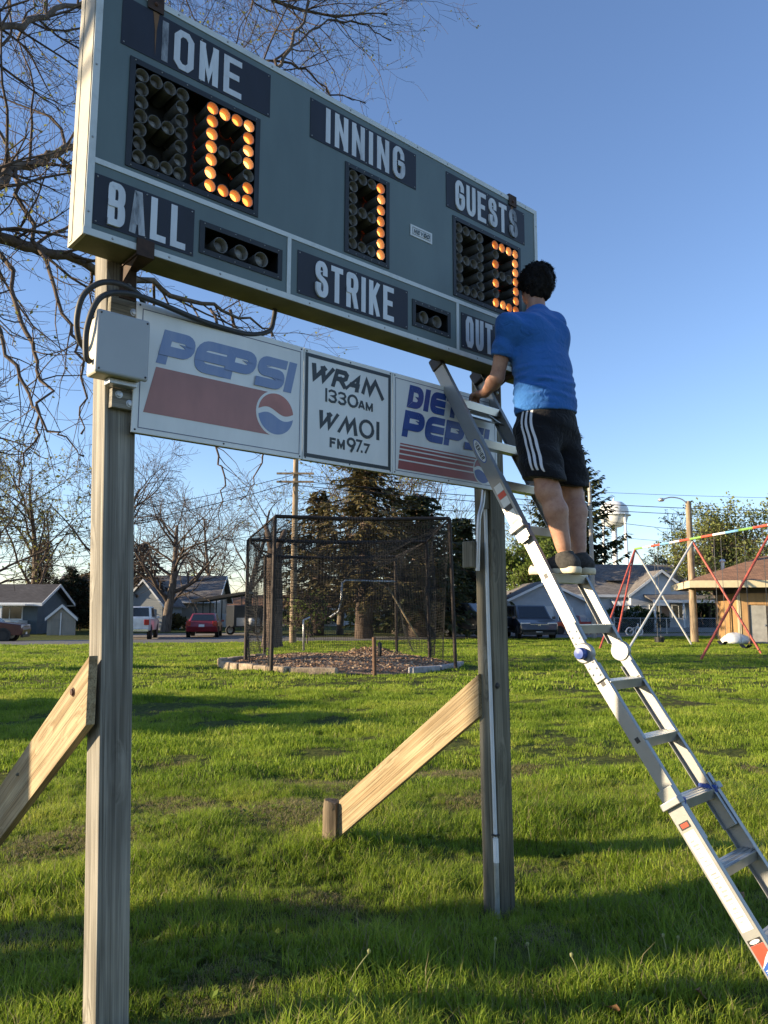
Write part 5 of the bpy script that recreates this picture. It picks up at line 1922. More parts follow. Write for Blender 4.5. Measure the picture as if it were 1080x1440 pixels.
def shingle(name, col):
    m, nt, bs = new_mat(name)
    bs.inputs['Roughness'].default_value = .9
    co = coords(nt)
    b_ = nd(nt, 'ShaderNodeTexBrick'); b_.inputs['Scale'].default_value = 2.0; b_.inputs['Row Height'].default_value = .3; b_.inputs['Brick Width'].default_value = .6
    b_.inputs['Mortar Size'].default_value = .02
    b_.inputs['Color1'].default_value = (*[c * .75 for c in col], 1); b_.inputs['Color2'].default_value = (*[c * 1.25 for c in col], 1); b_.inputs['Mortar'].default_value = (*[c * .4 for c in col], 1)
    lk(nt, co, b_.inputs['Vector'])
    n = nd(nt, 'ShaderNodeTexNoise', Scale=.8, Detail=4.0); lk(nt, co, n.inputs['Vector'])
    mx = nd(nt, 'ShaderNodeMix', data_type='RGBA', blend_type='MULTIPLY'); mx.inputs['Factor'].default_value = .7
    lk(nt, b_.outputs[0], mx.inputs[6]); lk(nt, ramp(nt, n.outputs[0], [(.3, (.7, .7, .7)), (.7, (1.15, 1.15, 1.15))]), mx.inputs[7])
    lk(nt, mx.outputs[2], bs.inputs['Base Color'])
    bump(nt, bs, b_.outputs[1], .3, .02)
    return m


M_wtrim = P('white_trim', (.66, .67, .66), .55, 0, .06, 5)
M_curt = P('drawn_curtain', (.42, .42, .40), .8, 0, .2, 6)


def window_(par, x0, x1, z0, z1, y, mull=True, lit=False):
    """window on the -y wall at plane y"""
    f = MB()
    e = .07
    for a, b, c, d in ((x0, x1, z1 - e, z1), (x0, x1, z0, z0 + e), (x0, x0 + e, z0 + e, z1 - e), (x1 - e, x1, z0 + e, z1 - e)):
        f.box(a, b, y - .05, y + .01, c, d)
    if mull:
        f.box((x0 + x1) / 2 - .025, (x0 + x1) / 2 + .025, y - .045, y + .01, z0 + e, z1 - e)
    o = f.build('window', M_wtrim, par)
    MB().box(x0 + e, x1 - e, y - .02, y - .012, z0 + e, z1 - e).build('pane', M_glass_dk, o)
    MB().box(x0 - .05, x1 + .05, y - .09, y - .0505, z0 - .05, z0 - .002).build('sill', M_wtrim, o)
    return o


def gable_house(name, label, loc, rz, w, d, hw, hr, wall, roof, over=.4, ridge='x', cat='house'):
    """x along the front (at y=0, facing -y), ridge along x or y"""
    o = thing(name, label, cat, loc, rz)
    m = MB()
    if ridge == 'x':
        m.add([(0, 0, -.3), (w, 0, -.3), (w, d, -.3), (0, d, -.3), (0, 0, hw), (w, 0, hw), (w, d, hw), (0, d, hw), (0, d / 2, hr - .08), (w, d / 2, hr - .08)],
              [(0, 1, 5, 4), (2, 3, 7, 6), (1, 2, 6, 9, 5), (3, 0, 4, 8, 7)])
    else:
        m.add([(0, 0, -.3), (w, 0, -.3), (w, d, -.3), (0, d, -.3), (0, 0, hw), (w, 0, hw), (w, d, hw), (0, d, hw), (w / 2, 0, hr - .08), (w / 2, d, hr - .08)],
              [(0, 1, 5, 8, 4), (2, 3, 7, 9, 6), (1, 2, 6, 5), (3, 0, 4, 7)])
    m.build('wall', wall, o)
    sl = (hr - hw) / ((d if ridge == 'x' else w) / 2)
    for sg in (0, 1):
        m = MB(); t = .12
        if ridge == 'x':
            ye = -over if sg == 0 else d + over
            ze = hw - over * sl
            q = [(-over, ye, ze), (w + over, ye, ze), (w + over, d / 2, hr), (-over, d / 2, hr)]
        else:
            xe = -over if sg == 0 else w + over
            ze = hw - over * sl
            q = [(xe, -over, ze), (w / 2, -over, hr), (w / 2, d + over, hr), (xe, d + over, ze)]
        m.hexa([(a, b, c + .0) for a, b, c in q] + [(a, b, c + t) for a, b, c in q])
        rf = m.build('roof', roof, o)
        # fascia and barge boards
        f = MB()
        if ridge == 'x':
            f.box(-over - .03, w + over + .03, (ye - .04) if sg == 0 else ye, ye if sg == 0 else ye + .04, ze - .10, ze + .13)
        else:
            f.hexa([(xe, -over - .05, ze - .08), (w / 2, -over - .05, hr - .08), (w / 2, -over - .003, hr - .08), (xe, -over - .003, ze - .08), (xe, -over - .05, ze + .12), (w / 2, -over - .05, hr + .125), (w / 2, -over - .003, hr + .125), (xe, -over - .003, ze + .12)])
        f.build('fascia', M_wtrim, rf)
        if ridge == 'x':
            for xx in (-over, w + over):
                f = MB(); x0, x1 = (xx - .05, xx - .003) if xx < 0 else (xx + .003, xx + .05)
                f.hexa([(x0, ye, ze - .08), (x1, ye, ze - .08), (x1, d / 2, hr - .08), (x0, d / 2, hr - .08), (x0, ye, ze + .13), (x1, ye, ze + .13), (x1, d / 2, hr + .13), (x0, d / 2, hr + .13)])
                f.build('barge_board', M_wtrim, rf)
    return o


# left: blue grey bungalow, only its right end shows
M_bl = siding('blue_grey_siding', (.085, .118, .145)); M_rfd = shingle('dark_shingle', (.055, .052, .055)); M_rfg = shingle('grey_shingle', (.17, .155, .145)); M_rfb = shingle('brown_shingle', (.26, .135, .075))
g = at(64, 896, 55)
hs1 = gable_house('bungalow', 'blue grey bungalow with dark roof at the left picture edge', (at(46, 896, 54).x - 15.0, 54, 0), RAD(2), 15, 5.4, 2.25, 3.45, M_bl, M_rfd, .45)
for x0, x1 in ((4, 6), (9.6, 11.2), (12.2, 14.0)):
    window_(hs1, x0, x1, 1.0, 1.95, 0, True)
MB().box(12.6, 14.4, -1.6, -.1, 0, .95).build('porch_wall', P('pale_porch', (.42, .47, .50), .6), hs1)
MB().box(6, 14.9, -1.9, -.46, 1.98, 2.08).build('porch_roof', M_wtrim, hs1)
for x in (7, 10, 13.2):
    MB().box(x, x + .12, -1.8, -1.68, 0, 1.98).build('porch_post', M_wtrim, hs1)
# shed
sg_ = at(65, 898, 52)
sh = gable_house('garden_shed', 'small taupe garden shed with pale roof edge beside the bungalow', (sg_.x, 52, 0), RAD(20), 1.75, 1.6, 1.15, 1.95, siding('taupe_boards', (.26, .245, .21), .15, True), M_rfg, .14, 'y', 'shed')
MB().box(.80, .87, -.06, -.002, 0, 1.5).build('corner_trim', M_wtrim, sh)
MB().box(.25, .76, -.03, -.002, .02, 1.1).build('door', siding('shed_door', (.22, .21, .18), .15, True), sh)
# pale house behind the arborvitae
ph = gable_house('house', 'tan house with broad brown roof behind the dark pointed shrubs', (at(70, 880, 72).x, 72, 0), RAD(4), 15, 9, 2.7, 5.0, siding('tan_siding', (.36, .33, .28)), M_rfg, .5)
window_(ph, 4, 5.4, 1.0, 2.2, 0); window_(ph, 9, 10.4, 1.0, 2.2, 0)
# grey shed right of left post
gs = gable_house('shed', 'grey gabled outbuilding behind the white pickup truck', (at(172, 890, 66).x, 66, 0), RAD(-4), 3.4, 5, 2.2, 4.2, siding('grey_siding', (.25, .27, .28)), M_rfg, .25, 'y', 'shed')
window_(gs, 1.9, 2.7, .9, 1.8, 0)
# white fence and long low building behind the red car
wb = gable_house('low_building', 'long white low building with red brown roof behind the carport', (at(296, 886, 84).x, 84, 0), RAD(2), 17, 7, 1.9, 3.3, siding('white_siding', (.60, .62, .64)), M_rfb, .3, 'x', 'building')
for x0 in (2.2, 7.5, 12.5):
    window_(wb, x0, x0 + 1.2, .7, 1.5, 0)
wf = thing('board_fence', 'pale board fence behind the heaps left of the red car', 'fence', (at(230, 886, 78).x, 78, 0))
for k in range(16):
    MB().box(k * .46, k * .46 + .44, 0, .04, 0, 1.35).build('board', M_wtrim if k % 5 else P('dark_panel', (.05, .06, .08), .6), wf)
# carport: steel posts under a long thin sloping roof
cp = thing('carport', 'open carport with thin dark sloping roof on slender posts', 'carport', (at(281, 880, 68).x, 68, 0), RAD(-2))
zA, zB_ = at(281, 848, 68).z, at(345, 836, 68).z
Lc = at(352, 880, 68).x - at(281, 880, 68).x
m = MB(); m.hexa([(-.2, -2.2, zA), (Lc, -2.2, zB_), (Lc, 3, zB_ + .1), (-.2, 3, zA + .1), (-.2, -2.2, zA + .28), (Lc, -2.2, zB_ + .22), (Lc, 3, zB_ + .3), (-.2, 3, zA + .36)]); m.build('roof', M_steel_dk, cp)
for x, y in ((.1, -2), (.45, -1), (.8, 0), (1.1, 1), (1.35, 2), (Lc - .4, -2), (Lc - .4, 2)):
    MB().box(x, x + .09, y, y + .09, 0, zA + .05 + (zB_ - zA) * x / Lc).build('post', M_steel_dk, cp)
# pale house glimpsed through the cage
ch = gable_house('house', 'small pale house glimpsed between the trunks behind the batting cage', (at(408, 886, 88).x, 88, 0), RAD(3), 11, 8, 2.4, 4.0, siding('cream_siding', (.48, .46, .40)), M_rfg, .4)
window_(ch, 1, 2.4, .8, 1.9, 0); window_(ch, 6, 7.4, .8, 1.9, 0); MB().box(4, 4.95, -.03, -.002, 0, 2.05).build('door', P('white_door', (.6, .6, .58), .5), ch)
# garage behind the van: gable to the street
ga = at(714, 890, 60); gb = at(826, 890, 60)
gh = gable_house('garage', 'pale blue grey gabled garage behind the parked van', (ga.x, 60, 0), RAD(3), gb.x - ga.x, 8, 2.5, 3.95, siding('pale_grey_siding', (.36, .40, .44), .22), M_rfg, .35, 'y', 'garage')
MB().box(.5, 3.6, -.04, -.002, 0, 2.1).build('garage_door', P('garage_door_white', (.55, .57, .58), .5, 0, .05, 5), gh)
window_(gh, 3.95, 5.15, .95, 2.0, 0)
# right: long house with cross gable and porch
M_wh = siding('bluish_white_siding', (.50, .53, .56), .2)
ha = at(820, 887, 68); hb = at(972, 887, 68)
HWD = hb.x - ha.x + .4
hs2 = gable_house('house', 'white house with broad grey roof, striped awning and front gable behind the swings', (ha.x - 1.2, 68, 0), RAD(3), HWD + 1.2, 9.5, 3.3, 6.0, M_wh, M_rfg, .45)
# cross gable
gx0 = at(888, 830, 67).x - (ha.x - 1.2); gx1 = gx0 + 5.4
m = MB(); zr = 5.2
m.add([(gx0, -.9, -.3), (gx1, -.9, -.3), (gx1, -.9, 3.2), ((gx0 + gx1) / 2, -.9, zr), (gx0, -.9, 3.2), (gx0, .6, -.3), (gx1, .6, -.3), (gx1, .6, 3.2), ((gx0 + gx1) / 2, 4.5, zr), (gx0, .6, 3.2)], [(0, 1, 2, 3, 4), (1, 6, 7, 2), (5, 0, 4, 9)])
m.build('gable_wall', M_wh, hs2)
for sg in (-1, 1):
    xe = gx0 - .35 if sg < 0 else gx1 + .35
    xm = (gx0 + gx1) / 2
    m = MB(); q = [(xe, -1.25, 2.95), (xm, -1.25, zr), (xm, 4.6, zr), (xe, 1.2, 2.95)]
    m.hexa(q + [(a, b, c + .12) for a, b, c in q]); rf = m.build('gable_roof', M_rfg, hs2)
    m = MB(); m.hexa([(xe, -1.31, 2.86), (xm, -1.31, zr - .09), (xm, -1.255, zr - .09), (xe, -1.255, 2.86), (xe, -1.31, 3.1), (xm, -1.31, zr + .15), (xm, -1.255, zr + .15), (xe, -1.255, 3.1)]); m.build('barge_board', M_wtrim, rf)
# porch in front of the gable
m = MB(); px0, px1 = gx0 + 1.1, gx1 + 2.2
m.hexa([(px0, -3.0, 2.55), (px1, -3.0, 2.55), (px1, -.92, 3.05), (px0, -.92, 3.05), (px0, -3.0, 2.66), (px1, -3.0, 2.66), (px1, -.92, 3.2), (px0, -.92, 3.2)]); pr = m.build('porch_roof', M_rfg, hs2)
MB().box(px0 - .02, px1 + .02, -3.05, -3.004, 2.46, 2.70).build('fascia', M_wtrim, pr)
for x in (px0 + .1, px0 + 2.6, px1 - .25):
    MB().box(x, x + .14, -2.95, -2.81, .3, 2.55).build('porch_post', M_wtrim, hs2)
MB().box(px0, px1, -3.0, -.92, -.2, .35).build('porch_floor', P('porch_grey', (.2, .21, .22), .8), hs2)
window_(hs2, gx0 + 1.6, gx0 + 2.5, 1.1, 2.3, -.91); window_(hs2, gx0 + 3.6, gx0 + 4.8, 1.1, 2.3, -.91)
MB().box(gx0 + 2.7, gx0 + 3.35, -.95, -.902, .36, 2.3).build('door', P('dark_door', (.08, .07, .07), .5), hs2)
wx = at(872, 860, 68).x - (ha.x - 1.2)
window_(hs2, wx - .5, wx + .35, 1.15, 2.35, 0); window_(hs2, wx + .8, wx + 1.5, 1.15, 2.35, 0)
aw = MB()
for k in range(12):
    x0 = wx - .75 + k * .21
    aw.hexa([(x0, -.95, 2.2), (x0 + .21, -.95, 2.2), (x0 + .21, -.01, 2.75), (x0, -.01, 2.75), (x0, -.95, 2.24), (x0 + .21, -.95, 2.24), (x0 + .21, -.01, 2.80), (x0, -.01, 2.80)], k % 2)
aw.build('awning', [M_wtrim, P('awning_grey', (.32, .35, .38), .6)], hs2)
MB().box(1.9, 2.6, 4.2, 4.9, 5.2, 7.0).build('chimney', P('brick_chimney', (.16, .09, .07), .9, 0, .4, 8), hs2)
MB().box(4.0, 5.4, 1.2, 2.2, 4.42, 4.5).build('roof_vent', M_steel_dk, hs2)
# house number board on the porch edge
nb = MB().box(px0 + .25, px0 + 1.35, -3.09, -3.052, 2.20, 2.44).build('number_board', M_wtrim, hs2)
for i, chh in enumerate('1'):
    pass

# brown park building at the right edge
bg0 = gnd(1040, 905); 
pb = thing('park_building', 'low brown park building with wide cream fascia at the right edge', 'building', (bg0.x, bg0.y, 0), RAD(-14))
M_bb = siding('brown_vertical_boards', (.40, .235, .10), .3, True, .2)
MB().box(0, 9, .05, 7, 0, 2.75).build('wall', M_bb, pb)
k = 0
for i in range(22):
    x0 = i * .40 + .16
    if .45 < x0 + .2 < 1.6 and True:
        MB().box(x0, x0 + .385, 0, .049, 2.12, 2.72).build('board', M_bb, pb)
    elif x0 < 8.6:
        MB().box(x0, x0 + .385, 0, .049, 0, 2.72).build('board', M_bb, pb)
MB().box(-.02, .14, -.03, .06, 0, 2.75).build('corner_post', P('cream_paint', (.62, .52, .33), .55, 0, .08, 5), pb)
dm = MB().box(.62, 1.42, -.035, .02, .02, 2.08).build('door', P('weathered_grey_door', (.33, .32, .29), .7, 0, .2, 3), pb)
MB().box(.54, .619, -.06, .03, .0, 2.12).build('door_frame', M_steel_dk, dm)
MB().box(1.3, 1.36, -.06, -.036, .95, 1.05).build('handle', M_galv, dm)
zf = 3.05
MB().box(-2.6, 9.5, -1.3, -1.22, zf - .02, zf + .36).build('fascia', MATS['cream_paint'], pb)
MB().box(-2.6, -2.52, -1.215, 7.5, zf - .02, zf + .36).build('fascia', MATS['cream_paint'], pb)
MB().box(-2.5, 9.5, -1.2, 7.4, zf + .0, zf + .06).build('soffit', P('dark_soffit', (.06, .045, .035), .8), pb)
MB().box(-.1, 9.2, -.02, 7.1, 2.76, zf - .005).build('eave_band', MATS['dark_soffit'], pb)
m = MB(); m.add([(-2.6, -1.3, zf + .365), (9.5, -1.3, zf + .365), (9.5, 7.5, zf + .365), (-2.6, 7.5, zf + .365), (2.2, 3.1, zf + 1.95), (9.5, 3.1, zf + 1.95)], [(0, 1, 5, 4), (2, 3, 4, 5), (3, 0, 4), (1, 2, 5)]); m.build('roof', M_rfb, pb)
m = MB(); m.tube([(-.4, 1.5, zf + .8), (-.4, 1.5, zf + 1.5)], .10, 10); m.lathe([(.13, 0), (.18, .04), (.13, .16), (.001, .2)], 10, (-.4, 1.5, zf + 1.5)); m.build('flue', M_galv, pb, smooth=True, auto=40)
# red-brown crate and dark bags before it
cr = thing('wooden_crate', 'red brown crate standing against the park building wall', 'crate', (bg0.x + 2.4, bg0.y - 1.2, 0), RAD(-10))
for k in range(4):
    MB().box(0, 1.5, -.03, 0, .04 + k * .24, .25 + k * .24).build('slat', P('red_brown_board', (.33, .14, .09), .7, 0, .3, 6), cr)
MB().box(0.02, 1.48, 0.002, .8, .03, 1.0).build('crate_body', MATS['red_brown_board'], cr)
for i, (dx, dy, sc, nm) in enumerate(((1.4, -2.1, .55, 'leftmost dark rubbish bag heaped by the crate'), (2.4, -2.3, .62, 'dark rubbish bag heaped in front of the crate'), (3.3, -2.2, .6, 'dark rubbish bag right of the crate at the picture edge'))):
    m = MB(); vs = []
    rq = random.Random(i + 30)
    for ii_, (rad, z) in enumerate(((.3, 0), (.62, .15), (.55, .5), (.3, .75), (.01, .82))):
        for j in range(12):
            a = .5236 * j; kk = sc * rad * 1.3 * (1 + rq.uniform(-.15, .15)); vs.append((kk * math.cos(a) * 1.2, kk * math.sin(a), z * sc + rq.uniform(-.04, .04)))
    m.add(vs, [(a * 12 + j, a * 12 + (j + 1) % 12, a * 12 + 12 + (j + 1) % 12, a * 12 + 12 + j) for a in range(4) for j in range(12)])
    o = m.build('rubbish_bag', P('dark_bag', (.03, .035, .045), .4, 0, .4, 4)); o.location = (bg0.x + dx, bg0.y + dy, 0); tag(o, nm, 'bag', 'bags by the park building')

# ------------------------------------------------------------------ poles, wires, water tower, fence
M_pole_grey = P('bleached_pole_wood', (.36, .34, .30), .85, 0, .2, 6, .2, 30, (1, 1, .1))
M_upole = wood('utility_pole_wood', (.36, .28, .19), (.19, .14, .09), 10.0, False)


def pole(label, px, Y, ytop, r, base_z=0.0):
    p0 = at(px, 880, Y); zt = at(px, ytop, Y).z
    o = thing('utility_pole', label, 'utility pole', (p0.x, Y, 0))
    m = MB(); m.tube([(0, 0, -.3), (0, 0, zt * .5), (0, 0, zt)], [r, r * .86, r * .72], 14); m.build('shaft', M_upole, o, smooth=True, auto=60)
    return o, zt


p1, z1 = pole('tall utility pole with cross arms behind the batting cage', 412, 41, 640, .19)
for dz in (1.0, 1.45):
    MB().box(-1.0, 1.0, -.26, -.16, z1 - dz - .1, z1 - dz).build('cross_arm', M_upole, p1)
p2, z2 = pole('thin utility pole with transformer left of the water tower', 835, 50, 678, .16)
for _c in p2.children: _c.data.materials[0] = M_pole_grey
m = MB(); m.lathe([(.001, -.55), (.3, -.55), (.3, .45), (.22, .5), (.001, .5)], 14, (-.55, -.1, z2 - 2.1)); m.build('transformer', P('transformer_grey', (.5, .52, .52), .45), p2, smooth=True, auto=40)
MB().box(-.3, -.12, -.1, .1, z2 - 2.3, z2 - 1.9).build('bracket', M_steel_dk, p2)
m = MB(); m.tube([(-.35, 0, z2 - .6), (-.35, 0, z2 - 1.3)], .04, 6); m.build('fuse', M_steel_dk, p2)
p3, z3 = pole('stout wooden pole with street lamp arm behind the swing set', 976, 44, 705, .22)
m = MB(); m.tube(spline([(0, -.05, z3 - .25), (-.4, -.1, z3 + .1), (-1.0, -.1, z3 + .22), (-1.5, -.1, z3 + .10)], 6), .035, 8); arm = m.build('lamp_arm', M_galv, p3, smooth=True)
m = MB(); m.lathe([(.001, .1), (.12, .08), (.2, -.02), (.14, -.1), (.001, -.12)], 12, (-1.6, -.1, z3 + .08)); m.build('lamp_head', M_galv, arm, smooth=True)


def wire(label, p, q, sag, r=.022):
    m = MB(); pts = []
    for k in range(25):
        t_ = k / 24; e = Vector(p) * (1 - t_) + Vector(q) * t_; e.z -= sag * 4 * t_ * (1 - t_); pts.append(e)
    m.tube(pts, r, 4)
    return tag(m.build('overhead_wire', M_black), label, 'wire', 'overhead wires along the street')


wire('topmost thin wire crossing the sky right of the person', at(412, 668, 41), at(1500, 700, 60), .6, .012)
wire('upper of two thick wires crossing the sky behind the lamp pole', at(412, 676, 41), at(1500, 715, 60), .9, .022)
wire('lower of two thick wires crossing the sky behind the lamp pole', at(412, 682, 41), at(1500, 722, 60), 1.0, .020)
wire('single wire crossing behind the water tower tank', at(829, 730, 50), at(1500, 770, 62), .7, .016)
wire('low wire crossing just above the white house roof', at(829, 752, 50), at(1500, 780, 62), .5, .012)
wire('upper wire running left from the cage pole past the left post', at(412, 668, 41), at(-300, 760, 34), .8, .016)
wire('middle wire running left from the cage pole past the left post', at(412, 678, 41), at(-300, 785, 34), .9, .02)
wire('lowest wire running left behind the bare trees', at(412, 745, 41), at(-300, 800, 34), .5, .014)
wire('wire running from the cage pole to the thin transformer pole', at(412, 700, 41), at(829, 712, 50), .5, .02)

wt = thing('water_tower', 'white water tower with round tank rising behind the dark fir', 'water tower', (at(866, 800, 240).x, 240, 0))
tz = at(866, 724, 240).z; tr = 20 / 1081 * 240
M_tank = P('white_tank_paint', (.70, .71, .70), .5, 0, .08, .3)
m = MB(); prof = [(.02, -tr * .95), (tr * .5, -tr * .86), (tr * .85, -tr * .55), (tr, -.1), (tr, tr * .35), (tr * .9, tr * .62), (tr * .6, tr * .88), (.02, tr * 1.0)]
m.lathe(prof, 24, (0, 0, tz)); m.build('tank', M_tank, wt, smooth=True, auto=60)
m = MB(); m.lathe([(tr + .02, -.35), (tr + .7, -.35), (tr + .7, -.15), (tr + .02, -.15)], 24, (0, 0, tz)); m.build('catwalk', M_tank, wt)
for k in range(4):
    a = .5 + k * 1.5708
    m = MB(); m.tube([(tr * 1.25 * math.cos(a), tr * 1.25 * math.sin(a), 0), (tr * math.cos(a), tr * math.sin(a), tz)], .4, 8); m.build('leg', M_tank, wt, smooth=True)
m = MB(); m.tube([(0, 0, 0), (0, 0, tz - tr * .9)], .8, 10); m.build('riser', M_tank, wt, smooth=True)
m = MB(); m.lathe([(.3, 0), (.3, .8), (.001, 1.0)], 8, (0, 0, tz + tr)); m.build('vent', M_tank, wt)

fn = thing('chain_link_fence', 'low chain link fence with steel posts before the white house', 'fence', (at(790, 886, 58).x, 58, 0), RAD(3))
L_ = 22
for k in range(12):
    m = MB(); m.tube([(k * 2, 0, 0), (k * 2, 0, 1.25)], .03, 6); m.build('post', M_galv, fn)
m = MB(); m.tube([(0, 0, 1.22), (L_, 0, 1.22)], .025, 6); m.build('top_rail', M_galv, fn)
m = MB()
for k in range(-8, 148):
    for sg in (1, -1):
        x0 = k * .15; x1 = x0 + 1.2
        a_, b_ = max(0, x0), min(L_, x1)
        if b_ <= a_: continue
        za, zb = (a_ - x0), (b_ - x0)
        if sg < 0: za, zb = 1.2 - za, 1.2 - zb
        m.tube([(a_, .01 * sg, za), (b_, .01 * sg, zb)], .004, 3, caps=False)
o = m.build('mesh_wire', M_galv, fn); o['kind'] = 'stuff'
# ------------------------------------------------------------------ vehicles (x forward, y left, origin on the ground under the middle)
def car_paint(name, col):
    m, nt, bs = new_mat(name)
    bs.inputs['Base Color'].default_value = (*col, 1); bs.inputs['Roughness'].default_value = .32; bs.inputs['Coat Weight'].default_value = .6; bs.inputs['Coat Roughness'].default_value = .08
    bs.inputs['Metallic'].default_value = .15
    n = nd(nt, 'ShaderNodeTexNoise', Scale=3.0, Detail=5.0); lk(nt, coords(nt), n.inputs['Vector'])
    lk(nt, ramp(nt, n.outputs[0], [(.3, tuple(c * .85 for c in col)), (.75, tuple(min(1, c * 1.15 + .006) for c in col))]), bs.inputs['Base Color'])
    return m


M_tyre = P('tyre_rubber', (.018, .018, .018), .85, 0, .3, 20)
M_rim = P('alloy_rim', (.40, .41, .42), .35, .7, .15, 10)
M_headl = P('headlamp_lens', (.55, .57, .60), .15, .2, .1, 10)
M_taill = P('tail_lamp_lens', (.32, .012, .012), .2, 0, .1, 10)
M_chrome = P('chrome_trim', (.6, .61, .62), .2, .9, .1, 10)
M_plate = P('number_plate', (.62, .64, .66), .5, 0, .1, 20)


def wheel_(par, x, y, r, w=.22):
    sg = 1 if y > 0 else -1
    m = MB(); m.lathe([(r * .62, -w / 2), (r * .93, -w / 2), (r, -w * .3), (r, w * .3), (r * .93, w / 2), (r * .62, w / 2)], 22, (x, y, r), (1, 0, 0), (0, 0, -1), (0, 1, 0))
    o = m.build('wheel', M_tyre, par, smooth=True, auto=40)
    m = MB(); m.lathe([(r * .64, w * .42 * sg), (r * .58, w * .30 * sg), (r * .25, w * .34 * sg), (.001, w * .40 * sg)], 22, (x, y, r), (1, 0, 0), (0, 0, -1), (0, 1, 0))
    for k in range(5):
        a = k * 1.2566
        c = Vector((x + r * .36 * math.cos(a), y + sg * w * .36, r + r * .36 * math.sin(a)))
        m.obox(c, Vector((math.cos(a), 0, math.sin(a))) * r * .25, Vector((0, .012, 0)), Vector((-math.sin(a), 0, math.cos(a))) * r * .055)
    m.build('rim', M_rim, o)
    return o


def arch(par, x, y, r):
    sg = 1 if y > 0 else -1
    m = MB(); m.lathe([(.001, 0), (r * 1.16, 0), (r * 1.16, .012 * sg)], 22, (x, y, r * 1.02), (1, 0, 0), (0, 0, -1), (0, 1, 0)); m.build('wheel_arch', M_black, par)


def car(name, label, cat, loc, rz, paint, prof, roofp, W_, wb, wr, glass_side, gh_top=.80, bed=None):
    """prof: lower body outline (x,z); roofp: greenhouse (xb0,xt0,xt1,xb1,z0,z1) rear to front"""
    o = thing(name, label, cat, loc, rz)
    m = MB()
    n = len(prof)
    st = [(-1, .90, .0), (-.93, 1, 0), (.93, 1, 0), (1, .90, 0)]
    zc = sum(p[1] for p in prof) / n; xc = sum(p[0] for p in prof) / n
    ring = []
    for yy, k, _ in ((-W_ / 2, .955, 0), (-W_ / 2 + .07, 1, 0), (W_ / 2 - .07, 1, 0), (W_ / 2, .955, 0)):
        ring.append([(xc + (x - xc) * k, yy, zc + (z - zc) * (k if z > zc else 1)) for x, z in prof])
    vs = [q for rg in ring for q in rg]
    fs = [tuple(range(n)), tuple(range(3 * n, 4 * n))[::-1]]
    for i in range(3):
        for j in range(n):
            fs.append((i * n + j, i * n + n + j, i * n + n + (j + 1) % n, i * n + (j + 1) % n))
    m.add(vs, fs)
    m.build('body', paint, o, smooth=True, auto=32, bevel=.025, seg=2)
    xb0, xt0, xt1, xb1, z0, z1 = roofp
    wb_, wt_ = W_ / 2 * .93, W_ / 2 * gh_top
    m = MB()
    V_ = [(xb0, -wb_, z0 - .05), (xb1, -wb_, z0 - .05), (xb1, wb_, z0 - .05), (xb0, wb_, z0 - .05), (xt0, -wt_, z1), (xt1, -wt_, z1), (xt1, wt_, z1), (xt0, wt_, z1)]
    m.hexa(V_); cab = m.build('cabin', paint, o, bevel=.07, seg=3, smooth=True, auto=60)
    V_ = [Vector(q) for q in V_]

    def panel_(q, s0, s1, t0, t1, nm, mt=M_glass_dk, lift=.012):
        a, b, c, d = q
        f = lambda s_, t_: (a * (1 - s_) + b * s_) * (1 - t_) + (d * (1 - s_) + c * s_) * t_
        pts = [f(s0, t0), f(s1, t0), f(s1, t1), f(s0, t1)]
        nn = (pts[1] - pts[0]).cross(pts[3] - pts[0]).normalized()
        mm = MB(); mm.add([p + nn * lift for p in pts] + [p - nn * .01 for p in pts], [(0, 1, 2, 3), (0, 4, 5, 1), (1, 5, 6, 2), (2, 6, 7, 3), (3, 7, 4, 0)]); return mm.build(nm, mt, o)
    panel_([V_[1], V_[2], V_[6], V_[5]], .06, .94, .14, .92, 'windscreen'); panel_([V_[3], V_[0], V_[4], V_[7]], .08, .92, .25, .9, 'rear_window')
    for s0, s1 in glass_side:
        panel_([V_[0], V_[1], V_[5], V_[4]], s0, s1, .22, .9, 'side_window'); panel_([V_[2], V_[3], V_[7], V_[6]], 1 - s1, 1 - s0, .22, .9, 'side_window')
    for sx in (-1, 1):
        for sy in (-1, 1):
            arch(o, sx * wb / 2, sy * (W_ / 2 + .002), wr); wheel_(o, sx * wb / 2, sy * (W_ / 2 - .10), wr)
    for sy in (-1, 1):
        m = MB(); m.obox((xb1 - .35, sy * (W_ / 2 + .10), z0 + .08), (.06, 0, 0), (0, .09, 0), (0, 0, .07)); m.build('mirror', paint, o, bevel=.02)
    return o


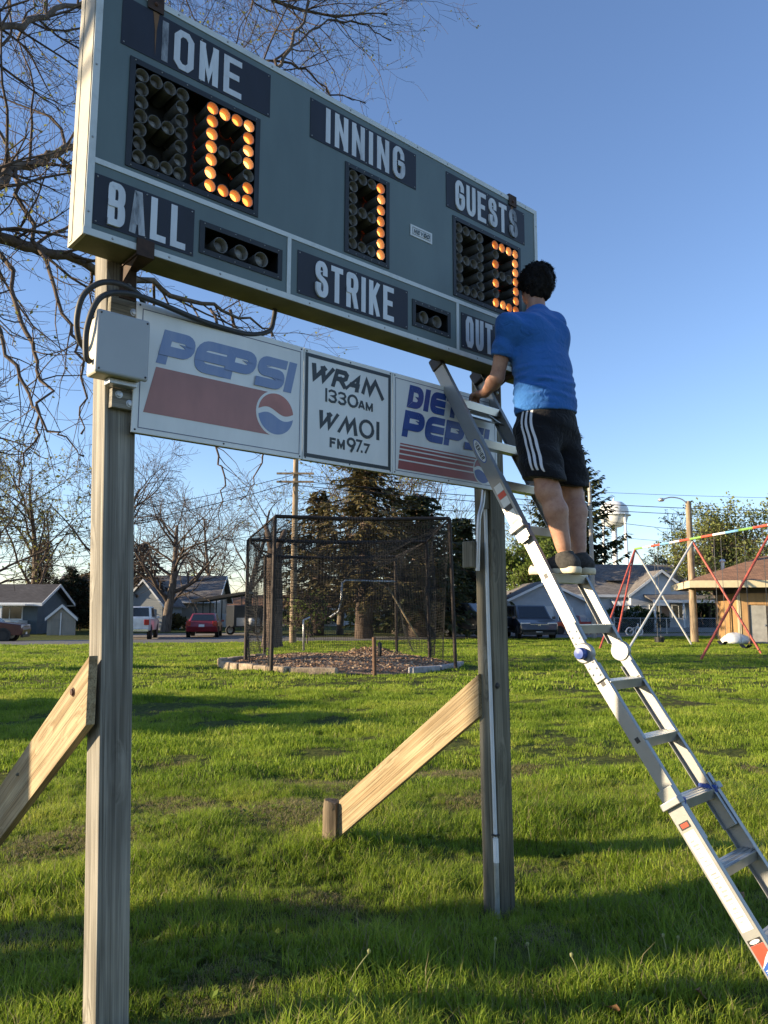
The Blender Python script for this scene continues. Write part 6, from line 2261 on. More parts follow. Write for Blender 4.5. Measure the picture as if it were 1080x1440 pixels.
def lamps(o, xf, xr, W_, zf, zr, grille=True, plate_front=True, gz=None, hl=(.26, .10)):
    for sy in (-1, 1):
        m = MB(); m.obox((xf, sy * (W_ / 2 - hl[0] - .03), zf), (.03, 0, 0), (0, hl[0], 0), (0, 0, hl[1])); m.build('headlight', M_headl, o, bevel=.02)
        m = MB(); m.obox((xr, sy * (W_ / 2 - .17), zr), (.03, 0, 0), (0, .14, 0), (0, 0, .16)); m.build('tail_light', M_taill, o, bevel=.02)
    if grille:
        m = MB(); m.obox((xf + .02, 0, zf - .06), (.02, 0, 0), (0, W_ * .27, 0), (0, 0, .10)); gr = m.build('grille', M_black, o)
        for k in range(4):
            m = MB(); m.obox((xf + .045, 0, zf - .13 + k * .045), (.008, 0, 0), (0, W_ * .25, 0), (0, 0, .009)); m.build('grille_bar', M_chrome, gr)
    m = MB(); m.obox((xf + .05, 0, zf - .33), (.008, 0, 0), (0, .17, 0), (0, 0, .075)); m.build('licence_plate', M_plate, o)
    m = MB(); m.obox((xr - .05, 0, zr - .12), (.008, 0, 0), (0, .17, 0), (0, 0, .075)); m.build('licence_plate', M_plate, o)
    m = MB(); m.obox((xf + .0, 0, zf - .48), (.06, 0, 0), (0, W_ * .42, 0), (0, 0, .07)); m.build('lower_intake', M_black, o, bevel=.02)


# minivan facing the camera, a little towards the right
g = gnd(752, 900)
van_c = car_paint('dark_navy_paint', (.016, .020, .032))
van = car('minivan', 'dark navy minivan parked nose to the camera behind the right post', 'van', (g.x + .2, g.y + 2.8, 0), RAD(-88), van_c,
          [(-2.5, .35), (2.42, .30), (2.52, .55), (2.46, .86), (1.85, 1.06), (1.2, 1.14), (-2.35, 1.18), (-2.56, .9)], (-2.4, -2.2, .45, 1.55, 1.10, 1.86), 2.05, 3.0, .36, [(.07, .30), (.33, .54), (.57, .78)], .82)
van.scale = (1.12, 1.12, 1.12)
lamps(van, 2.42, -2.52, 2.05, .82, 1.0)
m = MB()
for a_, b_ in (((-.06, -.05), (-.045, .05)), ((.045, .05), (.06, -.05))):
    m.bar((2.5, a_[0], .79 + a_[1]), (2.5, b_[0], .79 + b_[1]), .022, .014, (1, 0, 0))
m.bar((2.5, -.05, .79), (2.5, .05, .79), .02, .014, (1, 0, 0)); m.build('emblem', M_chrome, van)
# dark pickup behind the cage and right post
g = gnd(648, 898)
tk_c = car_paint('charcoal_paint', (.028, .030, .033))
tk = car('pickup_truck', 'charcoal crew cab pickup truck parked between the cage and right post', 'pickup truck', (g.x + .4, g.y + 1.6, 0), RAD(-36), tk_c,
         [(-2.85, .55), (2.75, .50), (2.9, .75), (2.84, 1.2), (1.5, 1.33), (-2.85, 1.36)], (-1.15, -.95, .75, 1.45, 1.28, 2.02), 2.05, 3.6, .44, [(.07, .42), (.46, .80)], .84)
tk.scale = (1.1, 1.1, 1.1)
lamps(tk, 2.8, -2.85, 2.05, 1.05, 1.1, hl=(.2, .12))
m = MB(); m.box(-2.8, -1.2, -.86, .86, 1.362, 1.375); m.build('bed_floor', M_black, tk)
for sy in (-1, 1):
    m = MB(); m.box(-2.82, -1.18, sy * .95 - .06, sy * .95 + .06, 1.35, 1.42); m.build('bed_rail', M_black, tk)
# red saloon seen from behind
g = gnd(283, 897)
rc_ = car_paint('dark_red_paint', (.22, .012, .018))
rcar = car('saloon_car', 'dark red saloon car parked tail towards the street under bare trees', 'car', (g.x - .3, g.y + 2.2, 0), RAD(98), rc_,
           [(-2.3, .38), (2.3, .34), (2.38, .6), (2.25, .82), (1.1, .98), (-1.5, 1.04), (-2.3, 1.0), (-2.4, .7)], (-1.95, -1.05, .35, 1.15, .94, 1.50), 1.95, 2.8, .34, [(.14, .45), (.5, .82)], .74)
lamps(rcar, 2.28, -2.37, 1.95, .68, .88)
# white pickup beside the left post
g = gnd(187, 901)
wp_c = car_paint('white_truck_paint', (.60, .62, .64))
wp = car('pickup_truck', 'white pickup truck half hidden behind the left post', 'pickup truck', (g.x - .75, g.y + 3.0, 0), RAD(101), wp_c,
         [(-2.8, .55), (2.75, .50), (2.9, .75), (2.84, 1.1), (1.5, 1.22), (-2.8, 1.26)], (-1.0, -.85, .8, 1.45, 1.18, 1.92), 2.0, 3.5, .40, [(.07, .42), (.46, .80)], .84)
lamps(wp, 2.8, -2.82, 2.0, 1.0, 1.02)
MB().box(-2.95, -2.83, -.95, .95, .5, .66).build('bumper', M_chrome, wp, bevel=.02)
# dark red car nose at the left picture edge
g = gnd(-12, 904)
dk = car('estate_car', 'dark maroon car cut off by the left picture edge', 'car', (g.x - 1.3, g.y + 1.2, 0), RAD(12), car_paint('maroon_paint', (.06, .008, .012)),
         [(-2.3, .40), (2.3, .36), (2.4, .65), (2.3, .92), (1.3, 1.05), (-2.2, 1.1), (-2.36, .8)], (-2.2, -2.0, .3, 1.2, 1.0, 1.66), 1.9, 2.8, .35, [(.07, .30), (.34, .56), (.6, .8)], .78)
lamps(dk, 2.3, -2.34, 1.9, .8, .95)
# small red pickup by the garage
g = at(806, 884, 58)
rp2 = car('pickup_truck', 'small red pickup truck in front of the garage window', 'pickup truck', (g.x, 58, 0), RAD(186), car_paint('bright_red_paint', (.28, .02, .02)),
          [(-2.5, .5), (2.4, .45), (2.5, .7), (2.45, 1.0), (1.3, 1.1), (-2.5, 1.12)], (-.5, -.35, .6, 1.2, 1.05, 1.65), 1.8, 3.0, .36, [(.1, .75)], .82)
rp2.scale = (.85, .85, .85)
lamps(rp2, 2.42, -2.5, 1.8, .85, .95)
# black cargo trailer
tl = thing('cargo_trailer', 'black enclosed trailer with white tongue tank behind the cage', 'trailer', (at(345, 890, 54).x, 54, 0), RAD(20))
MB().box(-1.0, 1.0, -1.0, 2.4, .55, 2.05).build('box_body', P('black_trailer_skin', (.02, .022, .025), .35, .2, .2, 4), tl, bevel=.04)
wheel_(tl, -.95, .6, .33); wheel_(tl, .95, .6, .33)
m = MB(); m.lathe([(.001, -.45), (.24, -.4), (.24, .4), (.001, .45)], 12, (.1, -1.5, .95), (1, 0, 0), (0, 0, 1), (0, 1, 0)); m.build('tank', M_white, tl, smooth=True)
m = MB(); m.tube([(0, -1.0, .5), (0, -2.2, .5)], .06, 6); m.build('tongue', M_steel_dk, tl)
MB().box(-.8, .8, -1.03, -1.003, .65, 1.2).build('stone_guard', P('grey_guard', (.3, .31, .32), .4, .5, .1, 5), tl)
# motorbike-like white toy by the hedge
ky = thing('garden_bike', 'small white ride on bike parked on the grass by the hedge', 'bike', (at(892, 888, 55).x, 55, 0), RAD(10))
for x in (-.35, .35):
    m = MB(); m.tube([(x + .28 * math.cos(t_ * .4488), 0, .3 + .28 * math.sin(t_ * .4488)) for t_ in range(14)], .05, 6, closed=True); m.build('wheel', M_white, ky, smooth=True)
m = MB(); m.tube([(-.35, 0, .3), (0, 0, .6), (.3, 0, .65), (.35, 0, .3)], .05, 6); m.tube([(.3, 0, .65), (.28, 0, .9)], .04, 6); m.build('frame', M_white, ky, smooth=True)
MB().box(-.25, .1, -.08, .08, .62, .70).build('seat', M_black, ky, bevel=.02)
# ------------------------------------------------------------------ trees
def bark(name, a, b, s=10):
    m, nt, bs = new_mat(name)
    bs.inputs['Roughness'].default_value = .9; bs.inputs['Specular IOR Level'].default_value = .15
    co = coords(nt, 'Object', (1, 1, .25))
    n = nd(nt, 'ShaderNodeTexNoise', Scale=s, Detail=6.0, Roughness=.65); lk(nt, co, n.inputs['Vector'])
    lk(nt, ramp(nt, n.outputs[0], [(.32, a), (.68, b)]), bs.inputs['Base Color'])
    bump(nt, bs, n.outputs[0], .9, .03)
    return m


def leaf_mat(name, a, b, tr_=.4):
    m, nt, bs = new_mat(name)
    bs.inputs['Roughness'].default_value = .6; bs.inputs['Specular IOR Level'].default_value = .2
    ge = nd(nt, 'ShaderNodeNewGeometry')
    n = nd(nt, 'ShaderNodeTexNoise', Scale=1.3, Detail=5.0, Roughness=.7); lk(nt, ge.outputs['Position'], n.inputs['Vector'])
    c = ramp(nt, n.outputs[0], [(.35, a), (.65, b)]); lk(nt, c, bs.inputs['Base Color'])
    t_ = nd(nt, 'ShaderNodeBsdfTranslucent'); lk(nt, c, t_.inputs[0])
    mx = nd(nt, 'ShaderNodeMixShader'); mx.inputs[0].default_value = tr_
    lk(nt, bs.outputs[0], mx.inputs[1]); lk(nt, t_.outputs[0], mx.inputs[2]); lk(nt, mx.outputs[0], nt.nodes['Material Output'].inputs[0])
    return m


M_bark = bark('grey_brown_bark', (.075, .058, .045), (.19, .155, .125))
M_bark_dk = bark('dark_twig_bark', (.060, .045, .036), (.125, .098, .080), 4)
M_bark_con = bark('conifer_bark', (.065, .048, .038), (.16, .12, .095))
M_bud = leaf_mat('spring_bud_leaf', (.16, .17, .04), (.30, .30, .09))
M_leaf = leaf_mat('fresh_green_leaf', (.085, .135, .025), (.19, .24, .05))
M_leaf_r = leaf_mat('hazy_yellow_green_leaf', (.14, .17, .04), (.26, .28, .09))
M_needle = leaf_mat('dark_needle', (.026, .036, .016), (.075, .085, .034), .15)
M_needle2 = leaf_mat('olive_needle', (.05, .048, .02), (.15, .12, .05), .15)
M_arb = leaf_mat('arborvitae_spray', (.010, .018, .010), (.028, .040, .018), .1)
M_hedge = leaf_mat('hedge_leaf', (.018, .036, .012), (.045, .075, .022), .2)
M_pink = leaf_mat('russet_leaf', (.20, .085, .06), (.34, .17, .12), .3)


def rot_about(d, ang, rng):
    a = d.orthogonal().normalized()
    a = Quaternion(d, rng.uniform(0, 6.283)) @ a
    return (Quaternion(a, ang) @ d).normalized()


def grow(out, rng, p, d, L, r, lev, C):
    seg = C['seg'][lev]
    n = max(3, int(L / seg))
    pts, rad = [p.copy()], [r]
    q, dd = p.copy(), d.copy()
    for i in range(n):
        dd = (dd + Vector((rng.gauss(0, 1), rng.gauss(0, 1), rng.gauss(0, 1))) * C['wand'][lev] + Vector((0, 0, C['up'][lev]))).normalized()
        q = q + dd * (L / n)
        pts.append(q.copy()); rad.append(max(r * (1 - (1 - C['tap']) * (i + 1) / n), C['rmin']))
    out.append((pts, rad, lev))
    if lev < C['max']:
        k = C['kids'][lev]
        k = int(k) + (rng.random() < k - int(k))
        for j in range(k):
            t_ = C['t0'][lev] + (1 - C['t0'][lev]) * (j + rng.random()) / max(1, k)
            t_ = min(t_, .999)
            i = int(t_ * n); f = t_ * n - i
            pp = pts[i].lerp(pts[i + 1], f)
            bd = (pts[i + 1] - pts[i]).normalized()
            nd_ = rot_about(bd, RAD(rng.uniform(*C['ang'][lev])), rng)
            grow(out, rng, pp, nd_, L * rng.uniform(*C['ratio'][lev]) * (1.15 - .5 * t_), rad[i] * rng.uniform(*C.get('rr', (.36, .55))), lev + 1, C)


def limbs_mesh(out, name, parent, mat, off, nsides=None, minlev=0, maxlev=99):
    m = MB()
    for pts, rad, lev in out:
        if not (minlev <= lev <= maxlev): continue
        r0 = rad[0]
        n = 9 if r0 > .12 else 6 if r0 > .035 else 4 if r0 > .012 else 3
        m.tube([q - off for q in pts], rad, n, caps=False)
    return m.build(name, mat, parent, smooth=True)


def leaves_mesh(out, rng, name, parent, mat, off, prob, size, levs, spread=.06, per=1):
    m = MB()
    for pts, rad, lev in out:
        if lev not in levs: continue
        for q in pts[1:]:
            for _ in range(per):
                if rng.random() > prob: continue
                c = q - off + Vector((rng.gauss(0, 1), rng.gauss(0, 1), rng.gauss(0, 1))) * spread
                d = Vector((rng.gauss(0, 1), rng.gauss(0, 1), rng.gauss(0, .8))).normalized(); e = d.orthogonal().normalized(); e = Quaternion(d, rng.uniform(0, 6.28)) @ e
                L = size * rng.uniform(.6, 1.4); w_ = L * .32
                m.add([c, c + d * L * .5 + e * w_, c + d * L, c + d * L * .5 - e * w_], [(0, 1, 2, 3)])
    return m.build(name, mat, parent)


CB = dict(seg=[.9, .7, .5, .35, .25], wand=[.06, .12, .16, .2, .22], up=[.03, .03, .02, .0, -.01], tap=.28, rmin=.008, kids=[15, 9, 7, 4, 0], t0=[.22, .15, .1, .08], ang=[(35, 65), (30, 60), (25, 60), (25, 65)], ratio=[(.5, .7), (.4, .65), (.4, .65), (.4, .7)], max=3)


def bare_tree(label, loc, H, r, seed, C=CB, lean=(0, 0, 1), buds=.0, rmin=.012, group='bare trees along the street', bud_size=.12, mat=None):
    rng = random.Random(seed)
    C = dict(C); C['rmin'] = rmin
    o = thing('bare_tree', label, 'tree', loc, 0, group)
    out = []
    grow(out, rng, Vector((0, 0, -.2)), Vector(lean).normalized(), H, r, 0, C)
    limbs_mesh(out, 'trunk', o, M_bark, Vector(), maxlev=0)
    limbs_mesh(out, 'crown', o, mat or M_bark_dk, Vector(), minlev=1)
    if buds:
        leaves_mesh(out, rng, 'buds', o, M_bud, Vector(), buds, bud_size, (2, 3))['kind'] = 'stuff'
    return o


# trees beyond the street on the left
g = at(243, 890, 62); bare_tree('bare maple with low spreading limb left of the red car', (at(232, 890, 60).x, 60, 0), 8.5, .42, 7, dict(CB, ratio=[(.55, .8), (.4, .65), (.4, .65), (.4, .7)]), (.12, 0, 1))
bare_tree('tall bare tree rising behind the left post', (at(150, 885, 74).x, 74, 0), 15, .45, 12, rmin=.016)
bare_tree('bare budding tree above the bungalow roof', (at(40, 885, 80).x, 80, 0), 15, .4, 23, buds=.35, rmin=.016, bud_size=.3)
bare_tree('slim bare tree at the left edge beyond the bungalow', (at(-40, 885, 70).x, 70, 0), 13, .35, 25, buds=.25, rmin=.014, bud_size=.25)
bare_tree('bare tree between the carport and the cage', (at(345, 885, 82).x, 82, 0), 13, .38, 31, rmin=.016, buds=.08, bud_size=.25)
bare_tree('bare tree rising behind the carport roof', (at(300, 885, 100).x, 100, 0), 14, .36, 37, rmin=.02)
bare_tree('bare tree with fine twigs between cage and right post', (at(600, 885, 76).x, 76, 0), 13.5, .35, 41, rmin=.015, buds=.12, bud_size=.25)
bare_tree('faint bare tree beyond the garage roof', (at(745, 885, 110).x, 110, 0), 12, .3, 43, rmin=.02, buds=.3, bud_size=.3)
bare_tree('bare tree behind the white house and lamp pole', (at(960, 885, 82).x, 82, 0), 9, .35, 47, rmin=.015, buds=.4, bud_size=.25)


bare_tree('fine twigged bare tree among the spruces behind the cage', (at(478, 885, 56).x, 56, 0), 10.5, .28, 51, rmin=.012, buds=.15, bud_size=.2)
bare_tree('bare budding tree between the two largest spruces', (at(556, 885, 58).x, 58, 0), 11.5, .28, 52, rmin=.012, buds=.2, bud_size=.2)
# the big tree whose limbs hang over the board: it stands to the left of the picture
def near_tree():
    rng = random.Random(77)
    base = Vector((-7.2, 3.0, 0))
    o = thing('bare_tree', 'large budding bare tree whose dark limbs reach in from the left', 'tree', base)
    C = dict(seg=[.5, .35, .22, .14, .10], wand=[.07, .13, .17, .20, .2], up=[.02, .012, .0, -.015, -.02], tap=.25, rmin=.0022, kids=[7, 9, 8, 4.5, 0], t0=[.1, .05, .08, .1], ang=[(30, 60), (25, 62), (25, 65), (25, 70)], ratio=[(.40, .6), (.35, .6), (.35, .6), (.4, .65)], max=4)
    out = []
    fork = base + Vector((.10, .3, 3.5))
    out.append(([base + Vector((0, 0, -.3)), base + Vector((.02, .03, .4)), base + Vector((.05, .08, 1.6)), fork], [.46, .36, .33, .32], 0))
    # leading limbs, laid out in space towards the board and over it
    leads = [
        ([fork, Vector((-6.2, 5.0, 5.2)), at(-60, 262, 6.6), at(20, 235, 7.4), at(92, 210, 8.0), at(200, 150, 8.8), at(330, 80, 9.6)], [.20, .11, .058, .048, .040, .030, .012], 1),
        ([fork, Vector((-6.2, 5.2, 5.0)), at(-60, 310, 6.8), at(0, 332, 7.2), at(100, 366, 7.7), at(190, 396, 8.2), at(300, 430, 8.8), at(390, 470, 9.2)], [.20, .12, .070, .060, .050, .038, .022, .008], 1),
        ([fork, Vector((-6.4, 4.6, 6.2)), at(-80, 90, 6.4), at(0, 40, 7.0), at(80, 18, 7.6), at(180, -30, 8.2), at(300, -60, 9.0)], [.18, .10, .045, .034, .028, .02, .01], 1),
        ([fork, Vector((-5.8, 5.6, 6.8)), Vector((-4.4, 7.2, 8.6)), at(230, -60, 9.4), at(330, -20, 10.0), at(430, 15, 10.4), at(545, 20, 10.8)], [.20, .13, .09, .05, .036, .022, .008], 1),
        ([at(200, 150, 8.8), at(290, 130, 9.2), at(385, 96, 9.5), at(420, 40, 9.7), at(432, -30, 9.9)], [.034, .030, .026, .020, .012], 1),
        ([at(385, 96, 9.5), at(440, 40, 9.8), at(500, 30, 10.1), at(548, 58, 10.3)], [.02, .017, .013, .006], 2),
        ([at(330, 80, 9.6), at(420, 95, 9.8), at(465, 128, 10), at(515, 145, 10.2)], [.022, .018, .013, .006], 2),
        ([at(20, 235, 7.4), at(45, 330, 7.2), at(90, 440, 7.0), at(118, 520, 6.9), at(112, 610, 6.9)], [.026, .022, .017, .012, .005], 2),
        ([at(0, 332, 7.2), at(30, 450, 6.9), at(62, 520, 6.7), at(52, 610, 6.6), at(20, 690, 6.5)], [.026, .022, .017, .012, .005], 2),
        ([at(-40, 300, 6.9), at(-10, 430, 6.6), at(25, 530, 6.5), at(70, 600, 6.4), at(118, 640, 6.4)], [.026, .02, .015, .010, .004], 2),
        ([at(300, 430, 8.8), at(312, 520, 8.7), at(305, 620, 8.7), at(318, 680, 8.7), at(306, 745, 8.7)], [.022, .018, .014, .010, .004], 3),
        ([at(330, 440, 9.0), at(350, 540, 9), at(372, 640, 9), at(340, 700, 9)], [.02, .016, .011, .004], 3),
        ([fork, base + Vector((-1.8, 1.6, 6.5)), base + Vector((-3.4, 2.6, 10))], [.26, .16, .05], 1),
        ([fork, base + Vector((-1.6, .4, 7.6)), base + Vector((-2.0, 0, 12))], [.26, .16, .05], 1),
    ]
    for pts, rad, lev in leads:
        sp = spline(pts, 6)
        rr = [rad[min(i // 6, len(rad) - 2)] * (1 - (i % 6) / 6) + rad[min(i // 6 + 1, len(rad) - 1)] * (i % 6) / 6 for i in range(len(sp))]
        sp = [q + Vector((rng.gauss(0, 1), rng.gauss(0, 1), rng.gauss(0, 1))) * .025 for q in sp]
        out.append((sp, rr, lev))
        Ltot = sum((sp[i + 1] - sp[i]).length for i in range(len(sp) - 1))
        k = int(Ltot * (3.6 if lev == 1 else 5.0 if lev == 2 else 5))
        for j in range(k):
            t_ = .18 + .82 * (j + rng.random()) / k if lev == 1 else .05 + .95 * (j + rng.random()) / k
            i = min(int(t_ * (len(sp) - 1)), len(sp) - 2)
            bd = (sp[i + 1] - sp[i]).normalized()
            d = rot_about(bd, RAD(rng.uniform(28, 68)), rng)
            Lb = rng.uniform(.7, 1.9) * (1.0 if lev == 1 else .6 if lev == 2 else .38)
            grow(out, rng, sp[i], d, Lb, min(rr[i] * .5, .018 if lev == 1 else .009), lev + 1, dict(C, kids=[0, 0, 6, 3.2, 0]) if lev > 1 else dict(C, kids=[0, 0, 7, 3.4, 0]))
    limbs_mesh(out, 'trunk', o, M_bark, base, maxlev=0)
    limbs_mesh(out, 'limbs', o, M_bark, base, minlev=1, maxlev=1)
    limbs_mesh(out, 'twigs', o, M_bark_dk, base, minlev=2)
    leaves_mesh(out, rng, 'buds', o, M_bud, base, .12, .04, (3, 4), .012)['kind'] = 'stuff'
    return o


near_tree()


# evergreens
def conifer(name, label, loc, H, R, tr_, seed, z0, nb, mat, droop=.35, spr=34, curl=.25, size=.34, gapz=0.0, group='evergreen trees behind the park', power=.9):
    rng = random.Random(seed)
    o = thing(name, label, 'tree', loc, 0, group)
    m = MB(); m.tube([(0, 0, -.3), (0, 0, H * .3), (.1, 0, H * .7), (0, 0, H * .97)], [tr_, tr_ * .85, tr_ * .45, .03], 12); m.build('trunk', M_bark_con, o, smooth=True)
    st, fo = MB(), MB()
    for k in range(nb):
        f = (k + rng.random()) / nb
        z = z0 + (H - z0) * f ** .92
        rl = R * (1 - (z - z0) / (H - z0)) ** power * rng.uniform(.62, 1.1) + .25
        if rng.random() < gapz: rl *= .45
        a = k * 2.399 + rng.uniform(-.5, .5)
        dh = Vector((math.cos(a), math.sin(a), 0))
        pts = []
        n = 7
        for i in range(n + 1):
            s_ = i / n
            pts.append(dh * (rl * s_) + Vector((0, 0, z - droop * rl * (s_ ** 1.2) + curl * rl * s_ ** 3)))
        st.tube(pts, [.035 * (1 - .8 * i / n) + .006 for i in range(n + 1)], 3, caps=False)
        ns = int(spr * max(.35, rl / R))
        sd = Vector((-dh.y, dh.x, 0))
        for j in range(ns):
            s_ = .12 + .88 * rng.random() ** .75
            i = min(int(s_ * n), n - 1); q = pts[i].lerp(pts[i + 1], s_ * n - i)
            sg = rng.choice((-1, 1))
            d = (dh * rng.uniform(.2, 1.0) + sd * sg * rng.uniform(.1, 1.0) + Vector((0, 0, rng.uniform(-.75, .12)))).normalized()
            L = size * rng.uniform(.55, 1.5) * (1.15 - .5 * s_)
            w_ = L * rng.uniform(.13, .26)
            e = d.cross(Vector((rng.gauss(0, .5), rng.gauss(0, .5), 1))).normalized()
            q = q + Vector((0, 0, rng.uniform(-.05, .04)))
            fo.add([q - e * w_ * .5, q + d * L * .55 - e * w_, q + d * L, q + d * L * .55 + e * w_, q + e * w_ * .5], [(0, 1, 2, 3, 4)])
    st.build('boughs', M_bark_con, o)
    c = fo.build('crown', mat, o)
    return o


def sp_(px, Y):
    return (at(px, 885, Y).x, Y, 0)


conifer('spruce_tree', 'tall olive brown spruce standing behind the batting cage top', sp_(512, 47), 12.4, 5.6, .58, 3, 2.6, 250, M_needle2, .42, 62, .18, .46, .35, power=.6)
conifer('spruce_tree', 'broad dark spruce filling the right side behind the cage', sp_(588, 50), 9.4, 4.6, .8, 4, 1.2, 230, M_needle, .40, 72, .15, .48, .2, power=.38)
conifer('spruce_tree', 'dark spruce just left of the right post', sp_(650, 60), 9.0, 4.2, .4, 6, .6, 200, M_needle, .38, 66, .12, .50, .15, power=.42)
conifer('spruce_tree', 'spruce behind the cage left end above the split trunk', sp_(446, 54), 10.2, 4.2, .5, 8, 2.4, 150, M_needle2, .42, 60, .15, .44, .35, power=.45)
conifer('fir_tree', 'dark layered fir behind the person and above the house roof', sp_(800, 80), 22.0, 7.4, .55, 11, 2.0, 360, M_needle, .16, 95, .34, .72, .25, power=.72)
conifer('fir_tree', 'small dark evergreen behind the tan shed left of the maple', sp_(196, 68), 7.6, 3.4, .3, 14, 1.2, 130, P('dead_brown_needles', (.055, .042, .03), .9, 0, .5, 2), .15, 46, .2, .42, .2, power=.5)
conifer('fir_tree', 'brown tinged evergreen behind the left post', sp_(140, 70), 6.6, 3.2, .3, 15, 1.0, 120, M_needle2, .15, 44, .2, .42, .2, power=.5)
for i, (px, Y, H, lb_) in enumerate(((97, 63, 5.0, 'tallest pointed dark arborvitae right of the bungalow'), (112, 64, 4.2, 'pointed dark arborvitae nearest the left post'), (80, 62, 4.0, 'slim dark arborvitae just right of the bungalow gable'), (44, 84, 8.6, 'leftmost dark arborvitae rising above the bungalow roof'), (52, 84, 9.3, 'middle and tallest dark arborvitae above the bungalow roof'), (60, 84, 8.9, 'rightmost dark arborvitae above the bungalow roof'))):
    conifer('arborvitae', lb_, sp_(px, Y), H, H * .16, .1, 50 + i, .1, 170, M_arb, -.9, 16, .2, .34, 0, 'pointed arborvitae by the bungalow', power=.6)

# big bare trunk seen through the cage's left side
tb = thing('tree_trunk', 'thick bare tree trunk seen through the left side of the cage', 'tree trunk', sp_(383, 36))
m = MB(); zt = at(383, 772, 36).z
m.tube([(0, 0, -.2), (.0, 0, .3), (.05, 0, zt * .4), (0, 0, zt * .8), (.05, 0, zt)], [.62, .46, .42, .38, .36], 14); m.build('trunk', M_bark_con, tb, smooth=True, auto=70)
for k, (dx, dz) in enumerate(((.5, .9), (-.45, 1.1))):
    m = MB(); m.tube([(0, 0, zt - .5), (dx * .6, .1, zt + dz * .5), (dx, .2, zt + dz)], [.2, .15, .1], 8); m.build('cut_limb', M_bark_con, tb, smooth=True)


def leafy(name, label, loc, H, R, r, seed, mat, n_leaf, size, z0=.25, group='leafing trees', C=CB):
    rng = random.Random(seed)
    o = thing(name, label, 'tree', loc, 0, group)
    C = dict(C); C['rmin'] = .012
    out = []
    grow(out, rng, Vector((0, 0, -.2)), Vector((rng.uniform(-.05, .05), 0, 1)), H * .8, r, 0, C)
    limbs_mesh(out, 'trunk', o, M_bark, Vector(), maxlev=0); limbs_mesh(out, 'branches', o, M_bark_dk, Vector(), minlev=1)
    tips = [q for pts, rad, lev in out if lev >= 2 for q in pts[1:]]
    m = MB()
    for k in range(n_leaf):
        c = rng.choice(tips) + Vector((rng.gauss(0, 1), rng.gauss(0, 1), rng.gauss(0, .8))) * .22
        d = Vector((rng.gauss(0, 1), rng.gauss(0, 1), rng.gauss(0, 1))).normalized(); e = Quaternion(d, rng.uniform(0, 6.28)) @ d.orthogonal().normalized()
        L = size * rng.uniform(.6, 1.4); w_ = L * .36
        m.add([c, c + d * L * .5 + e * w_, c + d * L, c + d * L * .5 - e * w_], [(0, 1, 2, 3)])
    m.build('crown', mat, o)
    return o


leafy('leafing_tree', 'tall fresh green tree right of the lamp pole', sp_(1010, 66), 10.5, 4, .24, 91, M_leaf_r, 5000, .22)
leafy('leafing_tree', 'fresh green tree at the right picture edge behind the brown building', sp_(1076, 68), 11.5, 4, .26, 92, M_leaf_r, 6000, .22)
leafy('leafing_tree', 'green tree between lamp pole and brown building eaves', sp_(1042, 80), 11, 4, .26, 95, M_leaf_r, 5000, .25)
leafy('leafing_tree', 'pale green young tree beyond the red car', sp_(266, 96), 5.6, 2.5, .14, 93, leaf_mat('yellow_green_leaf', (.14, .20, .03), (.26, .30, .07)), 4500, .26)
leafy('leafing_tree', 'bushy green tree behind the right post and garage roof', sp_(740, 72), 8.6, 3, .2, 94, M_leaf, 9000, .26)
leafy('leafing_tree', 'russet leaved small tree behind the charcoal pickup', sp_(668, 62), 5.2, 2, .12, 96, M_pink, 5000, .2)
leafy('leafing_tree', 'low green tree right of the lamp pole foot', sp_(1000, 72), 8, 2, .16, 97, M_leaf, 5000, .22)
leafy('leafing_tree', 'thin small sapling standing inside the cage view', sp_(432, 40), 2.6, 1, .05, 98, M_leaf, 500, .12)


def bush(label, loc, rx, ry, h, seed, mat=None, n=1800, size=.16, name='hedge_bush', group='clipped bushes before the white house'):
    rng = random.Random(seed)
    o = thing(name, label, 'bush', loc, 0, group)
    m = MB(); m.tube([(0, 0, -.1), (0, 0, h * .6)], [.07, .03], 6); m.build('stem', M_bark, o)
    m = MB()
    for k in range(n):
        a = rng.uniform(0, 6.283); z = rng.random(); k2 = rng.random() ** .35
        pr = (1 - (2 * abs(z - .45)) ** 3.2 * .8) * (1 + .12 * math.sin(5 * a + seed) + .08 * math.sin(9 * a))
        c = Vector((rx * k2 * pr * math.cos(a), ry * k2 * pr * math.sin(a), h * z + rng.gauss(0, .03)))
        d = (Vector((math.cos(a), math.sin(a), rng.uniform(-.2, .9))) + Vector((rng.gauss(0, .5), rng.gauss(0, .5), rng.gauss(0, .5)))).normalized(); e = Quaternion(d, rng.uniform(0, 6.28)) @ d.orthogonal().normalized()
        L = size * rng.uniform(.6, 1.4); w_ = L * .4
        m.add([c, c + d * L * .5 + e * w_, c + d * L, c + d * L * .5 - e * w_], [(0, 1, 2, 3)])
    m.build('foliage', mat or M_hedge, o)
    return o


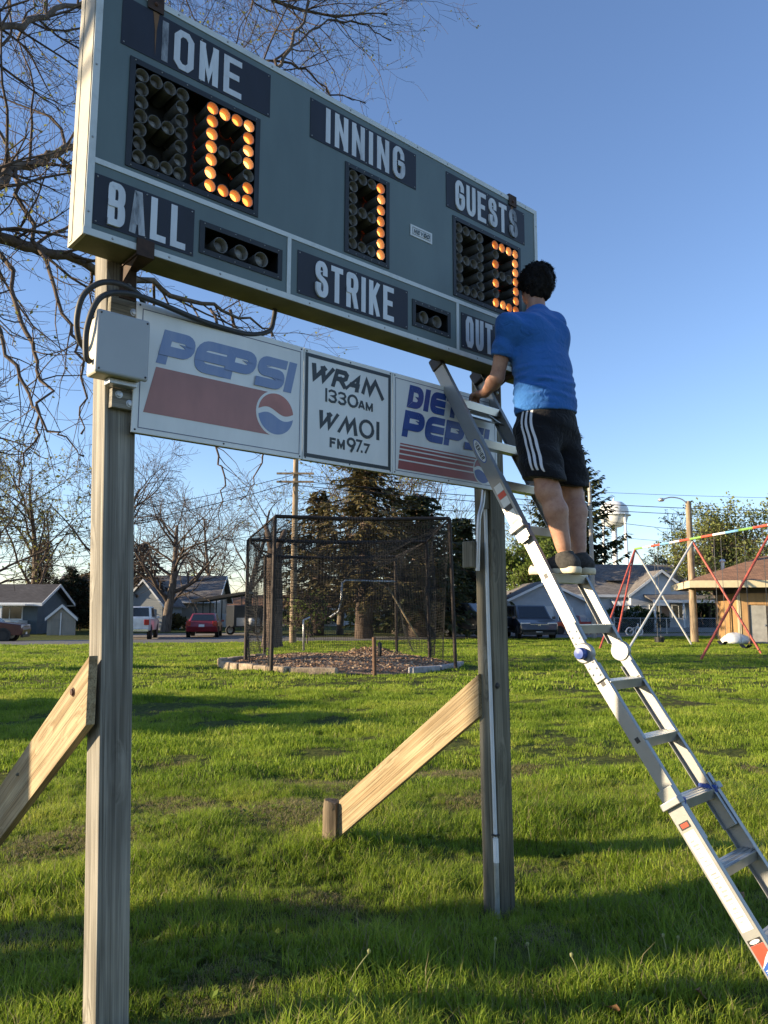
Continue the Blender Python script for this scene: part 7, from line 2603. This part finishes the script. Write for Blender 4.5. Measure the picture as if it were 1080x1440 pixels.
bush('round dark bush left of the house window', sp_(862, 66), 1.5, 1.2, 1.9, 1)
bush('round dark bush between house window and porch', sp_(898, 66), 1.6, 1.2, 2.1, 2)
bush('round dark bush at the porch corner', sp_(916, 66.5), 1.3, 1.1, 1.8, 3)
for i in range(14):
    s_ = -42 + i * 15
    pxs = [-120, 20, 135, 215, 255, 400, 430, 470, 545, 690, 700, 985, 1010, 1100][i]
    nm = ['far hedge clump beyond the left picture edge', 'hedge clump low behind the bungalow', 'brushy clump right beside the left post', 'brown brush heap beside the maple trunk', 'brush clump left of the red car', 'brushy clump behind the cage left side', 'dark brushy clump behind the sapling', 'leafy clump behind the cage centre', 'dense dark clump behind the broad trunk', 'dark undergrowth clump left of the right post', 'undergrowth clump hidden behind the right post', 'low brush clump right of the lamp pole', 'brush clump before the brown building corner', 'brush clump beyond the right picture edge'][i]
    Y = [84, 92, 70, 68, 90, 86, 84, 90, 60, 66, 68, 74, 76, 70][i]
    bush(nm, sp_(pxs, Y), 3.0, 1.5, [3, 3, 2, 1.4, 2, 2.4, 2.4, 2.6, 3.2, 3.2, 3, 2.6, 2.4, 3][i], 70 + i, M_needle2 if i in (2, 3, 4) else M_hedge, 1500, .34, 'brush_clump', 'undergrowth beyond the street')
# far tree line closing the horizon
m = MB(); rng = random.Random(61)
for k in range(15000):
    x = rng.uniform(-190, 250); y = rng.uniform(150, 185)
    hmax = 4.5 + 2.2 * math.sin(x * .09) + 1.6 * math.sin(x * .31 + 1)
    c = Vector((x, y, hmax * rng.random() ** .7)); d = Vector((rng.gauss(0, 1), rng.gauss(0, .3), rng.gauss(0, 1))).normalized(); e = Vector((0, -1, 0)).cross(d).normalized()
    L = rng.uniform(.4, 1.1)
    m.add([c, c + d * L * .5 + e * L * .4, c + d * L, c + d * L * .5 - e * L * .4], [(0, 1, 2, 3)])
tag(m.build('far_woodland', M_needle2), 'low dark line of distant trees along the horizon', 'trees', kind='stuff')

# ------------------------------------------------------------------ small things in the grass
M_stem = blade_mat('dandelion_stem', (.30, .32, .14), (.36, .38, .18), (.42, .42, .22))
for i, (px, py, h, lean_, lb_) in enumerate(((488, 1398, .17, .10, 'pale dandelion stalk leaning right before the camera, leftmost'), (694, 1345, .15, .012, 'upright pale dandelion stalk just before the right post foot'), (747, 1350, .14, -.015, 'upright pale dandelion stalk right of the right post foot'), (820, 1378, .15, -.05, 'pale dandelion stalk leaning left below the ladder'), (940, 1340, .14, -.02, 'tall curved dandelion stalk nearest the ladder rail'), (950, 1338, .12, .02, 'short curved dandelion stalk beside the ladder rail'))):
    g = gnd(px, py)
    o = thing('dandelion_stalk', lb_, 'weed', (g.x, g.y, float(gz(g.x, g.y))), 0, 'dandelion stalks in the grass')
    m = MB(); pts = [(lean_ * (k / 6) ** 1.6, .01 * k / 6, h * k / 6) for k in range(7)]
    m.tube(pts, .0028, 6); m.build('stalk', M_stem, o, smooth=True)
    m = MB(); m.lathe([(.001, -.004), (.007, .0), (.009, .012), (.004, .018), (.001, .018)], 8, pts[-1]); m.build('seed_head', M_stem, o, smooth=True)
for i, (px, py, rz) in enumerate(((1037, 1255, .4), (985, 1400, 1.2), (860, 1420, 2.0))):
    g = gnd(px, py)
    m = MB(); vs = []
    for a in range(5):
        for b_ in range(3):
            u_, v_ = a / 4 - .5, b_ / 2 - .5
            vs.append((u_ * .10, v_ * .06 * (1 - 1.4 * abs(u_)), .012 + .05 * u_ * u_ + .02 * v_))
    m.add(vs, [(a * 3 + b_, a * 3 + 3 + b_, a * 3 + 4 + b_, a * 3 + 1 + b_) for a in range(4) for b_ in range(2)])
    o = m.build('dead_leaf', P('dead_leaf_brown', (.27, .14, .07), .8, 0, .3, 20), smooth=True)
    o.location = (g.x, g.y, float(gz(g.x, g.y)) + .03); o.rotation_euler = (.2, .3, rz)
    tag(o, ('curled brown dead leaf in the grass behind the ladder rungs', 'brown dead leaf near the ladder foot', 'brown dead leaf at the lower picture edge left of the ladder')[i], 'leaf', 'dead leaves in the grass')

# unseen evergreens added left of the picture to cast the shadow band on the lawn
conifer('spruce_tree', 'unseen bushy spruce added left of the picture to shade the lawn', (-13.2, 10.6, 0), 3.1, 1.9, .2, 81, .1, 140, M_needle, .1, 40, .1, .4, 0, power=.45)
conifer('spruce_tree', 'second unseen bushy spruce added left of the picture to shade the lawn', (-12.6, 13.0, 0), 2.7, 1.7, .2, 82, .1, 120, M_needle, .1, 40, .1, .4, 0, power=.45)
bare_tree('unseen slender bare tree added left of the picture to shade the right post', (-12.6, 2.80, 0), 10, .27, 84, dict(CB, t0=[.6, .2, .15, .1], wand=[.004, .12, .16, .2, .22]), rmin=.01)  # out of view, added so its trunk shades the right post and brace
bare_tree('broad bare tree left of the picture whose shadow crosses the lawn', (-15, 22, 0), 11, .4, 83, rmin=.012)
